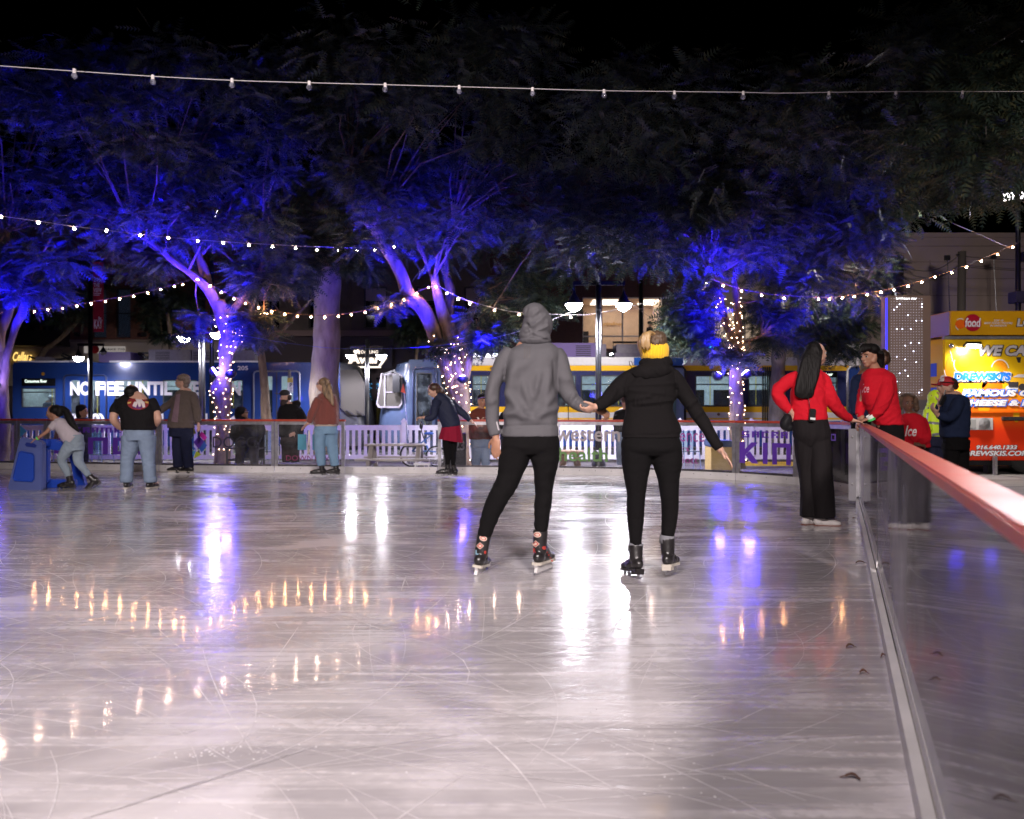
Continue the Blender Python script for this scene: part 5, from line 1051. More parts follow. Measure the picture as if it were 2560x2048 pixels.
def tree(name, base, d, limbs, crowns, label, bk, per=72, seed=0, gz=-.3, scale=1.0, twigs=True):
    bx_ = P(base, 0, d).x; r = empty(name, (bx_, d, gz), label, "tree", "trees around the rink"); surf = []; rr = random.Random(seed)
    for k, (nodes, a, b_) in enumerate(limbs):
        pts, rad = limb_pts(nodes, d, a, b_)
        if k == 0: pts = [Vector((pts[0].x, pts[0].y, gz - .02))] + pts; rad = [rad[0] * 1.25] + rad
        mb = MB(); mb.tube(pts, rad, 16 if k == 0 else 12)
        for i in range(len(mb.v)):
            v = Vector(mb.v[i]); mb.v[i] = tuple(v + Vector((noise.noise(v * 2.1), noise.noise(v * 2.3 + Vector((5, 0, 0))), 0)) * .05 * (1 if k == 0 else .5))
        mb.build("trunk" if k == 0 else "limb", bk, r, True); surf.append((pts, rad))
    clumps = []
    for (x0, x1, y0, y1, da, db, n, rad) in crowns:
        for i in range(max(1, int(n * (.78 if n > 30 else 1)))):
            dd_ = rr.uniform(da, db); p = P(rr.uniform(x0, x1), rr.uniform(y0, y1), dd_); clumps.append((p.x, p.y, p.z, rad * rr.choice((rr.uniform(.45, .8), rr.uniform(.8, 1.3)))))
    if clumps:
        mobj("crown", crown_mesh(clumps, per, seed, scale), LEAF, r)
        if twigs:
            ends = [pts[i] for pts, rad in surf[1:] for i in range(len(pts) // 3, len(pts), 3)] or [surf[0][0][-1]]
            tw = MB()
            for c in clumps:
                c3 = Vector(c[:3]); e = min(ends, key=lambda q_: (q_ - c3).length); L = (e - c3).length
                if L > 5: continue
                m_ = (e + c3) / 2 + Vector((rr.gauss(0, .12), rr.gauss(0, .12), L * .08)); tw.tube([e, m_, c3], [.03, .018, .008], 5)
            tw.build("twigs", bk, r)
    return r, surf
def wrap(surf_list, n, label, seed, zlo, zhi, d):
    """fairy lights wound round trunk pieces"""
    rr = random.Random(seed); pts_all = []
    for pts, rad in surf_list:
        seg = [(p, r_) for p, r_ in zip(pts, rad) if zlo <= p.z <= zhi]
        if len(seg) < 2: continue
        zs_ = [s_[0].z for s_ in seg]; L = sum((seg[i + 1][0] - seg[i][0]).length for i in range(len(seg) - 1)); pts_all.append((seg, L))
    tot = sum(L for _, L in pts_all); r = empty("fairy_lights", pts_all[0][0][0][0], label, "fairy lights", "fairy lights wound round trunks"); wire = MB(); bulbs = []
    for seg, L in pts_all:
        k = max(6, int(n * L / tot)); turns = L / .22; W = []
        for i in range(k * 3):
            t = i / (k * 3 - 1) * (len(seg) - 1.001); j = int(t); f_ = t - j; p = seg[j][0].lerp(seg[j + 1][0], f_); r_ = seg[j][1] * (1 - f_) + seg[j + 1][1] * f_ + .022
            a = turns * 2 * math.pi * i / (k * 3) + rr.gauss(0, .25); v = p + Vector((math.cos(a) * r_, math.sin(a) * r_, rr.gauss(0, .03))); W.append(v)
            if i % 3 == 0: bulbs.append(v + Vector((math.cos(a), math.sin(a), 0)) * .012 + Vector((0, 0, rr.gauss(0, .05))))
        wire.tube(W, .004, 3)
    wire.build("wire", mat("wire_dark", (.05, .03, .03), .6), r)
    bulbs.sort(key=lambda v: v.y)
    E1 = emis("fairy_warm", (1, .64, .4), 30)
    me = MB().ball((0, 0, 0), .0105, 6).mesh("bulb"); me.materials.append(E1); rw = wloc(r)
    for v in bulbs[:100]: o = bpy.data.objects.new("bulb", me); col.objects.link(o); o.parent = r; o.location = v - rw
    if len(bulbs) > 100:
        m_ = MB(); [m_.ball(v, .0105, 6) for v in bulbs[100:]]; tag(m_.build("bulbs", E1, r), kind="stuff")
def blue_flood(px_, py_, d, label, ups, glow=120, power=4800, yaw=0, rscale=1):
    c = P(px_, py_, d); r = empty("blue_floodlight", c, label, "floodlight", "blue floodlights strapped to tree trunks")
    MB().lathe([(.03, .10), (.08, .09), (.15, .0), (.15, -.01)], c, 16, Matrix.Rotation(R(150), 3, 'X') @ Matrix.Rotation(yaw, 3, 'Y')).build("housing", BLACKM, r, True)
    q_ = Matrix.Rotation(R(150), 3, 'X') @ Matrix.Rotation(yaw, 3, 'Y')
    MB().lathe([(.13 * rscale, -.012), (.10 * rscale, -.05), (.03 * rscale, -.065)], c, 16, q_).build("lens", emis("blue_led", (.30, .22, 1), glow), r, True)
    for i, (tgt, pw, ang) in enumerate(ups): spot("blue_light", c + Vector(((tgt.x - c.x) * .22, -1.1, .7)), tgt, pw * power, BLUE, ang, .8, .12, r)
    l = bpy.data.lights.new("blue_glow", 'POINT'); l.energy = power * .026; l.color = (.05, .03, 1); l.shadow_soft_size = .12; o = bpy.data.objects.new("blue_glow", l); col.objects.link(o); o.parent = r; o.location = (0, -.3, .05)
UP = lambda px_, py_, d: P(px_, py_, d)
# left edge tree
tA, sA = tree("tree", 6, 21.0, [([(2, 1150, 20), (6, 1050, 17), (8, 980, 12), (14, 920, 9), (24, 870, 9), (42, 810, 10), (57, 780, 10), (66, 740, 9), (72, 700, 8), (84, 660, 7), (112, 620, 5), (130, 590, 4)], 0, -.5),
    ([(0, 1050, 14), (-8, 900, 18), (-2, 830, 15), (18, 790, 12), (30, 750, 10), (37, 700, 8), (30, 640, 6), (10, 560, 5)], 0, .6), ([(-6, 880, 14), (-30, 760, 10), (-60, 640, 8)], 0, -.4)],
    [(-260, 170, 430, 690, 19, 23.5, 46, .8), (-200, 160, 150, 430, 17, 23, 34, .9), (10, 160, 640, 740, 20, 22, 10, .45)], "tree at the left edge with blue-lit limbs", BARK, seed=1)
# lit tree with the fork, left of centre
tB, sB = tree("tree", 555, 22.0, [([(555, 1150, 18), (556, 1080, 17), (558, 1040, 17), (556, 1000, 21), (552, 975, 26), (558, 950, 19), (563, 920, 15), (567, 880, 18), (563, 830, 17), (556, 790, 18), (545, 755, 19)], 0, 0),
    ([(548, 775, 16), (528, 733, 14), (500, 702, 12), (470, 678, 9), (430, 650, 8), (395, 618, 8), (362, 597, 6), (330, 588, 3)], 0, -.7), ([(545, 760, 14), (520, 718, 14), (507, 670, 12), (495, 630, 9), (482, 570, 8), (474, 500, 9), (466, 450, 9), (440, 408, 9), (402, 378, 8), (352, 348, 7), (300, 312, 6), (255, 292, 5), (205, 268, 3)], 0, .8),
    ([(556, 800, 10), (590, 765, 9), (625, 725, 7), (648, 685, 6), (661, 640, 5), (655, 590, 3)], 0, .4), ([(480, 610, 6), (448, 565, 5), (428, 530, 5), (412, 500, 4)], .3, -.2), ([(566, 890, 13), (588, 862, 10), (600, 842, 8), (615, 815, 6), (640, 795, 4), (665, 785, 3)], 0, -.3), ([(500, 640, 5), (540, 600, 4), (560, 560, 3)], .2, .5)],
    [(180, 700, 330, 620, 19.5, 25, 80, .85), (150, 640, 120, 360, 17, 23, 46, .9), (610, 690, 790, 850, 21, 22, 5, .32), (590, 760, 600, 720, 21, 25, 20, .6), (330, 420, 600, 700, 22, 24, 8, .5), (465, 500, 780, 840, 21.5, 22, 2, .2)], "forked tree wrapped in fairy lights left of the thick pale trunk", BARK, seed=2)
wrap([sB[0], sB[5]], 170, "warm fairy lights round the forked tree beside the blue tram", 3, -.25, pz(785, 22), 22)
# thick pale trunk
tC, sC = tree("tree", 817, 27.0, [([(815, 1165, 46), (813, 1100, 41), (812, 1040, 38), (810, 980, 36), (814, 900, 34), (818, 820, 33), (818, 740, 33), (817, 690, 35), (812, 640, 28), (800, 570, 22), (806, 480, 15)], 0, 0),
    ([(812, 680, 20), (775, 640, 15), (730, 590, 11), (690, 520, 8)], 0, .5), ([(820, 680, 20), (850, 630, 15), (880, 560, 10), (905, 480, 8)], 0, .3), ([(812, 960, 10), (842, 1010, 5)], -.3, -.5)],
    [(640, 1010, 350, 640, 24, 29, 60, 1.0), (650, 1000, 100, 350, 22, 29, 40, 1.1), (690, 780, 630, 700, 24, 26, 8, .6), (850, 930, 630, 690, 25, 27, 6, .5)], "thick pale sycamore trunk in front of the blue tram", BARKP, seed=3)
# leaning multi-stem tree
tD, sD = tree("tree", 1150, 22.0, [([(1150, 1150, 24), (1151, 1080, 24), (1151, 1030, 24), (1150, 990, 25), (1146, 960, 26), (1140, 940, 22)], 0, 0),
    ([(1140, 985, 19), (1128, 945, 19), (1110, 905, 17), (1093, 860, 17), (1077, 810, 18), (1050, 765, 19), (1020, 735, 18), (1006, 695, 16), (988, 655, 16), (962, 615, 15), (940, 577, 14), (914, 547, 12), (890, 517, 10), (882, 480, 8), (877, 445, 7), (874, 405, 5)], 0, -.8),
    ([(1150, 985, 17), (1146, 945, 15), (1138, 900, 14), (1125, 850, 15), (1108, 790, 15), (1096, 745, 14), (1089, 715, 11), (1085, 685, 10)], -.1, -.3), ([(1088, 720, 8), (1076, 680, 6), (1060, 640, 6), (1040, 600, 8), (1020, 577, 7), (1000, 560, 6), (980, 540, 3)], -.3, .4),
    ([(1150, 940, 9), (1138, 880, 9), (1130, 830, 9), (1124, 775, 10), (1127, 725, 12), (1118, 690, 9), (1117, 640, 5), (1124, 590, 4), (1132, 550, 3)], 0, .3), ([(1120, 700, 6), (1100, 660, 5), (1085, 625, 4), (1070, 600, 3)], .2, .6),
    ([(1158, 960, 10), (1158, 900, 12), (1156, 850, 14), (1166, 812, 12), (1180, 778, 9), (1190, 755, 6)], .2, .4), ([(1162, 960, 10), (1172, 905, 9), (1180, 868, 8), (1188, 840, 7), (1205, 820, 4)], -.1, -.4), ([(930, 565, 7), (943, 545, 7), (952, 515, 5)], -.6, -.8), ([(908, 545, 6), (880, 560, 3)], -.6, -.9)],
    [(860, 1420, 380, 610, 19, 25, 90, .85), (850, 1420, 60, 380, 15.5, 23, 60, .9), (1190, 1300, 795, 850, 20.5, 21.6, 9, .33), (1230, 1420, 660, 770, 21, 24, 16, .5), (1075, 1110, 855, 880, 21.5, 22, 2, .2), (960, 1020, 740, 770, 21.3, 21.8, 2, .22)], "leaning tree of several stems wrapped in fairy lights beside the navy jacket skater", BARK, seed=4)
wrap([sD[0], sD[1], sD[2], sD[6]], 210, "warm fairy lights round the leaning tree beside the hooded man", 5, -.25, pz(840, 22), 22)
# right lit tree
tE, sE = tree("tree", 1840, 21.0, [([(1843, 1150, 18), (1842, 1080, 17), (1842, 1020, 17), (1840, 960, 16), (1840, 910, 15), (1842, 870, 15), (1840, 850, 14)], 0, 0),
    ([(1838, 862, 11), (1824, 832, 10), (1812, 800, 10), (1803, 765, 9), (1796, 730, 9), (1788, 705, 8), (1776, 690, 6), (1770, 665, 4)], 0, -.3), ([(1842, 860, 11), (1846, 825, 9), (1842, 780, 9), (1840, 745, 9), (1836, 700, 6), (1840, 640, 4)], 0, .3), ([(1828, 885, 8), (1803, 872, 7), (1785, 850, 7), (1768, 838, 4)], -.1, -.5), ([(1778, 695, 5), (1802, 680, 4), (1842, 658, 3)], -.3, -.2), ([(1845, 860, 5), (1880, 850, 4), (1925, 830, 3)], 0, .3)],
    [(1430, 1960, 460, 640, 17, 23, 96, .8), (1430, 2080, 150, 480, 14, 22, 70, .9), (1675, 1785, 775, 875, 20.0, 21, 13, .30), (1890, 1990, 760, 860, 21.3, 22.2, 9, .33), (1745, 1880, 880, 905, 20.6, 21, 3, .2), (1700, 1760, 690, 770, 20, 21, 5, .35)], "right lit tree wrapped in fairy lights before the striped tram", BARK, seed=6)
wrap([sE[0], sE[1], sE[2]], 140, "warm fairy lights round the right lit tree before the striped tram", 7, -.25, pz(735, 21), 21)
# grey trunk further right
tF, sF = tree("tree", 1945, 26.0, [([(1940, 1150, 23), (1942, 1080, 21), (1943, 1000, 20), (1945, 940, 18), (1947, 880, 17), (1948, 800, 14), (1950, 740, 10), (1955, 680, 8), (1960, 600, 6)], 0, 0), ([(1950, 760, 8), (2000, 700, 6), (2060, 640, 4)], 0, -.4)],
    [(1900, 2240, 470, 730, 20, 26, 60, .8), (1960, 2300, 250, 520, 18, 25, 50, .9), (1960, 2120, 760, 880, 26, 28.5, 22, .6)], "grey unlit trunk between the right lit tree and the long-haired woman", BARKG, seed=8)
# overhanging tree at the upper right (trunk out of frame)
tG, sG = tree("tree", 2900, 18.0, [([(2900, 1140, 30), (2890, 900, 26), (2870, 700, 24), (2820, 500, 20), (2740, 380, 14)], 0, 0), ([(2820, 480, 12), (2650, 330, 9), (2480, 260, 6), (2330, 250, 4)], 0, -1.5), ([(2800, 450, 12), (2650, 400, 8), (2500, 420, 5)], 0, 1)],
    [(2230, 2640, 60, 420, 14, 20, 62, .9), (2330, 2560, 400, 500, 16, 20, 10, .6)], "broad tree overhanging from beyond the right edge, above the food truck", BARKG, seed=9, scale=1.2)
# slender background trees
tH, sH = tree("tree", 640, 30.0, [([(668, 1120, 14), (662, 980, 11), (655, 900, 9), (645, 862, 8), (634, 825, 7), (625, 790, 6), (632, 740, 5), (650, 700, 4)], 0, 0), ([(650, 880, 6), (690, 845, 5), (730, 800, 4), (780, 750, 3)], 0, 0)], [(600, 720, 640, 740, 29, 31, 6, .5)], "slim dark tree between the fee tram and the thick pale trunk", BARK, seed=10, per=90)
tI, sI = tree("tree", 100, 38.0, [([(60, 1060, 10), (80, 960, 8), (105, 885, 7), (140, 855, 6), (185, 812, 5), (215, 775, 4), (230, 740, 3)], 0, 0)], [(130, 260, 640, 790, 36, 39, 14, .7)], "slanting thin tree in front of the gold script shop", BARK, seed=11, per=90)
tJ, sJ = tree("tree", 430, 40.5, [([(430, 1060, 8), (428, 900, 6), (420, 800, 5), (410, 740, 4)], 0, 0)], [(365, 465, 700, 800, 40, 42, 15, .75), (385, 450, 800, 850, 40, 41.5, 6, .5)], "yellow-green tree hugging the brick building above the man in the blazer", BARK, seed=12, per=150, scale=1.1)
tK, sK = tree("tree", 1040, 42.0, [([(1040, 1060, 7), (1038, 940, 5), (1045, 840, 4)], 0, 0)], [(1000, 1110, 770, 860, 41, 42.5, 18, .6)], "dark vine-covered tree behind the leaning lit tree", BARK, seed=13, per=120)
tL, sL = tree("tree", 1990, 32.0, [([(2010, 1060, 12), (2005, 960, 10), (2000, 880, 8), (2010, 820, 6)], 0, 0)], [(1900, 2200, 770, 880, 31, 34, 20, .7)], "low dark tree behind the grey trunk over the striped tram", BARKG, seed=14, per=110)
# blue floodlights
blue_flood(577, 935, 21.4, "blazing blue floodlight on the forked tree, right side of its trunk", [(UP(480, 560, 21), .8, 95), (UP(640, 640, 24), .55, 100), (UP(330, 420, 21), .5, 80)], yaw=.3)
blue_flood(534, 930, 21.7, "dark blue-light housing on the left side of the forked tree", [(UP(150, 560, 20), .55, 95), (UP(560, 850, 22.6), .02, 120)], glow=1, yaw=-.9)
blue_flood(1157, 948, 21.3, "blazing blue floodlight in the fork of the leaning tree", [(UP(1080, 560, 21), .8, 90), (UP(1350, 600, 21), .8, 95), (UP(850, 480, 23), .7, 85)], yaw=.1)
blue_flood(1866, 936, 20.4, "blazing blue floodlight on the right side of the right lit tree", [(UP(1800, 620, 20), .8, 95), (UP(1560, 560, 20), .8, 90), (UP(2100, 620, 22), .8, 90)], yaw=.5)
blue_flood(-14, 960, 20.4, "added blue floodlight on the left edge tree, just out of frame", [(UP(40, 600, 20.5), .5, 95), (UP(240, 620, 21), .35, 95)], yaw=0)  # unseen lamp added to spread blue light over the left canopy
blue_flood(1793, 940, 20.9, "dim blue-light housing on the left side of the right lit tree", [(UP(1690, 800, 20.5), .12, 120)], glow=1, yaw=-.6)
# ================================================================ PEOPLE
def cloth(name, c, rough=.8, bs=90, b_=.25, var=.08, sheen=.0): return mat(name, c, rough, var=var, vs=6, bump=b_, bs=bs, sheen=sheen, spec=.18)
SK1 = mat("skin_light", (.52, .30, .22), .5, var=.06, vs=10); SK2 = mat("skin_tan", (.38, .19, .12), .5, var=.06, vs=10); SK3 = mat("skin_brown", (.19, .09, .055), .48, var=.08, vs=10)
HBLK = mat("hair_black", (.005, .004, .004), .62, var=.3, vs=40, bump=.4, bs=60, stretch=(1, 1, .15), spec=.25); HBRN = mat("hair_brown", (.06, .03, .018), .4, var=.4, vs=40, bump=.4, bs=60, stretch=(1, 1, .15)); HBLD = mat("hair_blond", (.42, .27, .11), .4, c2=(.20, .11, .05), vs=45, bump=.4, bs=60, stretch=(1, 1, .15)); HGRY = mat("hair_grey", (.26, .2, .16), .5, c2=(.12, .08, .06), vs=40, bump=.4, bs=60)
EYEW = mat("eye_white", (.33, .31, .3), .2); EYED = mat("eye_dark", (.015, .01, .008), .15, spec=.8); LIP = mat("lips", (.30, .10, .09), .45)
BLADE = mat("blade_steel", (.6, .6, .63), .18, .95); BOOTB = mat("boot_black", (.018, .016, .017), .28, spec=.6, var=.2); SOLE = mat("boot_sole", (.5, .46, .4), .5)

class Blob:
    """closed shapes that a voxel remesh fuses into one continuous surface"""
    def __init__(s, D): s.D = D; s.mb = MB()
    def J(s, x, y, dy=0): return P(x, y, s.D + dy)
    def loft(s, nodes, n=18, ex=2.3, caps=True, sub=3, horiz=False):
        """nodes (px,py,dy,halfwidth_px[,halfdepth_m])"""
        k = s.D / F; rows = []
        for nd in nodes:
            x, y, dy, hw = nd[:4]; hw_m = hw * (s.D + dy) / F; hd = nd[4] if len(nd) > 4 and nd[4] else hw_m; p = P(x, y, s.D + dy); rows.append((p.x, p.y, p.z, hw_m, hd))
        rows = [r_ for r_ in catmull(rows, sub)] if len(rows) > 2 else [np.array(r_) for r_ in rows]
        N = len(rows); b = len(s.mb.v); view = Vector((0, 1, 0))
        for i, r_ in enumerate(rows):
            p = Vector(r_[:3]); t = Vector(rows[min(i + 1, N - 1)][:3]) - Vector(rows[max(i - 1, 0)][:3])
            if horiz: t = Vector((0, 0, 1 if t.z > 0 else -1))
            t = t.normalized() if t.length > 1e-6 else Vector((0, 0, 1))
            u = t.cross(view); u = u.normalized() if u.length > .15 else Vector((1, 0, 0)); v = u.cross(t).normalized()
            for j in range(n):
                a = 2 * math.pi * j / n; ca, sa = math.cos(a), math.sin(a)
                ca = math.copysign(abs(ca) ** (2 / ex), ca); sa = math.copysign(abs(sa) ** (2 / ex), sa); s.mb.v.append(tuple(p + u * ca * r_[3] + v * sa * r_[4]))
        for i in range(N - 1):
            for j in range(n): j2 = (j + 1) % n; s.mb.f.append((b + i * n + j, b + i * n + j2, b + (i + 1) * n + j2, b + (i + 1) * n + j))
        s.mb.f.append(tuple(b + j for j in reversed(range(n)))); s.mb.f.append(tuple(b + (N - 1) * n + j for j in range(n))); return s
    def ell(s, c, r, M=None, n=14):
        m = Matrix.Diagonal(r).to_3x3() if M is None else M @ Matrix.Diagonal(r).to_3x3()
        pr = [(max(.02, math.sin(math.pi * i / 8)), -math.cos(math.pi * i / 8)) for i in range(9)]
        s.mb.lathe(pr, c, n, m); return s
    def cap(s, a, b_, ra, rb, n=10):
        a = Vector(a); b_ = Vector(b_); d = (b_ - a); L = d.length
        if L < 1e-5: return s
        t = d / L; pts = []; rad = []
        for k in (-1, -.7, -.35): pts.append(a + t * ra * k); rad.append(ra * math.sqrt(max(.02, 1 - k * k)))
        pts += [a, a.lerp(b_, .5), b_]; rad += [ra, (ra + rb) / 2, rb]
        for k in (.35, .7, 1): pts.append(b_ + t * rb * k); rad.append(rb * math.sqrt(max(.02, 1 - k * k)))
        s.mb.tube(pts, rad, n); return s
    def done(s, name, m, parent, vox=.012, smooth=4, fold=None, post=None):
        me = s.mb.mesh(name); o = bpy.data.objects.new(name, me); col.objects.link(o)
        md = o.modifiers.new("r", 'REMESH'); md.mode = 'VOXEL'; md.voxel_size = vox; md.use_smooth_shade = True
        if smooth: ms = o.modifiers.new("s", 'SMOOTH'); ms.factor = .5; ms.iterations = smooth
        dg = bpy.context.evaluated_depsgraph_get(); dg.update(); me2 = bpy.data.meshes.new_from_object(o.evaluated_get(dg)); me2.name = name
        bpy.data.objects.remove(o); bpy.data.meshes.remove(me)
        if fold:
            amp, fr, st = fold[:3]; nv = len(me2.vertices); co = np.empty(nv * 3); me2.vertices.foreach_get("co", co); co = co.reshape(-1, 3); no = np.array([v.normal[:] for v in me2.vertices]); out = co.copy()
            for i in range(nv):
                p = Vector(co[i]); q_ = Vector((p.x * fr * st[0] + p.z * fr * st[3] if len(st) > 3 else p.x * fr * st[0], p.y * fr * st[1], p.z * fr * st[2]))
                w_ = noise.noise(q_ * .5) * .8; h = 1 - abs(noise.noise(q_ + Vector((w_, w_, w_)))) * 2.2; h += .5 * noise.noise(q_ * 2.3)
                out[i] += no[i] * amp * h
            me2.vertices.foreach_set("co", out.ravel()); me2.update()
        if post: post(me2)
        return mobj(name, me2, m, parent, True)
def hand(bl, wrist, fdir, pn, s=1.0, curl=.5, spread=.22, thumb=1, side=None):
    """palm, four jointed fingers and a thumb; fdir finger direction, pn palm normal"""
    f = Vector(fdir).normalized(); n = Vector(pn); n = (n - f * n.dot(f)).normalized(); sd = f.cross(n) * thumb; w_ = Vector(wrist)
    M_ = Matrix((sd, f, n)).transposed()
    bl.cap(w_ - f * .03 * s, w_ + f * .02 * s, .027 * s, .026 * s); bl.ell(w_ + f * .052 * s, (.041 * s, .052 * s, .017 * s), M_)
    for k, (off, L, r_) in enumerate(((.030, .074, .0092), (.010, .083, .0096), (-.011, .077, .0092), (-.030, .060, .0080))):
        p = w_ + f * (.088 - abs(k - 1.2) * .004) * s + sd * off * s; a = 0; d0 = (f + sd * (off * spread * 8)).normalized()
        for j, fr in enumerate((.45, .32, .25)):
            a += curl * (.55 + .25 * j) * (1 + .12 * k); d_ = (d0 * math.cos(a) + n * math.sin(a)).normalized(); q_ = p + d_ * L * fr * s; bl.cap(p, q_, r_ * s * (1 - .1 * j), r_ * s * (.92 - .1 * j), 8); p = q_
    p = w_ + f * .028 * s + sd * .032 * s; d_ = (f * .55 + sd * .75 + n * .25).normalized(); q_ = p + d_ * .04 * s; bl.cap(p, q_, .0125 * s, .0105 * s, 8); d_ = (f * .85 + sd * .35 + n * (.2 + curl * .4)).normalized(); bl.cap(q_, q_ + d_ * .032 * s, .010 * s, .0085 * s, 8)
def headM(yaw, pitch=0, roll=0):
    """yaw: 0 looks at the camera, 90 looks to image right, 180 away"""
    return Matrix.Rotation(R(yaw), 3, 'Z') @ Matrix.Rotation(R(roll), 3, 'Y') @ Matrix.Rotation(R(pitch), 3, 'X')
def head(bl, c, yaw, pitch=0, s=1.0, roll=0, neck=None):
    """head with brow, nose, lips, chin and ears; local -y is the face"""
    M_ = headM(yaw, pitch, roll); T_ = lambda x, y, z: Vector(c) + M_ @ Vector((x, y, z)) * s
    E = lambda p, r_, : bl.ell(T_(*p), tuple(a * s for a in r_), M_)
    E((0, .012, .035), (.074, .094, .085)); E((0, -.022, -.02), (.060, .066, .078)); E((0, -.045, -.078), (.036, .034, .030)); E((0, -.075, .028), (.052, .018, .012)); E((0, .03, -.02), (.062, .062, .06))
    bl.cap(T_(0, -.088, .012), T_(0, -.106, -.022), .0085 * s, .0135 * s); E((0, -.098, -.028), (.018, .012, .009)); E((0, -.086, -.052), (.024, .010, .006)); E((0, -.083, -.062), (.021, .010, .007)); E((.036, -.066, -.014), (.017, .016, .013)); E((-.036, -.066, -.014), (.017, .016, .013))
    for sx in (-1, 1): E((sx * .076, .012, -.005), (.009, .020, .030)); E((sx * .062, -.0, -.04), (.014, .03, .03))
    if neck is not None: bl.cap(T_(0, .02, -.045), neck, .052 * s, .058 * s, 14)
    return T_, M_
def face_parts(root, T_, M_, s=1.0, brow=None, sides=(-1, 1), lip=LIP):
    for sx in sides:
        ey = MB().ball(T_(sx * .031, -.076, .008), .0125 * s, 10).build("eye", EYEW, root, True); MB().ball(T_(sx * .031, -.0815, .008), .0100 * s, 8).build("iris", EYED, ey, True)
        MB().tube([T_(sx * .015, -.092, .030), T_(sx * .032, -.093, .036), T_(sx * .050, -.078, .030)], [.003 * s, .0042 * s, .002 * s], 6).build("eyebrow", brow or HBLK, root, True)
    MB().tube([T_(-.023, -.089, -.057), T_(0, -.0975, -.0565), T_(.023, -.089, -.057)], [.003 * s, .0052 * s, .003 * s], 6).build("mouth", lip, root, True)
def person(D, cx, foot_z, label, cat="person"): return empty("person", (P(cx, 0, D).x, D, foot_z), label, cat)
def skate(root, ankle, toe_dir, up=(0, 0, 1), s=1.0, m=BOOTB, style='figure', m_sole=None, heel=None, blade_z=.075, shaft=.17, name="ice_skate", holder=None, L=.27):
    """boot with shaft, foot, sole, tongue laces and a blade on posts. ankle = top centre of shaft"""
    u = Vector(up).normalized(); t = Vector(toe_dir); t = (t - u * t.dot(u)).normalized(); sd = t.cross(u); A = Vector(ankle); bl = Blob(1)
    Q = lambda a, b_, c_: A + (t * a + sd * b_ + u * c_) * s
    bl.mb.tube([Q(.0, 0, 0), Q(-.004, 0, -.05), Q(-.008, 0, -.10), Q(-.004, 0, -shaft)], [.054 * s, .050 * s, .048 * s, .047 * s], 14)
    M_ = Matrix((sd, t, u)).transposed(); zf = -shaft - .035
    bl.ell(Q(-.02, 0, zf + .01), (.041 * s, .062 * s, .048 * s), M_); bl.ell(Q(.06, 0, zf), (.045 * s, .10 * s, .042 * s), M_); bl.ell(Q(.135, 0, zf - .008), (.045 * s, .068 * s, .032 * s), M_); bl.cap(Q(.02, 0, -.12), Q(.12, 0, zf + .012), .040 * s, .026 * s)
    b = bl.done(name, m, root, .008, 3)
    zs = zf - .036; so = MB()
    pl = [(-.075, -.03), (-.06, -.038), (.05, -.036), (.12, -.047), (.18, -.035), (.205, 0), (.18, .035), (.12, .047), (.05, .036), (-.06, .038), (-.075, .03)]
    hh = .0 if style != 'figure' else .022
    vs = [Q(a, b_, zs + (.012)) for a, b_ in pl] + [Q(a, b_, zs - .006) for a, b_ in pl]; k = len(pl); so.add(vs, [tuple(range(k)), tuple(reversed(range(k, 2 * k)))] + [(i, (i + 1) % k, k + (i + 1) % k, k + i) for i in range(k)])
    if style == 'figure': so.add([Q(a, b_, z_) for z_ in (zs - .006, zs - .006 - hh) for a, b_ in ((-.07, -.032), (.0, -.034), (.0, .034), (-.07, .032))], [(0, 1, 2, 3), (7, 6, 5, 4), (0, 4, 5, 1), (1, 5, 6, 2), (2, 6, 7, 3), (3, 7, 4, 0)])
    so.build("sole", m_sole or SOLE, b)
    zb = zs - .006; hz = blade_z; bd = MB(); prof = [(-.09, -hz + .012), (-.08, -hz), (.17, -hz), (.205, -hz + .012), (.215, -hz + .03), (.20, -hz + .03), (.17, -hz + .018), (-.085, -hz + .018)]
    if style == 'figure':
        n_ = len(prof); vs = [Q(a, -.002, zb + z_) for a, z_ in prof] + [Q(a, .002, zb + z_) for a, z_ in prof]; bd.add(vs, [tuple(range(n_)), tuple(reversed(range(n_, 2 * n_)))] + [(i, (i + 1) % n_, n_ + (i + 1) % n_, n_ + i) for i in range(n_)])
        for a0, z0_ in ((-.045, -hh), (.10, 0), (.165, 0)): bd.bar(Q(a0, 0, zb + z0_), Q(a0 + .005, 0, zb - hz + .015), .007 * s, .02 * s)
        bd.build("blade", BLADE, b)
    else:
        hp = [(-.085, 0), (.19, 0), (.175, -.03), (.185, -.05), (-.08, -.05), (-.07, -.02)]; h_ = MB(); n_ = len(hp); vs = [Q(a, -.011, zb + z_) for a, z_ in hp] + [Q(a, .011, zb + z_) for a, z_ in hp]; h_.add(vs, [tuple(range(n_)), tuple(reversed(range(n_, 2 * n_)))] + [(i, (i + 1) % n_, n_ + (i + 1) % n_, n_ + i) for i in range(n_)]); h_.build("blade_holder", holder or mat("holder_white", (.62, .60, .60), .4), b)
        bp_ = [(-.095, -.045), (.20, -.045), (.205, -.062), (.18, -hz), (-.075, -hz), (-.098, -.062)]; n_ = len(bp_); vs = [Q(a, -.0018, zb + z_) for a, z_ in bp_] + [Q(a, .0018, zb + z_) for a, z_ in bp_]; bd.add(vs, [tuple(range(n_)), tuple(reversed(range(n_, 2 * n_)))] + [(i, (i + 1) % n_, n_ + (i + 1) % n_, n_ + i) for i in range(n_)]); bd.build("blade", BLADE, b)
    lc = MB()
    for i in range(5): z_ = -.02 - i * .035; a0 = .052 + (0 if i < 3 else (i - 2) * .022); lc.tube([Q(a0, -.026, z_), Q(a0 + .012, 0, z_ - .008), Q(a0, .026, z_)], .0026 * s, 5)
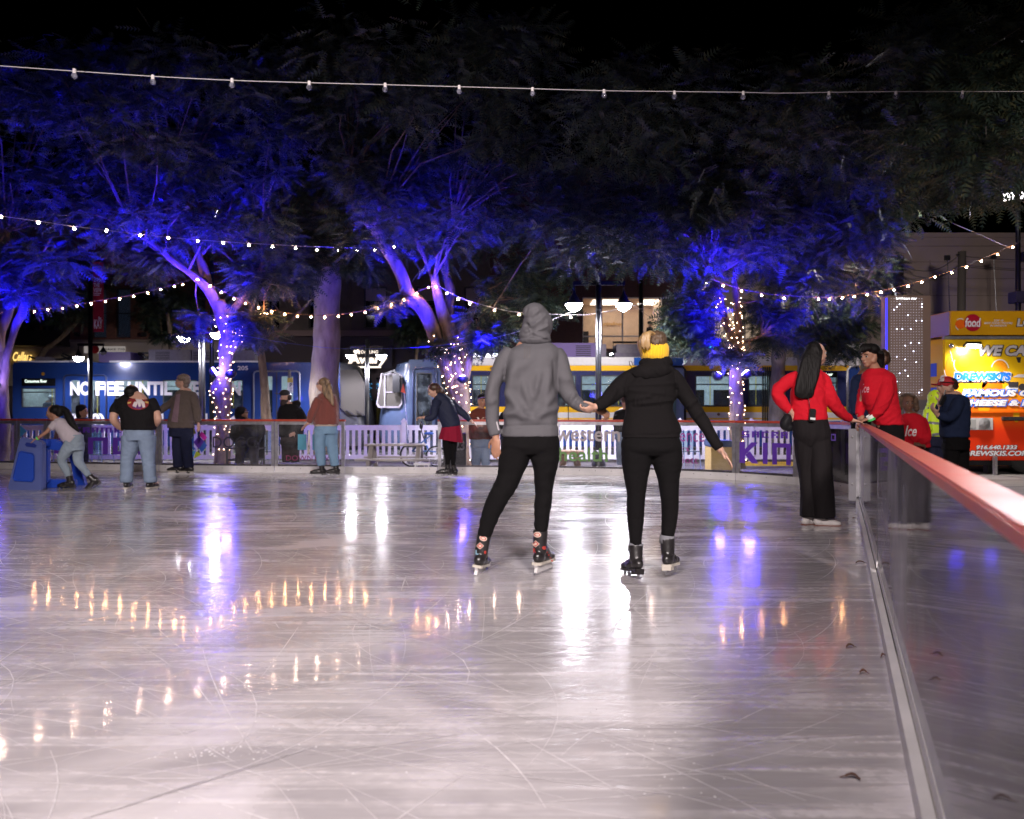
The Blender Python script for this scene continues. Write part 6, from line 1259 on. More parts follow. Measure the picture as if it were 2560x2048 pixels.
    lc.tube([Q(.06, .01, -.02), Q(.085, .03, -.05), Q(.07, .045, -.085), Q(.06, .03, -.06), Q(.062, .0, -.025)], .002 * s, 5)
    lc.build("laces", mat("lace", (.25, .24, .25), .8), b)
    return b, Q
def project(name, m, target, pts_faces, D, off=.004, par=None):
    """drape flat pieces given in picture corners onto a garment surface"""
    me = target.data; base = wloc(target); bv = BVHTree.FromPolygons([v.co + base for v in me.vertices], [tuple(p.vertices) for p in me.polygons]); vs, fs = pts_faces; out = []; last = D
    for x, y in vs:
        o_ = Vector((0, 0, EYE)); d_ = (P(x, y, D) - o_).normalized(); h = bv.ray_cast(o_, d_)
        if h[0] is not None: last = h[0].y; out.append(h[0] - d_ * off)
        else: out.append(P(x, y, last) - d_ * off)
    m2 = bpy.data.meshes.new(name); m2.from_pydata([tuple(v) for v in out], [], fs); m2.update(); return mobj(name, m2, m, par or target)
def gridquad(c, nu=4, nv=8):
    vs = []; fs = []
    for j in range(nv + 1):
        for i in range(nu + 1):
            a, b_ = i / nu, j / nv; x = (c[0][0] * (1 - a) + c[1][0] * a) * (1 - b_) + (c[3][0] * (1 - a) + c[2][0] * a) * b_; y = (c[0][1] * (1 - a) + c[1][1] * a) * (1 - b_) + (c[3][1] * (1 - a) + c[2][1] * a) * b_; vs.append((x, y))
    for j in range(nv):
        for i in range(nu): k = j * (nu + 1) + i; fs.append((k, k + 1, k + nu + 2, k + nu + 1))
    return vs, fs
def gdisc(cx, cy_, rx, ry, n=20, rings=4, rot=0):
    vs = [(cx, cy_)]; fs = []
    for r_ in range(1, rings + 1):
        for i in range(n): a = 2 * math.pi * i / n; x, y = rx * r_ / rings * math.cos(a), ry * r_ / rings * math.sin(a); vs.append((cx + x * math.cos(rot) - y * math.sin(rot), cy_ + x * math.sin(rot) + y * math.cos(rot)))
    for i in range(n): fs.append((0, 1 + i, 1 + (i + 1) % n))
    for r_ in range(1, rings):
        for i in range(n): a = 1 + (r_ - 1) * n; fs.append((a + i, a + (i + 1) % n, a + n + (i + 1) % n, a + n + i))
    return vs, fs
def ptext(s, box, **k):
    vs, fs = text_mesh(s, **k); vs = fit(vs, box[0], box[1], 0, 1); return [(x, box[2] + (box[3] - box[2]) * (y)) for x, y in vs], fs

# ---------------------------------------------------------------- 1. hooded man of the couple
D = 5.97; p = person(D, 1290, 0, "man in a grey hooded sweatshirt and black trousers skating away, holding a hand")
body = Blob(D); head(body, body.J(1343, 806), 180, -4, 1.02, neck=body.J(1342, 862, .02))
body.loft([(1342, 856, .02, 20, .06), (1335, 880, 0, 52, .085), (1328, 960, 0, 50, .085), (1325, 1060, 0, 48, .085), (1325, 1100, 0, 46, .09)])
for nd in ([(1285, 885, 0, 14), (1246, 938, 0, 11), (1234, 990, 0, 11), (1232, 1048, -.02, 10), (1240, 1090, -.03, 9.5)], [(1380, 885, 0, 14), (1407, 938, 0, 12), (1416, 978, 0, 12), (1440, 1004, -.03, 10), (1466, 1018, -.06, 9), (1484, 1022, -.08, 8.5)], [(1300, 1105, 0, 26), (1272, 1195, 0, 19), (1247, 1245, 0, 17), (1225, 1291, .02, 13), (1212, 1335, .02, 12)], [(1350, 1105, 0, 26), (1360, 1195, 0, 18), (1358, 1250, 0, 15), (1353, 1325, .0, 12)]): body.loft(nd, 12)
hand(body, body.J(1240, 1090, -.03), (-.02, -.1, -1), (.6, .8, 0), 1.02, .35, .1, thumb=-1)
hand(body, body.J(1484, 1020, -.08), (.85, -.1, -.35), (.2, .5, -.8), 1.0, 1.0, .05, thumb=1)
body.done("body", SK2, p, .006, 2)
GH = cloth("grey_tech_fleece", (.105, .102, .112), .6, 240, .35, .04)
top = Blob(D)
top.loft([(1343, 852, .02, 26, .075), (1340, 866, .0, 50, .10), (1334, 882, -.01, 66, .125), (1330, 910, -.01, 68, .14), (1328, 950, -.01, 66, .14), (1327, 1000, 0, 66, .135), (1326, 1045, 0, 67, .135), (1326, 1075, 0, 70, .14), (1326, 1091, 0, 71.5, .145)], 28, 2.6, horiz=True)
top.loft([(1278, 880, 0, 20, .075), (1262, 900, -.01, 22, .08), (1244.5, 938, -.01, 19.5, .068), (1233, 970, -.01, 18, .06), (1231, 1000, -.02, 17, .056), (1230.5, 1048, -.02, 16.5, .05), (1236, 1075, -.03, 15.5, .045), (1239, 1087, -.03, 14.5, .042)], 18)
top.loft([(1386, 880, 0, 20, .075), (1398, 900, 0, 22, .08), (1409, 938, -.01, 20.5, .066), (1417, 975, -.01, 21, .062), (1436, 1004, -.03, 17.5, .052), (1460, 1018, -.06, 14, .042), (1481, 1022, -.08, 12, .036)], 18)
def relax(me, k=3):
    bm = bmesh.new(); bm.from_mesh(me)
    for _ in range(k): bmesh.ops.smooth_vert(bm, verts=bm.verts, factor=.5, use_axis_x=True, use_axis_y=True, use_axis_z=True)
    bm.to_mesh(me); bm.free(); me.update()
def man_folds(me):
    k = D / F
    ridges = [((1290, 905), (1275, 985), 9, .016), ((1275, 985), (1310, 1040), 8, .016), ((1348, 935), (1337, 990), 6, .014), ((1372, 930), (1360, 1000), 7, .012), ((1385, 980), (1350, 1035), 7, .012), ((1300, 1025), (1265, 1040), 7, .014), ((1390, 1020), (1345, 1040), 6, .011), ((1310, 960), (1325, 1015), 7, .012), ((1262, 1030), (1345, 1052), 6, .008), ((1436, 985), (1425, 1002), 4, .010), ((1450, 1000), (1440, 1014), 4, .009), ((1385, 905), (1389, 985), 4, -.006), ((1262, 930), (1258, 1060), 4, -.006), ((1236, 1000), (1226, 1010), 4, .008), ((1330, 890), (1290, 930), 9, .008), ((1400, 945), (1428, 950), 7, .006), ((1235, 950), (1222, 1000), 6, .007), ((1258, 1066), (1398, 1062), 1.6, -.006)]
    nrm = [v.normal.copy() for v in me.vertices]
    for v in me.vertices:
        c = v.co; vn = nrm[v.index]
        if vn.y > .35: continue
        x = 1280 + F * c.x / c.y; y = 1024 - F * (c.z - EYE) / c.y; h = 0
        for (a, b_, w_, am) in ridges:
            dx, dy = b_[0] - a[0], b_[1] - a[1]; t = max(0, min(1, ((x - a[0]) * dx + (y - a[1]) * dy) / (dx * dx + dy * dy))); q_ = math.hypot(x - a[0] - t * dx, y - a[1] - t * dy) / (w_ * 1.5)
            if q_ < 3: h += am * math.exp(-q_ * q_) * (.55 + .45 * math.sin(math.pi * min(1, max(0, t))))
        v.co = c + vn * h * 2.3
    relax(me, 2)
hd_ = top.done("hooded_sweatshirt", GH, p, .0075, 3, (.0028, 9, (1, 1, .5, .4)), man_folds)
hood = Blob(D); hood.ell(hood.J(1345, 810), (.104, .122, .125), Matrix.Rotation(R(-8), 3, 'Y')); hood.ell(hood.J(1314, 838, -.02), (.045, .08, .04)); hood.ell(hood.J(1338, 852, -.01), (.115, .11, .045)); hood.ell(hood.J(1336, 782, -.03), (.082, .09, .07)); hood.ell(hood.J(1322, 832, -.02), (.062, .09, .048), Matrix.Rotation(R(25), 3, 'Y')); hood.ell(hood.J(1345, 842, -.03), (.092, .09, .055), Matrix.Rotation(R(12), 3, 'Y'))
def hood_folds(me):
    rd = [((1310, 812), (1345, 775), 6, .009), ((1315, 828), (1362, 790), 5, .010), ((1318, 840), (1368, 815), 4, .009), ((1318, 812), (1330, 836), 4, -.012), ((1330, 838), (1366, 850), 3, -.012), ((1318, 770), (1314, 782), 3, -.008), ((1322, 848), (1362, 846), 3, .008)]
    nrm = [v.normal.copy() for v in me.vertices]
    for v in me.vertices:
        c = v.co; vn = nrm[v.index]; x = 1280 + F * c.x / c.y; y = 1024 - F * (c.z - EYE) / c.y; h = 0
        if vn.y > .3: continue
        for (a, b_, w_, am) in rd:
            dx, dy = b_[0] - a[0], b_[1] - a[1]; t = max(0, min(1, ((x - a[0]) * dx + (y - a[1]) * dy) / (dx * dx + dy * dy))); q_ = math.hypot(x - a[0] - t * dx, y - a[1] - t * dy) / w_
            if q_ < 3: h += am * math.exp(-q_ * q_)
        v.co = c + vn * h
    me.update()
hood.done("hood", GH, p, .007, 3, (.002, 14, (1, 1, 1)), hood_folds)
SG = mat("stripe_grey", (.085, .078, .082), .6)
for i in range(3): project("chest_mark", SG, hd_, gridquad([(1311 + i * 6.2, 866), (1314 + i * 6.2, 866), (1312.5 + i * 6.2, 896), (1309 + i * 6.2, 896)], 2, 8), D, .003)
project("sleeve_mark", mat("sleeve_pale", (.5, .47, .5), .6), hd_, gridquad([(1240, 1056), (1243, 1053), (1249, 1076), (1245, 1076)], 1, 4), D, .003)
TB = cloth("black_track_fabric", (.0045, .004, .0045), .92, 120, .15)
tr1 = Blob(D); tr1.loft([(1326, 1076, 0, 62, .12), (1327, 1100, 0, 70, .145), (1326, 1118, -.01, 70, .145), (1325, 1134, -.01, 58, .11)], 24, 2.5, horiz=True)
tr1.loft([(1292, 1120, 0, 37, .13), (1284, 1150, 0, 37, .12), (1271, 1197, 0, 28, .10), (1247, 1244, 0, 26, .09), (1226, 1290, .01, 22, .075), (1213, 1330, .02, 17, .06), (1211, 1341, .02, 15.5, .055)], 20)
tr1.loft([(1360, 1120, 0, 37, .13), (1363, 1150, 0, 34, .12), (1361, 1190, 0, 25.5, .095), (1360, 1226, 0, 21.5, .08), (1357, 1260, 0, 20.5, .075), (1354, 1298, 0, 18, .065), (1352, 1326, 0, 15.5, .058)], 20)
tr1.done("trousers", TB, p, .009, 3, (.005, 11, (.8, 1, 1.2)))
b1, Q1 = skate(p, body.J(1211, 1337, .02), (.25, 1, .1), (.16, .05, 1), 1.0, style='hockey', m_sole=SOLE, shaft=.15, blade_z=.078)
b2_, Q2 = skate(p, body.J(1351, 1325, 0), (.45, .9, 0), (0, 0, 1), 1.02, style='hockey', m_sole=SOLE, shaft=.155, blade_z=.078)
PWH = mat("patch_cream", (.6, .45, .38), .6); PRD = mat("patch_red", (.4, .04, .03), .6); PBL = mat("patch_blue", (.3, .5, .65), .6)
for b_, cx_, cy2, tl in ((b1, 1208, 1346, .35), (b2_, 1343, 1337, .1)):
    project("patch", PWH, b_, gdisc(cx_, cy2, 10, 7, 14, 3, tl), D, .003); project("patch", PRD, b_, gdisc(cx_, cy2, 7.5, 4.5, 14, 3, tl), D, .004); project("patch", PWH, b_, gdisc(cx_, cy2, 5.5, 3, 12, 3, tl), D, .005)
for b_, cx_, cy2 in ((b1, 1200, 1365), (b2_, 1339, 1360)):
    for m_, k, of in ((PWH, 10, .003), (PRD, 8, .004), (PWH, 4.5, .005)): project("patch", m_, b_, gridquad([(cx_ - k, cy2), (cx_, cy2 - k * .9), (cx_ + k, cy2), (cx_, cy2 + k * .9)], 3, 3), D, of)
project("lettering", PBL, b1, ptext("L", (1189, 1196, 1387, 1375), bold=.04), D, .004); project("lettering", PRD, b2_, ptext("R", (1333, 1340, 1382, 1371), bold=.04), D, .004)
for k in range(4): project("patch", PRD, b2_, gdisc(1368 + k * 4, 1381 + k * 7, 2.4, 2.4, 8, 1), D, .004)
project("patch", PRD, b2_, gdisc(1361, 1370, 6, 4.5, 10, 2), D, .004); project("patch", PRD, b1, gdisc(1213, 1381, 3, 4.5, 10, 2), D, .004)

# ---------------------------------------------------------------- 2. woman with yellow headband
D = 5.85; p = person(D, 1630, 0, "blonde woman in a yellow headband and black jacket, skating away, one arm out")
body = Blob(D); head(body, body.J(1637, 872), 176, -4, 1.0, neck=body.J(1638, 920, .02))
body.loft([(1638, 915, 0, 40, .07), (1632, 950, 0, 45, .08), (1625, 1000, 0, 48, .08), (1625, 1080, 0, 52, .09), (1628, 1120, 0, 56, .1)])
for nd in ([(1590, 938, 0, 14), (1553, 965, -.02, 12), (1525, 990, -.05, 11), (1505, 1008, -.08, 9), (1492, 1016, -.1, 8.5)], [(1682, 938, 0, 14), (1704, 974, 0, 11), (1723, 1002, 0, 10), (1765, 1068, -.04, 9), (1800, 1125, -.06, 8)], [(1595, 1115, 0, 26), (1590, 1190, 0, 20), (1590, 1260, 0, 15), (1590, 1350, 0, 10)], [(1665, 1115, 0, 26), (1670, 1195, 0, 19), (1674, 1268, 0, 14), (1669, 1335, 0, 10)]): body.loft(nd, 12)
hand(body, body.J(1798, 1121, -.06), (.72, -.15, -.9), (-.75, .1, -.6), .93, .16, .5, thumb=-1)
hand(body, body.J(1494, 1014, -.1), (-.75, .1, -.35), (.1, .5, .8), .92, .95, .05, thumb=-1)
body.done("body", SK1, p, .006, 2)
JB = cloth("black_softshell", (.0065, .0055, .006), .92, 160, .1, .05)
top = Blob(D)
top.loft([(1640, 900, 0, 30, .085), (1636, 915, 0, 42, .10), (1630, 928, 0, 54, .115), (1627, 950, 0, 60, .125), (1625, 985, 0, 64, .13), (1622, 1015, 0, 58, .125), (1624, 1040, 0, 62, .13), (1626, 1070, 0, 70, .14), (1627, 1094, 0, 73, .145)], 26, 2.5, horiz=True)
top.loft([(1598, 938, 0, 24, .085), (1576, 950, -.01, 25, .08), (1553, 965, -.02, 23.5, .07), (1530, 988, -.05, 20.5, .06), (1509, 1006, -.08, 16, .05), (1490, 1016, -.1, 13.5, .042)], 18)
top.loft([(1670, 938, 0, 24, .085), (1688, 952, 0, 22, .08), (1704, 973, 0, 19, .068), (1722, 1001, 0, 18.5, .062), (1744, 1034, -.02, 17.5, .056), (1765, 1067, -.04, 15.5, .05), (1783, 1098, -.05, 13.5, .044), (1799, 1121, -.06, 12.5, .04)], 18)
def wfold(me):
    rd = [((1575, 975), (1660, 985), 4, .006), ((1572, 1000), (1625, 990), 4, .007), ((1600, 1010), (1680, 1000), 3.5, .007), ((1585, 1018), (1655, 1014), 3, -.006)] + [((1590 + k * 9, 992 + (k % 3) * 3), (1586 + k * 9, 1016), 2.2, .006) for k in range(8)] + [((1556, 1090), (1702, 1086), 1.6, -.006), ((1565, 965), (1690, 958), 3, .005), ((1600, 945), (1560, 985), 6, .006), ((1690, 990), (1700, 1080), 5, .006), ((1740, 1000), (1722, 1015), 4, .008), ((1755, 1030), (1738, 1045), 4, .006), ((1540, 975), (1525, 1000), 4, .008), ((1688, 925), (1692, 980), 2.5, -.010), ((1572, 940), (1562, 985), 2.5, -.008)]
    nrm = [v.normal.copy() for v in me.vertices]
    for v in me.vertices:
        c = v.co; vn = nrm[v.index]
        if vn.y > .35: continue
        x = 1280 + F * c.x / c.y; y = 1024 - F * (c.z - EYE) / c.y; h = 0
        for (a, b_, w_, am) in rd:
            dx, dy = b_[0] - a[0], b_[1] - a[1]; t = max(0, min(1, ((x - a[0]) * dx + (y - a[1]) * dy) / (dx * dx + dy * dy))); q_ = math.hypot(x - a[0] - t * dx, y - a[1] - t * dy) / w_
            if q_ < 3: h += am * math.exp(-q_ * q_)
        v.co = c + vn * h * 2.2
    relax(me)
jk = top.done("jacket", JB, p, .0075, 3, (.003, 12, (1, 1, 1.2, .5)), wfold)
hk = Blob(D); hk.ell(hk.J(1630, 928, -.09), (.135, .06, .055), Matrix.Rotation(R(-6), 3, 'Y')); hk.ell(hk.J(1640, 908, -.03), (.115, .095, .045)); hk.ell(hk.J(1646, 900, .0), (.085, .1, .04)); hk.ell(hk.J(1612, 932, -.11), (.06, .035, .04), Matrix.Rotation(R(30), 3, 'Y')); hk.done("hood", JB, p, .008, 3, (.006, 16, (1, 1, 1, .6)))
MB().tube([body.J(1582, 922, -.12), body.J(1574, 912, -.13), body.J(1573, 903, -.13), body.J(1579, 904, -.13), body.J(1583, 915, -.12)], .0025, 6).build("drawcord", BLACKM, p, True)
LG = cloth("black_leggings", (.004, .0035, .004), .9, 200, .08)
lg = Blob(D); lg.loft([(1627, 1080, 0, 64, .12), (1628, 1105, 0, 74, .15), (1628, 1122, -.01, 74, .15), (1628, 1138, -.01, 60, .11)], 24, 2.4, horiz=True)
lg.loft([(1592, 1120, 0, 38, .13), (1591, 1152, 0, 36.5, .12), (1590, 1192, 0, 30, .10), (1591, 1233, 0, 23, .08), (1589, 1262, 0, 22, .075), (1589, 1300, .01, 20, .07), (1589, 1335, 0, 16, .055), (1589, 1362, 0, 13.5, .05)], 20)
lg.loft([(1664, 1120, 0, 38, .13), (1668, 1152, 0, 37, .12), (1671, 1195, 0, 27, .095), (1673, 1230, 0, 23, .08), (1675, 1268, .01, 20.5, .072), (1673, 1304, .01, 18.5, .066), (1669, 1340, 0, 15.5, .055)], 20)
lg.done("leggings", LG, p, .009, 3, (.0022, 16, (.6, 1, 2.2)))
skate(p, body.J(1589, 1362, 0), (-.32, .9, -.2), (.02, .15, 1), .95, style='figure', m_sole=BOOTB, shaft=.11, blade_z=.055)
skate(p, body.J(1668, 1345, 0), (.42, .85, -.25), (-.04, .1, 1), .98, style='figure', m_sole=SOLE, shaft=.12, blade_z=.055)
SC = mat("sock_grey", (.17, .17, .19), .9)
MB().tube([body.J(1590, 1358, 0), body.J(1588, 1378, 0)], .05, 14).build("sock", SC, p, True); MB().tube([body.J(1668, 1338, 0), body.J(1667, 1358, 0)], .052, 14).build("sock", SC, p, True)
hb_ = Blob(D); Mh = headM(176, -4); 
hb_.mb.lathe([(.099, -.056), (.103, -.045), (.105, 0), (.101, .045), (.094, .052)], body.J(1637, 876), 40, Matrix.Rotation(R(3), 3, 'Y') @ Matrix.Diagonal((.86, 1, 1)).to_3x3())
me = hb_.mb.mesh("headband"); 
for v in me.vertices:
    c = v.co - body.J(1637, 876); a = math.atan2(c.y, c.x)
YEL = mat("knit_yellow", (.80, .47, .01), .85, sheen=.3)
hbm = MB(); n = 120; cc = body.J(1637, 877); Mr = Matrix.Rotation(R(3), 3, 'Y')
prof = [(.78, -.066), (.93, -.056), (1.0, -.028), (1.0, .008), (.95, .036), (.86, .050), (.76, .054)]
for (r_, z_) in prof:
    for k in range(n): a = 2 * math.pi * k / n; rr_ = r_ * (.107 + .0022 * (1 if k % 4 < 2 else -1)); hbm.v.append(tuple(cc + Mr @ Vector((rr_ * .88 * math.cos(a), rr_ * 1.08 * math.sin(a), z_ * (1 + .0 * k)))))
for i in range(len(prof) - 1):
    for k in range(n): hbm.f.append((i * n + k, i * n + (k + 1) % n, (i + 1) * n + (k + 1) % n, (i + 1) * n + k))
hbm.f += [tuple(range(n - 1, -1, -1)), tuple(range((len(prof) - 1) * n, len(prof) * n))]
hbm.build("headband", YEL, p, True)
hr = Blob(D); hr.ell(hr.J(1637, 853), (.083, .102, .072)); hr.ell(hr.J(1640, 855, -.055), (.062, .06, .052)); hr.ell(hr.J(1648, 842, -.05), (.046, .05, .036)); hr.ell(hr.J(1654, 852, -.06), (.03, .035, .03)); hr.done("hair", mat("hair_dark_blond", (.12, .075, .045), .45, c2=(.06, .035, .02), vs=40, bump=.5, bs=60), p, .007, 3, (.005, 40, (1, 1, .3)))
pt = Blob(D)
for k in range(8): x0_ = 1617 + k * 2.0; pt.loft([(x0_ + 14, 842, -.06, 3.0, .012), (x0_ - 1, 830 + abs(k - 5), -.085, 3.2, .014), (x0_ - 9 + k * .4, 836, -.105, 3.2, .013), (x0_ - 13 + k * .7, 852, -.118, 2.8, .010), (x0_ - 12 + k * .9, 868 + k % 3 * 4, -.118, 1.3, .006)], 8)
pt.done("ponytail", HBLD, p, .005, 1, (.002, 60, (1, 1, .2)))
hl = Blob(D); hl.loft([(1612, 842, -.02, 8, .02), (1601, 852, -.03, 7, .02), (1600, 872, -.03, 5, .02), (1606, 890, -.02, 3, .012)], 10); hl.done("loose_hair", HBLD, p, .006, 1, (.002, 60, (1, 1, .2)))

# ---------------------------------------------------------------- 3. long-haired woman in red
D = 8.5; p = person(D, 2045, 0, "woman with long black hair in a red sweatshirt and wide dark trousers at the barrier")
REDS = cloth("red_fleece", (.52, .008, .02), .85, 110, .2, .05)
body = Blob(D); T_, M_ = head(body, body.J(2043, 886), 112, -2, .98, neck=body.J(2030, 930, .0))
body.loft([(2028, 925, 0, 22, .06), (2022, 950, 0, 34, .07), (2022, 1000, 0, 32, .07), (2024, 1050, 0, 34, .08)])
for nd in ([(2060, 945, 0, 9), (2073, 985, -.05, 8.5), (2092, 1018, -.02, 7.5), (2112, 1037, .05, 6), (2128, 1050, .12, 5)], [(1985, 942, 0, 9), (1956, 960, 0, 8.5), (1942, 980, 0, 8), (1962, 1008, -.02, 7), (1978, 1030, -.05, 6)], [(2010, 1060, 0, 18), (2016, 1180, 0, 11), (2020, 1290, 0, 8)], [(2046, 1060, 0, 18), (2052, 1180, 0, 11), (2060, 1290, 0, 8)]): body.loft(nd, 12)
hand(body, body.J(2128, 1050, .12), (1, .25, -.22), (0, 0, -1), .93, .15, .12, thumb=1); hand(body, body.J(1978, 1030, -.05), (.5, .2, -.9), (.3, .9, 0), .9, .5)
body.done("body", SK1, p, .008, 2); face_parts(p, T_, M_, .98, sides=(-1,))
top = Blob(D); top.loft([(2030, 925, 0, 20, .075), (2026, 934, 0, 32, .095), (2022, 948, 0, 41, .115), (2021, 975, 0, 42, .125), (2020, 1005, 0, 42, .125), (2022, 1030, 0, 44, .13), (2023, 1050, 0, 44, .13)], 24, 2.4, horiz=True)
top.loft([(2050, 942, 0, 15, .06), (2062, 955, -.01, 16, .06), (2072, 985, -.04, 16.5, .06), (2089, 1016, -.01, 15, .055), (2108, 1036, .05, 12, .045), (2125, 1048, .11, 8.5, .034)], 16)
top.loft([(1995, 942, 0, 15, .06), (1972, 952, 0, 16, .06), (1950, 970, 0, 16, .058), (1943, 985, 0, 15, .055), (1956, 1006, -.02, 13.5, .05), (1975, 1029, -.05, 8.5, .034)], 16)
rs = top.done("sweatshirt", REDS, p, .009, 3, (.006, 11, (1, 1, 1, .8)))
PDK = cloth("dark_wide_denim", (.010, .008, .009), .8, 120, .2)
tr_1 = Blob(D); tr_1.loft([(2023, 1040, 0, 42, .12), (2026, 1060, 0, 44, .13), (2030, 1090, 0, 45, .14), (2033, 1114, 0, 34, .10)], 22, 2.4, horiz=True)
tr_1.loft([(2012, 1100, .02, 26, .11), (2012, 1140, .03, 21, .10), (2017, 1190, .04, 18.5, .09), (2021, 1240, .04, 18.5, .095), (2022, 1292, .03, 20.5, .10)], 18); tr_1.loft([(2045, 1090, 0, 29, .11), (2050, 1130, -.03, 27, .11), (2053, 1180, -.05, 26, .105), (2057, 1240, -.05, 26, .105), (2060, 1292, -.04, 26, .11)], 18)
tr_1.done("trousers", PDK, p, .009, 2, (.005, 7, (1.6, 1, .35)))
WB_ = mat("skate_white", (.66, .62, .6), .4); RUST = mat("heel_brown", (.22, .06, .03), .5)
skate(p, body.J(2018, 1270, .04), (.75, .5, 0), s=.95, m=WB_, style='figure', m_sole=RUST, shaft=.11, blade_z=.045); skate(p, body.J(2053, 1272, -.04), (.95, -.1, 0), s=.95, m=WB_, style='figure', m_sole=RUST, shaft=.11, blade_z=.045)
hr = Blob(D); hr.ell(hr.J(2034, 880), (.082, .10, .108)); hr.ell(hr.J(2022, 905, -.02), (.07, .09, .12))
for k in range(11): x0_ = 2000 + k * 4.2; hr.loft([(x0_ + 18 - k * .8, 868 + abs(k - 6) * 2, -.05, 5, .03), (x0_ + 10 - k * .5, 900, -.10, 6, .03), (x0_ - 1, 940, -.14, 6, .03), (x0_ - 9 - k * .2, 975, -.155, 5, .025), (x0_ - 10, 996 + (k * 7) % 5 - abs(k - 5) * 1.2, -.15, 2.5, .012)], 10)
hr.done("hair", HBLK, p, .008, 7, (.0022, 60, (1, 1, .1)))
MB().tube([T_(.066, -.01, -.075), T_(.07, -.015, -.10), T_(.066, -.02, -.075)], .0018, 5).build("earring", ALU, p)
bg_ = Blob(D); bg_.ell(bg_.J(1965, 1055, -.1), (.055, .05, .085), Matrix.Rotation(R(15), 3, 'Y')); bg_.ell(bg_.J(1972, 1068, -.1), (.04, .04, .045)); o = bg_.done("waist_pouch", cloth("black_nylon", (.01, .01, .012), .5), None, .01, 3, (.005, 14, (1, 1, 1))); tag(o, "black waist pouch on the left hip of the long-haired woman", "pouch")
rd_ = empty("walkie_talkie", body.J(2030, 1050, -.16), "black walkie-talkie clipped to the back waistband of the long-haired woman", "radio"); c0 = body.J(2030.5, 1038, -.165); Mt = Matrix.Rotation(R(6), 3, 'Y')
MB().box(c0, (.062, .035, .125), M=Mt).build("body", BLACKM, rd_, bevel=.008); MB().box(body.J(2032, 1047, -.184), (.05, .004, .022), M=Mt).build("label_plate", mat("label_white", (.6, .6, .6), .5), rd_); MB().tube([c0 + Vector((-.02, 0, .06)), body.J(2023, 1010, -.16), body.J(2021, 985, -.16)], .004, 6).build("antenna", BLACKM, rd_, True)

# ---------------------------------------------------------------- 4. man in red leaning on the barrier
D = 9.2; p = person(D, 2200, 0, "man in a red sweatshirt with a dark mullet leaning on the barrier corner")
body = Blob(D); T_, M_ = head(body, body.J(2173, 893), -62, 4, 1.0, neck=body.J(2193, 932, .02))
body.loft([(2193, 932, .02, 18, .06), (2198, 960, 0, 30, .07), (2205, 1010, 0, 30, .07), (2222, 1070, .02, 26, .08)])
for nd in ([(2215, 950, -.06, 10), (2209, 1000, -.12, 9), (2190, 1030, -.1, 7.5), (2170, 1050, -.06, 6)], [(2165, 955, .05, 9), (2155, 1000, .1, 8), (2148, 1030, .1, 7), (2150, 1048, .05, 6)], [(2222, 1070, 0, 17), (2225, 1180, 0, 12), (2225, 1265, 0, 9)], [(2235, 1070, .15, 17), (2240, 1180, .15, 12), (2242, 1260, .15, 9)]): body.loft(nd, 12)
hand(body, body.J(2176, 1046, -.06), (-.95, -.05, -.25), (0, 0, -1), 1.0, .35, .1, thumb=-1); hand(body, body.J(2152, 1048, .03), (-.6, -.3, -.7), (-.3, -.3, -.7), 1.0, .5, .1)
body.done("body", SK2, p, .008, 2); face_parts(p, T_, M_, 1.0, sides=(1, -1))
top = Blob(D); top.loft([(2190, 923, .02, 20, .08), (2193, 932, .02, 32, .10), (2196, 945, 0, 40, .125), (2198, 975, 0, 42, .135), (2202, 1005, 0, 41, .135), (2214, 1040, .01, 37, .13), (2224, 1062, .02, 34, .13)], 24, 2.3, horiz=True)
top.loft([(2217, 945, -.08, 17, .07), (2215, 975, -.12, 18, .066), (2209, 1002, -.14, 16.5, .06), (2196, 1026, -.12, 14, .05), (2181, 1042, -.08, 9.5, .038)], 16); top.loft([(2170, 945, .08, 15, .06), (2160, 975, .12, 13, .055), (2153, 1010, .12, 12, .05), (2148, 1036, .08, 9, .038)], 16); top.ell(top.J(2152, 1041, .06), (.035, .035, .03))
rs = top.done("sweatshirt", REDS, p, .009, 3, (.0065, 9, (1, 1, 1, -.8)))
project("lettering", mat("print_pink", (.62, .28, .32), .6), rs, ptext("Ice", (2155, 2173, 982, 960), shear=.3, bold=.02), D, .004)
pb = Blob(D); pb.loft([(2224, 1060, .02, 30, .12), (2226, 1085, .02, 31, .13), (2228, 1110, .02, 30, .12)], 20, 2.4, horiz=True); pb.loft([(2220, 1100, 0, 19, .1), (2223, 1180, 0, 14, .08), (2225, 1262, 0, 12, .07)], 16); pb.loft([(2238, 1100, .12, 18, .1), (2242, 1180, .15, 14, .08), (2243, 1258, .15, 12, .07)], 16); pb.done("trousers", TB, p, .011, 3, (.005, 10, (1, 1, 1)))
for x_, dy_ in ((2225, 0), (2243, .15)): fo = Blob(D); c = fo.J(x_, 1285, dy_); c.z = .045; fo.ell(c + Vector((-.06, 0, 0)), (.13, .045, .045)); fo.cap(c + Vector((0, 0, .02)), c + Vector((0, 0, .12)), .045, .045); fo.done("shoe", BOOTB, p, .01, 2)
hr = Blob(D); hr.ell(hr.J(2178, 874, 0), (.086, .10, .066)); hr.ell(hr.J(2166, 871, -.02), (.068, .07, .04), Matrix.Rotation(R(-22), 3, 'Y'))
for k in range(7): x0_ = 2154 + k * 4; hr.loft([(x0_ + 6, 863, -.05, 5, .02), (x0_ - 1, 870, -.085, 4, .018), (x0_ - 6, 883 - k * 1.6, -.09, 1.8, .008)], 8)
for k in range(5): hr.loft([(2190 + k * 3, 880, .0 - .02 * k, 6, .03), (2197 + k * 2.2, 900, 0, 5, .03), (2200 + k * 1.6, 915 + k, 0, 2.5, .015)], 8)
hr.done("hair", HBLK, p, .008, 2, (.004, 40, (1, 1, .2)))
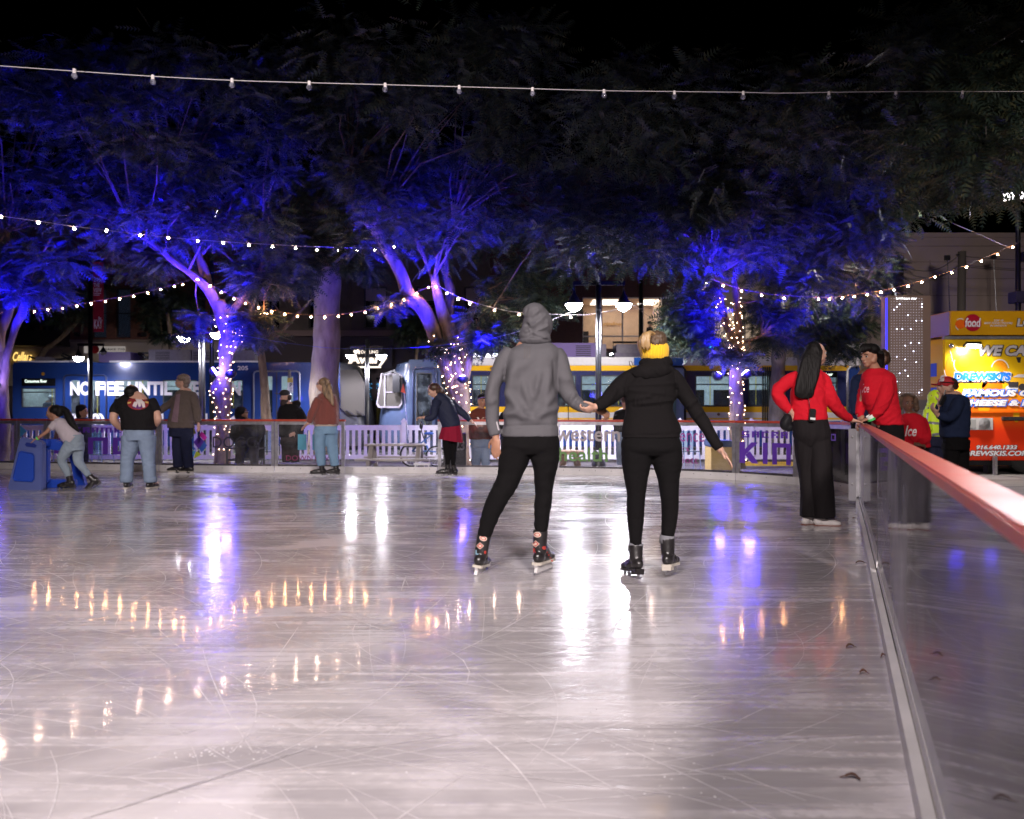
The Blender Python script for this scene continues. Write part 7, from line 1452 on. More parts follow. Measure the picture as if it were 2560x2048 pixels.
MB().tube([P(2173, 1038, 9.11), P(2180, 1050, 9.11)], .04, 16, False).build("wristband", mat("band_white", (.7, .75, .7), .6), p, True); MB().tube([P(2177, 1046, 9.10), P(2179.5, 1051, 9.10)], .0415, 16, False).build("wristband", mat("band_green", (.05, .5, .12), .6), p, True)
def legs_shoes(p, pts, m=None):
    for x_, D_, gz, dx in pts:
        fo = Blob(D_); c = Vector((P(x_, 0, D_).x, D_, gz + .045)); fo.ell(c + Vector((dx * .06, -.02, 0)), (.13 if dx else .05, .05 if dx else .13, .045)); fo.cap(c, c + Vector((0, 0, .1)), .042, .042); fo.done("shoe", m or BOOTB, p, .012, 2)
def fig(D, cx, fz_, label, skin, hd, torso, arms, legs, topm, legm, hair=None, hands=(), neck=None, topname="jacket", legname="trousers", vox=.013, face=True, fold=(.006, 10, (1, 1, 1, .6)), brow=None, horiz=True, hs=1.0):
    """a dressed figure from picture coordinates: head, torso lofts, arms, legs"""
    p = person(D, cx, fz_, label); b = Blob(D); T_, M_ = head(b, b.J(hd[0], hd[1], hd[4] if len(hd) > 4 else 0), hd[2], hd[3], hs, neck=b.J(*neck) if neck else None)
    b.loft([(x, y, dy, hw * .7, (hd_[0] if hd_ else hw * D / F) * .7) for x, y, dy, hw, *hd_ in torso], 12)
    for a in list(arms) + list(legs): b.loft([(x, y, dy, max(hw * .62, .03 * F / D), None) for x, y, dy, hw, *_ in a], 10)
    for (w_, fd, pn, cu, th) in hands: hand(b, b.J(*w_), fd, pn, hs, cu, .15, th)
    b.done("body", skin, p, min(vox, .011), 2)
    if face: face_parts(p, T_, M_, hs, brow or hair and hair[0])
    t = Blob(D); t.loft(torso, 22, 2.4, horiz=horiz)
    for a in arms: t.loft(a, 14)
    to = t.done(topname, topm, p, vox, 3, fold)
    lo = None
    if legs:
        l = Blob(D); x, y, dy, hw, *h = torso[-1]; l.loft([(x, y - .08 * F / D, dy, hw * .88, (h[0] if h else hw * D / F) * .9), (x, y + .15 * F / D, dy, hw * .90, (h[0] if h else hw * D / F) * .9)], 18, horiz=True)
        for a in legs: l.loft(a, 14)
        lo = l.done(legname, legm, p, vox, 3, (.005, 10, (1, 1, 1.3)))
    if hair:
        h = Blob(D)
        for e in hair[1]:
            if isinstance(e, tuple): h.ell(h.J(e[0], e[1], e[2]), (e[3] * D / F, e[3] * D / F * 1.1, e[4] * D / F))
            else: h.loft(e, 10)
        h.done("hair", hair[0], p, .010, 2, (.004, 35, (1, 1, .2)))
    return p, b, T_, M_, to, lo
JEAN = cloth("blue_jeans", (.20, .26, .36), .85, 120, .2, .12); JEANL = cloth("light_jeans", (.26, .32, .38), .85, 120, .2, .1); DKD = cloth("dark_denim", (.015, .018, .045), .85, 120, .2)
# ---- 5 dark figure hidden behind the red man
D = 10.6
p, b, T_, M_, to, lo = fig(D, 2150, -.3, "curly-haired person in navy mostly hidden behind the man in red", SK3, (2203, 897, -70, 0, .1), [(2190, 930, .1, 18, .08), (2165, 942, .1, 32, .11), (2152, 975, .1, 26, .12), (2150, 1015, .1, 26, .12), (2152, 1050, .1, 26, .12)], [[(2140, 950, 0, 11, .05), (2134, 990, 0, 11, .05), (2136, 1035, 0, 9, .04)]], [[(2146, 1060, .1, 14), (2146, 1130, .1, 11), (2147, 1300, .1, 8)], [(2162, 1060, .1, 14), (2163, 1130, .1, 11), (2164, 1300, .1, 8)]], cloth("navy_fleece", (.012, .02, .055), .8), TB, (HBRN, [(2206, 888, .12, 17, 16), (2213, 898, .1, 13, 15), (2205, 905, .1, 14, 10)]), neck=(2195, 925, .1), face=False)
legs_shoes(p, [(2147, 10.7, -.3, -1), (2164, 10.7, -.3, -1)])
project("lettering", LW, to, ptext("m", (2154, 2163, 957, 950), bold=.03), D, .005)
# ---- 6 curly-haired person, Ice sweatshirt
D = 12
p, b, T_, M_, to, lo = fig(D, 2285, -.3, "curly-haired person in a red Ice sweatshirt below the light pillar, facing the camera", SK3, (2270, 1009, -6, 2), [(2275, 1034, 0, 14, .07), (2279, 1041, 0, 25, .10), (2283, 1060, 0, 31, .13), (2287, 1090, 0, 32, .15), (2290, 1118, 0, 33, .16)], [[(2262, 1048, 0, 10, .06), (2256, 1075, -.05, 11, .06), (2268, 1104, -.15, 9, .05), (2284, 1110, -.2, 6.5)], [(2303, 1048, 0, 11, .06), (2313, 1075, -.03, 12, .06), (2314, 1098, -.1, 11, .055), (2298, 1110, -.2, 8, .04)]], [[(2278, 1120, 0, 16), (2278, 1180, 0, 12), (2278, 1262, 0, 9)], [(2302, 1120, 0, 16), (2303, 1180, 0, 12), (2303, 1262, 0, 9)]], REDS, TB, (mat("hair_curly", (.05, .028, .018), .6, c2=(.16, .09, .05), vs=30, bump=1, bs=50), [(2270, 991, .05, 17, 8), (2252, 1004, .05, 7, 14), (2289, 1006, .05, 7, 15), (2291, 1020, .05, 7, 10), (2250, 1018, .05, 6, 9), (2271, 1004, .11, 18, 17)]), hands=[((2290, 1111, -.2), (1, -.2, -.1), (0, .5, -.8), .6, 1)], neck=(2272, 1038, 0), topname="sweatshirt", brow=HBLK)
legs_shoes(p, [(2278, 12, -.3, 0), (2303, 12, -.3, 0)])
project("lettering", mat("print_white", (.75, .7, .7), .6), to, ptext("Ice", (2262, 2292, 1091, 1064), shear=.3, bold=.02), D, .006)
# ---- 7 man in cap with radio
D = 10.2; NAV = cloth("navy_sweater", (.014, .022, .055), .85, 110, .2)
p, b, T_, M_, to, lo = fig(D, 2388, -.3, "man in a red and white cap and navy sweater holding a radio to his mouth", SK1, (2366, 966, -84, 0), [(2378, 986, 0, 17, .08), (2387, 995, 0, 29, .11), (2388, 1015, 0, 33, .14), (2388, 1045, 0, 34, .145), (2386, 1072, 0, 34, .145), (2387, 1093, 0, 33, .14)], [[(2397, 1003, -.12, 14, .07), (2386, 1030, -.2, 14, .065), (2368, 1044, -.24, 12, .055), (2346, 1037, -.26, 8.5, .042)], [(2372, 1006, .1, 12, .06), (2358, 1030, .08, 11, .055), (2346, 1030, 0, 9, .045), (2349, 1012, -.08, 7, .035)]], [[(2378, 1100, 0, 21), (2378, 1180, 0, 15), (2378, 1300, 0, 10)], [(2402, 1100, .05, 20), (2404, 1180, .05, 15), (2404, 1300, .05, 10)]], NAV, TB, (HBRN, [(2380, 960, 0, 14, 15), (2388, 966, 0, 8, 9), (2372, 953, 0, 15, 11)]), hands=[((2342, 1035, -.26), (-.6, -.1, .7), (.6, .2, .3), .8, -1), ((2349, 1008, -.08), (.1, -.2, 1), (-.5, .8, 0), .9, 1)], neck=(2376, 990, 0), topname="sweater", vox=.010)
legs_shoes(p, [(2378, 10.2, -.3, -1), (2404, 10.25, -.3, -1)])
cpt = Blob(D); Mc = headM(-84, 0); cc = b.J(2367, 956); cpt.ell(cc, (.088, .108, .075), Mc); cpt.mb.b2(-9, -8.99, 0, .01, 0, .01); cpt.mb.v = cpt.mb.v[:-8]; cpt.mb.f = cpt.mb.f[:-6]
cp_ = cpt.done("cap", mat("cap_red_cloth", (.5, .02, .03), .7), p, .008, 2)
br_ = Blob(D); br_.ell(cc + Vector((-.125, 0, -.028)), (.065, .075, .009), Matrix.Rotation(R(8), 3, 'Y')); br_.done("brim", mat("cap_red_cloth", (.5, .02, .03), .7), cp_, .006, 1)
project("front_panel", mat("cap_white", (.65, .6, .62), .7), cp_, gridquad([(2352, 940), (2362, 936), (2360, 953), (2347, 956)], 4, 4), D, .004)
gl = MB().tube([cc + Vector((-.10, -.03, .005)), cc + Vector((-.07, -.085, .0)), cc + Vector((.02, -.09, -.01)), cc + Vector((.08, -.07, -.01))], .006, 6).build("sunglasses", BLACKM, None); tag(gl, "dark sunglasses resting on the brim of the red and white cap", "sunglasses")
rd2 = empty("walkie_talkie", b.J(2355, 1000, -.12), "black walkie-talkie held at the mouth of the man in the red and white cap", "radio"); MB().box(b.J(2356, 1001, -.12), (.05, .04, .12), M=Matrix.Rotation(R(25), 3, 'Y')).build("body", BLACKM, rd2, bevel=.006); MB().tube([b.J(2359, 990, -.12), b.J(2364, 975, -.12)], .006, 6).build("antenna", BLACKM, rd2)
# ---- 8 hi-vis hood
D = 12.6; HV = mat("hi_vis", (.62, .85, .02), .6, bump=.3, bs=30, emit=(.6, .9, .05), es=.0)
p, b, T_, M_, to, lo = fig(D, 2342, -.3, "worker in a fluorescent yellow hooded jacket behind the man in the cap", SK2, (2340, 998, 110, 0), [(2340, 1008, 0, 12, .08), (2338, 1016, 0, 22, .11), (2336, 1040, 0, 25, .14), (2337, 1070, 0, 25, .14), (2338, 1091, 0, 24, .14)], [[(2320, 1025, -.05, 9, .055), (2316, 1050, -.08, 9, .05), (2322, 1078, -.12, 8, .045)]], [[(2332, 1095, 0, 14), (2331, 1150, 0, 11), (2331, 1250, 0, 8)], [(2349, 1095, 0, 14), (2350, 1150, 0, 11), (2350, 1250, 0, 8)]], HV, cloth("navy_work", (.02, .022, .05), .8), None, neck=(2340, 1012, 0), face=False, topname="hi_vis_jacket")
h = Blob(D); h.ell(h.J(2338, 996, .01), (.105, .115, .13)); h.ell(h.J(2337, 1010, .02), (.11, .10, .07)); h.done("hood", HV, p, .011, 3, (.005, 14, (1, 1, 1)))
RB = mat("reflective_band", (.5, .52, .55), .25, .6)
for q_ in ([(2312, 1053), (2362, 1057), (2362, 1063), (2312, 1059)], [(2330, 1084), (2362, 1080), (2362, 1086), (2330, 1091)], [(2318, 1020), (2323, 1017), (2320, 1052), (2314, 1052)]): project("reflective_band", RB, to, gridquad(q_, 8, 2), D, .008)
legs_shoes(p, [(2331, 12.6, -.3, 1), (2350, 12.6, -.3, 1)])
# ---- 9 girl pushing the aid
D = 12.4
p, b, T_, M_, to, lo = fig(D, 175, 0, "girl with a dark ponytail in a white T-shirt and jeans pushing a blue skating aid", SK2, (133, 1032, -82, 12), [(138, 1052, 0, 9, .05), (147, 1058, 0, 15, .08), (161, 1072, 0, 19, .10), (176, 1090, 0, 22, .115), (188, 1101, 0, 21, .12)], [[(138, 1058, -.06, 9, .05), (131, 1067, -.1, 8.5, .045), (125, 1073, -.12, 7.5, .04)]], [[(179, 1108, -.05, 16, .09), (164, 1130, -.07, 13.5, .075), (154, 1150, -.07, 10.5, .06), (163, 1170, -.04, 9, .05), (172, 1190, -.02, 7, .04)], [(196, 1106, .05, 14, .09), (196, 1130, .05, 13, .075), (196, 1154, .05, 11, .06), (209, 1172, .06, 8.5, .05), (222, 1189, .07, 6.5, .04)]], cloth("white_cotton", (.50, .44, .48), .9), JEANL, (HBLK, [(140, 1025, 0, 15, 13), (148, 1030, 0, 10, 13), (154, 1022, 0, 7, 7), [(155, 1021, 0, 7), (165, 1028, 0, 8), (172, 1042, -.02, 9), (180, 1058, -.04, 8), (190, 1070, -.05, 5), (198, 1080, -.05, 2)]]), neck=(140, 1050, 0), topname="t_shirt", legname="jeans", horiz=False, vox=.010, hs=.92, fold=(.004, 14, (1, 1, 1)))
am = Blob(D); am.loft([(127, 1068, -.11, 5.5), (118, 1079, -.14, 5), (104, 1089, -.16, 4.2), (92, 1098, -.16, 3.8)], 10); hand(am, am.J(92, 1098, -.16), (-1, 0, -.35), (0, .2, -1), .88, .55, .1, 1); am.done("forearm", SK2, p, .008, 2)
am = Blob(D); am.loft([(150, 1066, .1, 5.5), (142, 1085, .3, 5), (140, 1096, .42, 4)], 10); hand(am, am.J(140, 1096, .42), (-1, 0, -.2), (0, 0, -1), .85, .6, .1, -1); am.done("forearm", SK2, p, .008, 2)
MB().tube([b.J(93, 1097, -.16), b.J(96, 1095, -.16)], .03, 14, False).build("wristband", mat("band_lime", (.15, .8, .15), .5), p, True)
skate(p, b.J(173, 1190, -.02), (-.95, -.1, -.12), (-.1, 0, 1), .9, style='figure', m_sole=BOOTB, shaft=.09, blade_z=.04); skate(p, b.J(224, 1190, .07), (-.75, -.1, -.8), (-.6, 0, .75), .9, style='figure', m_sole=BOOTB, shaft=.09, blade_z=.04)
# blue skating aid
SB = mat("aid_blue", (.015, .06, .42), .35, spec=.5, coat=.2); SB2 = mat("aid_blue_pale", (.09, .12, .33), .4, var=.05)
ga = empty("skating_aid", (P(110, 0, 12.3).x, 12.5, 0), "blue plastic skating aid pushed by the girl", "skating aid")
def aid_panel(poly, D_, th, m, name, holes=()):
    b_ = MB(); fr = [P(x, y, D_) for x, y in poly]; bk_ = [v + Vector((0, th, 0)) for v in fr]; n = len(poly)
    b_.add(fr + bk_, [tuple(range(n)), tuple(reversed(range(n, 2 * n)))] + [(i, i + n, (i + 1) % n + n, (i + 1) % n) for i in range(n)]); return b_.build(name, m, ga, bevel=.012)
pa = aid_panel([(49, 1095), (60, 1094), (102, 1103), (105, 1110), (105, 1226), (100, 1231), (26, 1229), (19, 1222), (22, 1205), (38, 1140)], 12.2, .12, SB2, "side_panel")
rc = MB(); rp_ = [(47, 1130), (53, 1127), (82, 1133), (86, 1140), (86, 1198), (80, 1205), (36, 1203), (31, 1196)]; rc.add([P(x, y, 12.175) for x, y in ring(rp_, 1.0)] + [P(x, y, 12.192) for x, y in ring(rp_, .9)], [(i, (i + 1) % 8, 8 + (i + 1) % 8, 8 + i) for i in range(8)] + [tuple(range(8, 16))]); 
rc.build("recess", mat("aid_blue_deep", (.02, .07, .45), .35), pa)
MB().add([P(x, y, 12.185) for x, y in ((62, 1112), (66, 1106), (86, 1109), (92, 1114), (88, 1119), (66, 1116))], [tuple(range(6))]).build("handle_hole_shade", mat("aid_shadow_blue", (.005, .02, .2), .6), pa)  # flat dark patch painting the shade of the handle slot
aid_panel([(171, 1132), (186, 1128), (196, 1160), (214, 1218), (214, 1222), (188, 1222)], 12.95, .1, SB, "side_panel")
aid_panel([(98, 1098), (135, 1098), (158, 1108), (158, 1128), (120, 1124), (112, 1130), (98, 1132)], 12.45, .10, SB, "top_bar"); aid_panel([(104, 1205), (112, 1198), (186, 1199), (186, 1220), (112, 1222)], 12.5, .10, SB, "lower_bar"); aid_panel([(104, 1120), (118, 1124), (118, 1205), (104, 1215)], 12.4, .1, SB, "front_post")
MB().bar(P(110, 1106, 12.35), P(180, 1128, 13.0), .08, .1).build("cross_brace", SB, ga, bevel=.01)
# ---- 10 man in black T-shirt, bent forward
D = 12.0; BT = cloth("black_cotton", (.009, .008, .009), .85)
p, b, T_, M_, to, lo = fig(D, 348, 0, "stocky man in a black T-shirt and blue jeans bending forward, seen from behind", SK1, (328, 983, 180, 40, .22), [(329, 986, .16, 17, .08), (331, 993, .1, 30, .10), (335, 1001, .06, 41, .14), (340, 1014, .03, 47, .17), (345, 1032, 0, 45, .19), (347, 1052, 0, 41, .19), (347, 1074, 0, 41, .18)], [[(303, 1006, .05, 16, .08), (291, 1024, .02, 15, .075), (287, 1034, 0, 14, .07)], [(375, 1004, .05, 16, .08), (385, 1022, .02, 14, .07), (389, 1032, 0, 13.5, .065)]], [[(328, 1092, 0, 22, .15), (325, 1120, 0, 19, .12), (319, 1150, 0, 15.5, .095), (317, 1180, 0, 14.5, .085), (316, 1202, 0, 14.5, .085)], [(366, 1092, 0, 22, .15), (369, 1120, 0, 18, .12), (371, 1150, 0, 15, .095), (374, 1180, 0, 14, .085), (375, 1203, 0, 13.5, .085)]], BT, JEAN, (HBLK, [(328, 979, .08, 17, 14), (329, 988, .04, 13, 7), (328, 975, .2, 16, 11)]), neck=(330, 998, .1), face=False, topname="t_shirt", legname="jeans", vox=.011)
am = Blob(D); am.loft([(286, 1032, 0, 10), (284, 1048, -.02, 10), (293, 1062, .05, 8.5), (305, 1072, .15, 7)], 12); hand(am, am.J(305, 1072, .15), (.9, .2, -.3), (0, 1, 0), 1.0, .4); am.done("forearm", SK1, p, .009, 2)
am = Blob(D); am.loft([(390, 1030, 0, 9.5), (395, 1046, -.02, 9.5), (391, 1058, .05, 8), (385, 1066, .15, 6.5)], 12); hand(am, am.J(386, 1065, .15), (-.6, .4, -.5), (0, 1, 0), 1.0, .4); am.done("forearm", SK1, p, .009, 2)
project("print", mat("print_maroon", (.22, .015, .02), .7), to, gdisc(345, 1008, 27, 17, 24, 5), D, .006)
PYE = mat("print_gold", (.6, .42, .12), .7); PVI = mat("print_violet", (.12, .03, .16), .7)
project("print", PVI, to, gridquad([(330, 1012), (360, 1012), (352, 1023), (333, 1020)], 5, 3), D, .008)
for q_ in ([(319, 1006), (328, 1004), (328, 1008), (319, 1010)], [(363, 1003), (371, 1005), (371, 1009), (363, 1007)]): project("print", PYE, to, gridquad(q_, 3, 2), D, .008)
for q_ in ([(338, 998), (352, 996), (360, 1006), (345, 1008)], [(335, 1005), (346, 1003), (340, 1019), (331, 1015)], [(352, 1006), (361, 1004), (363, 1018), (357, 1020)], [(344, 1008), (352, 1006), (352, 1016), (347, 1018)]): project("print", mat("print_bone", (.62, .55, .55), .7), to, gridquad(q_, 3, 3), D, .010)
for x_ in (316, 376):
    q_ = P(x_, 1200, 12.0); cf = MB().tube([(q_.x, 12, q_.z - .03), (q_.x, 12, q_.z + .05)], [.088, .085], 18).build("rolled_cuff", JEAN, lo, True)
skate(p, b.J(317, 1195, 0), (-.12, 1, 0), s=1, style='hockey', shaft=.07, blade_z=.078, m_sole=SOLE); skate(p, b.J(375, 1195, 0), (.15, 1, 0), s=1, style='hockey', shaft=.07, blade_z=.078, m_sole=SOLE)
# ---- 11 older man in blazer
D = 15.1
p, b, T_, M_, to, lo = fig(D, 460, 0, "older man with grey hair and glasses in a brown blazer skating to the left", SK1, (454, 955, -78, 0), [(459, 976, 0, 13, .07), (464, 983, 0, 25, .10), (465, 1000, 0, 30, .13), (459, 1020, 0, 30, .15), (455, 1040, 0, 31, .155), (452, 1058, 0, 32, .155), (453, 1070, 0, 33, .16)], [[(482, 992, -.05, 11, .07), (489, 1012, -.1, 10.5, .06), (493, 1034, -.12, 10, .055), (495, 1056, -.14, 8, .045)], [(444, 995, .1, 10, .065), (426, 1009, .15, 9, .06), (407, 1022, .15, 8.5, .055), (392, 1038, .1, 6, .045)]], [[(448, 1075, .05, 15, .11), (444, 1105, .05, 13.5, .09), (444, 1135, .05, 12, .08), (446, 1168, .05, 11.5, .075)], [(464, 1075, -.05, 15, .11), (465, 1105, -.05, 13.5, .09), (468, 1138, -.03, 12.5, .085), (472, 1169, -.02, 12, .08)]], cloth("brown_wool", (.11, .085, .075), .9), DKD, (HGRY, [(459, 945, 0, 16, 10), (466, 952, .0, 10, 13), (464, 965, 0, 7, 6)]), hands=[((496, 1058, -.14), (.1, -.1, -1), (-.8, .3, 0), .4, 1), ((390, 1040, .1), (-.8, -.1, -.5), (0, 0, -1), .4, 1)], neck=(459, 980, 0), topname="blazer", brow=HGRY)
project("shirt", cloth("mauve_shirt", (.2, .13, .16), .85), to, gridquad([(440, 987), (451, 984), (444, 1056), (428, 1054)], 4, 10), D, .006)
MB().tube([T_(-.05, -.098, .012), T_(-.03, -.103, .0), T_(0, -.108, .012), T_(.03, -.103, .0), T_(.055, -.09, .012), T_(.078, 0, .008)], .0035, 6).build("glasses", ALU, p)
skate(p, b.J(447, 1160, .05), (-1, -.05, 0), s=1.05, style='hockey', m=BOOTB, shaft=.05, blade_z=.075, m_sole=SOLE); skate(p, b.J(474, 1162, -.02), (-1, .1, 0), s=1.0, style='hockey', m=BOOTB, shaft=.05, blade_z=.075, m_sole=SOLE)
# ---- 12 bearded man
D = 17.5
p, b, T_, M_, to, lo = fig(D, 722, -.3, "bearded man in a black cap and hooded jacket standing behind the barrier", SK1, (713, 994, -64, 4), [(722, 1010, 0, 15, .09), (725, 1017, 0, 26, .12), (726, 1032, 0, 32, .15), (728, 1052, 0, 34, .16), (728, 1075, 0, 31, .16), (727, 1092, 0, 29, .16)], [[(747, 1028, -.08, 11, .07), (757, 1052, -.12, 11, .065), (748, 1075, -.2, 9, .055), (738, 1082, -.22, 7, .045)]], [[(717, 1095, 0, 15, .11), (716, 1120, 0, 12, .09), (716, 1155, 0, 10, .08)], [(736, 1095, 0, 15, .11), (737, 1120, 0, 12, .09), (738, 1155, 0, 10, .08)]], BT, cloth("brown_work", (.04, .03, .03), .85), (mat("beard_dark", (.03, .014, .010), .6, bump=.6, bs=50), [(709, 1008, -.03, 9, 10), (715, 1003, 0, 8, 8), (722, 993, .02, 8, 8)]), hands=[((738, 1082, -.22), (-.8, -.1, -.4), (0, 1, 0), .5, 1)], neck=(720, 1010, 0), topname="hooded_jacket")
h = Blob(D); h.ell(h.J(737, 1012, .03), (.13, .10, .085), Matrix.Rotation(R(-20), 3, 'Y')); h.done("hood", BT, p, .012, 3)
cpt = Blob(D); cc = b.J(712, 983); cpt.ell(cc, (.10, .11, .075), headM(-64)); cpt.ell(cc + Vector((-.13, -.04, -.015)), (.075, .06, .01), Matrix.Rotation(R(6), 3, 'Y')); cpt.done("cap", mat("cap_black", (.012, .011, .012), .7), p, .009, 2); legs_shoes(p, [(716, 17.4, -.3, -1), (738, 17.5, -.3, -1)])
# ---- 13 woman in rust knit sweater
D = 14.2; RUSTK = mat("rust_knit", (.17, .045, .035), .9, var=.15, vs=6, bump=.6, bs=40, stretch=(3, 3, .3), sheen=.3)
p, b, T_, M_, to, lo = fig(D, 815, 0, "woman with long blond hair in a rust knit sweater and jeans skating left", SK1, (807, 962, -80, 0), [(815, 983, 0, 15, .08), (817, 990, 0, 23, .10), (817, 1005, 0, 27, .13), (816, 1025, 0, 30, .15), (815, 1045, 0, 32, .155), (815, 1062, 0, 31, .155)], [[(797, 998, -.1, 11, .07), (788, 1015, -.13, 10.5, .06), (779, 1036, -.14, 9.5, .055), (772, 1056, -.14, 7, .045)]], [[(802, 1075, -.04, 17, .13), (799, 1103, -.04, 14, .10), (801, 1136, -.04, 12.5, .085), (804, 1164, -.04, 9.5, .07)], [(829, 1075, .04, 16, .13), (829, 1103, .04, 14, .10), (833, 1136, .04, 12, .085), (838, 1165, .04, 9.5, .07)]], RUSTK, cloth("faded_jeans", (.17, .28, .40), .85, 120, .2), (mat("hair_highlighted", (.34, .22, .12), .5, c2=(.06, .035, .022), vs=26, bump=.5, bs=60, stretch=(1, 1, .12)), [(811, 956, 0, 14.5, 12), [(816, 955, 0, 9), (821, 972, -.06, 10, .05), (825, 990, -.12, 9, .035), (829, 1003, -.14, 6, .02), (834, 1014, -.15, 2, .012)], [(812, 965, -.04, 8), (815, 982, -.1, 8, .03), (820, 996, -.14, 4, .015)]]), hands=[((771, 1058, -.14), (-.75, -.1, -.65), (.1, -.3, -1), .25, 1)], neck=(813, 985, 0), topname="sweater", legname="jeans")
hm = Blob(D); hm.loft([(815, 1055, 0, 29, .148), (815, 1066, 0, 29.5, .15)], 20, 2.4, horiz=True); hm.done("shirt_hem", cloth("cream_cotton", (.42, .33, .27), .9), p, .011, 2)
MB().tube([T_(-.05, -.098, .012), T_(0, -.108, .01), T_(.055, -.09, .012), T_(.078, 0, .008)], .004, 6).build("glasses", BLACKM, p)
skate(p, b.J(804, 1162, -.04), (-1, -.1, 0), s=.95, style='figure', m_sole=BOOTB, shaft=.08, blade_z=.045); skate(p, b.J(840, 1162, .04), (-1, -.05, 0), s=.9, style='figure', m_sole=BOOTB, shaft=.08, blade_z=.045)
# ---- 14 woman in navy jacket and red skirt
D = 14.3
p, b, T_, M_, to, lo = fig(D, 1118, 0, "woman in a navy jacket and dark red skirt stooping forward on her skates", SK1, (1084, 976, -75, 28), [(1091, 990, 0, 13, .08), (1104, 1003, 0, 20, .11), (1113, 1020, 0, 24, .13), (1120, 1040, 0, 24, .14), (1127, 1058, 0, 23, .145), (1129, 1067, 0, 23, .145)], [[(1092, 1002, -.12, 11, .065), (1086, 1020, -.2, 10, .06), (1083, 1040, -.25, 9.5, .055), (1070, 1046, -.27, 7.5, .045), (1061, 1044, -.28, 6, .04)], [(1125, 1004, .1, 11, .065), (1144, 1022, .12, 9.5, .06), (1162, 1038, .12, 8, .05), (1176, 1051, .1, 6, .04)]], [[(1118, 1085, -.03, 12, .09), (1116, 1110, -.03, 10, .075), (1119, 1138, -.03, 7.5, .06), (1119, 1162, -.03, 5.5, .05)], [(1135, 1085, .05, 11, .09), (1134, 1110, .05, 9, .075), (1133, 1138, .05, 7, .06), (1133, 1164, .05, 5, .05)]], cloth("navy_jacket", (.016, .02, .045), .6), TB, (HBRN, [(1086, 969, 0, 15, 11), (1093, 976, 0, 10, 12), [(1095, 968, 0, 7), (1104, 978, .0, 7), (1108, 986, 0, 4)]]), hands=[((1060, 1044, -.28), (-.9, -.1, 0), (0, 0, -1), .9, 1), ((1177, 1052, .1), (.7, -.1, -.5), (0, 0, -1), .3, -1)], neck=(1092, 990, 0), horiz=False, legname="leggings")
sk = MB(); n = 60; rows = [(1128, 1062, 23, .14), (1128, 1075, 25.5, .155), (1127, 1088, 28, .17), (1127, 1102, 29.5, .18)]
for j, (x, y, hw, hd_) in enumerate(rows):
    for k in range(n): a = 2 * math.pi * k / n; w_ = 1 + .06 * (j / 3) * math.sin(a * 11); q_ = P(x, y + (j * 1.6 * math.cos(a) if j == 3 else 0), D); sk.v.append((q_.x + hw * D / F * math.cos(a) * w_, D + hd_ * math.sin(a) * w_, q_.z))
for j in range(3):
    for k in range(n): sk.f.append((j * n + k, j * n + (k + 1) % n, (j + 1) * n + (k + 1) % n, (j + 1) * n + k))
sk.build("skirt", cloth("crimson_skirt", (.24, .008, .03), .8), p, True)
skate(p, b.J(1119, 1160, -.03), (-1, -.1, 0), s=.98, style='figure', m_sole=BOOTB, shaft=.09, blade_z=.05); skate(p, b.J(1134, 1161, .1), (-.9, .1, 0), s=.95, style='figure', m_sole=BOOTB, shaft=.09, blade_z=.05)
# ---- 15 woman in rust top leaning on the barrier
D = 16.4
p, b, T_, M_, to, lo = fig(D, 1203, -.3, "woman in a rust brown top and jeans leaning on the barrier beside the hooded man", SK2, (1205, 1004, 30, 0), [(1203, 1022, 0, 13, .08), (1200, 1030, 0, 24, .11), (1200, 1045, 0, 28, .14), (1201, 1070, 0, 29, .16), (1202, 1098, 0, 29, .16)], [[(1180, 1038, -.05, 10, .065), (1178, 1055, -.15, 9, .055), (1190, 1051, -.3, 7, .045), (1196, 1050, -.36, 6, .04)], [(1222, 1038, -.05, 10, .065), (1226, 1054, -.15, 9, .055), (1214, 1051, -.3, 7, .045), (1206, 1050, -.36, 6, .04)]], [[(1190, 1105, 0, 15, .11), (1190, 1130, 0, 12, .09), (1190, 1180, 0, 9, .08)], [(1214, 1105, 0, 15, .11), (1214, 1130, 0, 12, .09), (1214, 1180, 0, 9, .08)]], cloth("rust_top", (.13, .035, .025), .85), JEAN, (HBLK, [(1206, 994, .03, 13, 9), (1207, 1003, .05, 12, 12)]), hands=[((1196, 1050, -.36), (.5, -.3, -.8), (0, .4, -.6), .4, 1), ((1206, 1050, -.36), (-.5, -.3, -.8), (0, .4, -.6), .4, -1)], neck=(1204, 1025, 0), topname="top", legname="jeans")
MB().tube([T_(-.082, -.01, .05), T_(-.05, -.07, .075), T_(0, -.085, .082), T_(.05, -.07, .075), T_(.082, -.01, .05)], .008, 6).build("hairband", mat("band_violet", (.2, .12, .4), .5), p); legs_shoes(p, [(1190, 16.4, -.3, 0), (1214, 16.4, -.3, 0)])
# ---- 16 person in navy at left behind the barrier
D = 17.2
p, b, T_, M_, to, lo = fig(D, 207, -.3, "person in a dark knit cap and navy coat looking right, behind the girl", SK2, (208, 1030, 75, 0), [(205, 1045, 0, 13, .09), (203, 1052, 0, 22, .12), (203, 1070, 0, 24, .15), (203, 1100, 0, 24, .16)], [[(190, 1056, -.06, 9, .065), (186, 1078, -.1, 9, .06), (196, 1092, -.2, 7, .05)]], [[(196, 1105, 0, 12), (196, 1130, -.1, 10), (196, 1165, 0, 8)], [(211, 1105, 0, 12), (211, 1130, -.1, 10), (211, 1165, 0, 8)]], cloth("navy_coat", (.02, .025, .07), .8), DKD, (BT, [(203, 1021, 0, 13, 10), (198, 1030, .0, 9, 14), (200, 1040, 0, 9, 8)]), neck=(206, 1046, 0), brow=HBLK); legs_shoes(p, [(196, 17.2, -.3, 1), (211, 17.2, -.3, 1)])
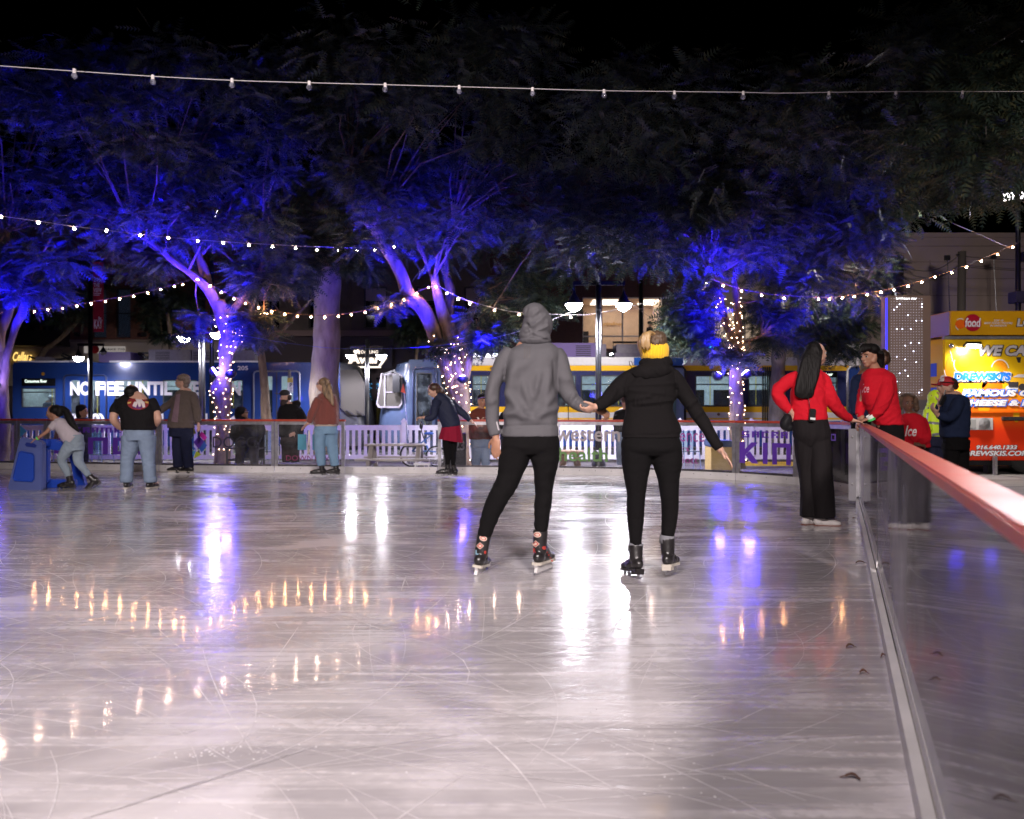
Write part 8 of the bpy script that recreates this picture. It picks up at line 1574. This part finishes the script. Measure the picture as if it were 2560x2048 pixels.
# ---- 17 seated man in hood with glasses
D = 18.0
p, b, T_, M_, to, lo = fig(D, 620, -.3, "seated man in a dark hood and glasses behind the barrier, looking up", SK3, (610, 1034, 60, -18), [(610, 1050, 0, 14, .09), (614, 1058, 0, 28, .12), (616, 1078, -.02, 32, .15), (616, 1105, -.05, 32, .17)], [[(588, 1066, -.05, 10, .07), (584, 1090, -.12, 10, .065), (600, 1104, -.3, 8, .055)], [(640, 1060, 0, 10, .07), (652, 1066, -.05, 9, .065), (655, 1085, -.15, 8, .055), (640, 1104, -.28, 8, .05)]], [[(604, 1112, -.05, 14), (602, 1116, -.45, 13), (600, 1140, -.5, 11), (600, 1162, -.5, 9)], [(632, 1112, -.05, 14), (634, 1116, -.45, 13), (635, 1140, -.5, 11), (636, 1162, -.5, 9)]], BT, cloth("dark_trousers", (.03, .025, .028), .85), (BT, [(602, 1028, .01, 15, 12), (599, 1038, .02, 13, 12), (604, 1047, .01, 13, 8)]), neck=(608, 1052, 0), brow=HBLK)
MB().tube([T_(-.05, -.098, .012), T_(0, -.108, .01), T_(.055, -.09, .012), T_(.078, 0, .008)], .005, 6).build("glasses", ALU, p); legs_shoes(p, [(600, 17.5, -.3, 0), (636, 17.5, -.3, 0)])
wc_ = empty("camping_chair", (P(618, 0, 18.1).x, 18.1, -.3), "dark folding camping chair under the seated hooded man", "chair"); cx = P(618, 0, 18.1).x; CB = cloth("chair_canvas", (.035, .03, .035), .8)
MB().box((cx, 18.0, .1), (.62, .55, .03)).build("seat", CB, wc_, bevel=.01); MB().box((cx, 18.32, .42), (.60, .04, .62)).build("backrest", CB, wc_, bevel=.01)
for a in (-.3, .3):
    MB().bar((cx + a, 17.72, .32), (cx + a, 17.72, -.3), .03).build("leg", DARKM, wc_); MB().bar((cx + a, 18.3, .7), (cx + a, 18.3, -.3), .03).build("leg", DARKM, wc_); MB().box((cx + a, 18.0, .33), (.06, .6, .03)).build("armrest", CB, wc_)
    MB().bar((cx + a, 17.72, -.28), (cx + a * .9, 18.3, .1), .02).build("brace", DARKM, wc_)
# ---- 18 person left of the blonde woman
D = 17.4
p, b, T_, M_, to, lo = fig(D, 1556, -.3, "person in a black jacket behind the barrier, half hidden by the blonde woman", SK2, (1566, 1008, 70, 0), [(1562, 1024, 0, 13, .09), (1560, 1031, 0, 24, .12), (1560, 1050, 0, 26, .15), (1560, 1080, 0, 26, .16)], [[(1543, 1040, -.06, 9, .065), (1541, 1060, -.1, 9, .06), (1548, 1078, -.18, 7, .05)]], [[(1552, 1090, 0, 13), (1551, 1125, 0, 11), (1551, 1162, 0, 9)], [(1570, 1090, 0, 13), (1570, 1125, 0, 11), (1570, 1162, 0, 9)]], BT, JEAN, (HBRN, [(1563, 999, 0, 12, 10)]), neck=(1563, 1024, 0)); legs_shoes(p, [(1551, 17.4, -.3, 1), (1570, 17.4, -.3, 1)])
# ---- 19 dark figure behind the hooded man
D = 17.8
p, b, T_, M_, to, lo = fig(D, 1268, -.3, "person in dark clothes behind the barrier, almost hidden by the hooded man", SK2, (1285, 1010, 120, 0), [(1280, 1026, 0, 13, .09), (1276, 1034, 0, 24, .12), (1272, 1055, 0, 24, .15), (1272, 1080, 0, 24, .16)], [[(1258, 1040, -.06, 9, .065), (1251, 1056, -.1, 9, .06), (1258, 1074, -.18, 7, .05)]], [[(1264, 1090, 0, 13), (1263, 1125, 0, 11), (1263, 1160, 0, 9)], [(1282, 1090, 0, 13), (1282, 1125, 0, 11), (1282, 1160, 0, 9)]], BT, DKD, (HBRN, [(1282, 1001, 0, 12, 10)]), neck=(1282, 1026, 0)); legs_shoes(p, [(1263, 17.8, -.3, 1), (1282, 17.8, -.3, 1)])
# ---- 20 tram passenger
D = 36.4
p, b, T_, M_, to, lo = fig(D, 126, -.05, "passenger in a pale knit hat inside the blue tram window", SK2, (129, 998, 60, 0), [(125, 1006, 0, 8, .1), (121, 1010, 0, 13, .13), (121, 1028, 0, 13, .16), (121, 1045, 0, 13, .16)], [], [[(118, 1048, 0, 7), (118, 1060, -.3, 6), (118, 1088, -.3, 5)], [(126, 1048, 0, 7), (126, 1060, -.3, 6), (126, 1088, -.3, 5)]], cloth("grey_coat", (.05, .06, .1), .8), DKD, (mat("knit_pale", (.4, .42, .48), .9), [(128, 993, 0, 7.5, 5)]), neck=(127, 1006, 0), vox=.03, face=False)
# ---- 21 person in the lit office
D = 46.2
p, b, T_, M_, to, lo = fig(D, 1624, pz(872, 46.2), "person in a black top and dark hair standing in the lit office window", SK1, (1625, 812, 80, 0), [(1624, 818, 0, 4, .1), (1624, 821, 0, 8, .13), (1624, 835, 0, 8, .14), (1624, 848, 0, 7.5, .14)], [[(1630, 825, -.1, 3.2), (1631, 836, -.15, 3), (1628, 843, -.2, 2.5)]], [[(1621, 850, 0, 4), (1621, 862, 0, 3.5), (1621, 873, 0, 3)], [(1627, 850, 0, 4), (1627, 862, 0, 3.5), (1627, 873, 0, 3)]], BT, TB, (HBLK, [(1624, 807, 0, 6, 4.5)]), neck=(1624, 818, 0), vox=.035, face=False)
# ---- 22 person beyond the truck: only the feet show under it
D = 22.4
p, b, T_, M_, to, lo = fig(D, 2455, -.3, "person standing beyond the food truck, only dark shoes and trouser ends in view", SK2, (2455, 1024 - 46, 0, 0), [(2455, 996, 0, 9, .09), (2455, 1002, 0, 22, .12), (2455, 1030, 0, 20, .14), (2455, 1065, 0, 19, .15)], [[(2435, 1008, 0, 6), (2432, 1035, 0, 6), (2433, 1062, 0, 5)], [(2475, 1008, 0, 6), (2478, 1035, 0, 6), (2477, 1062, 0, 5)]], [[(2446, 1070, 0, 10), (2444, 1110, 0, 8), (2443, 1158, 0, 7)], [(2464, 1070, 0, 10), (2466, 1110, 0, 8), (2468, 1158, 0, 7)]], NAV, DKD, (HBRN, [(2455, 970, 0, 9, 7)]), neck=(2455, 998, 0), vox=.02, face=False)
legs_shoes(p, [(2443, 22.4, -.3, -1), (2468, 22.4, -.3, 1)])
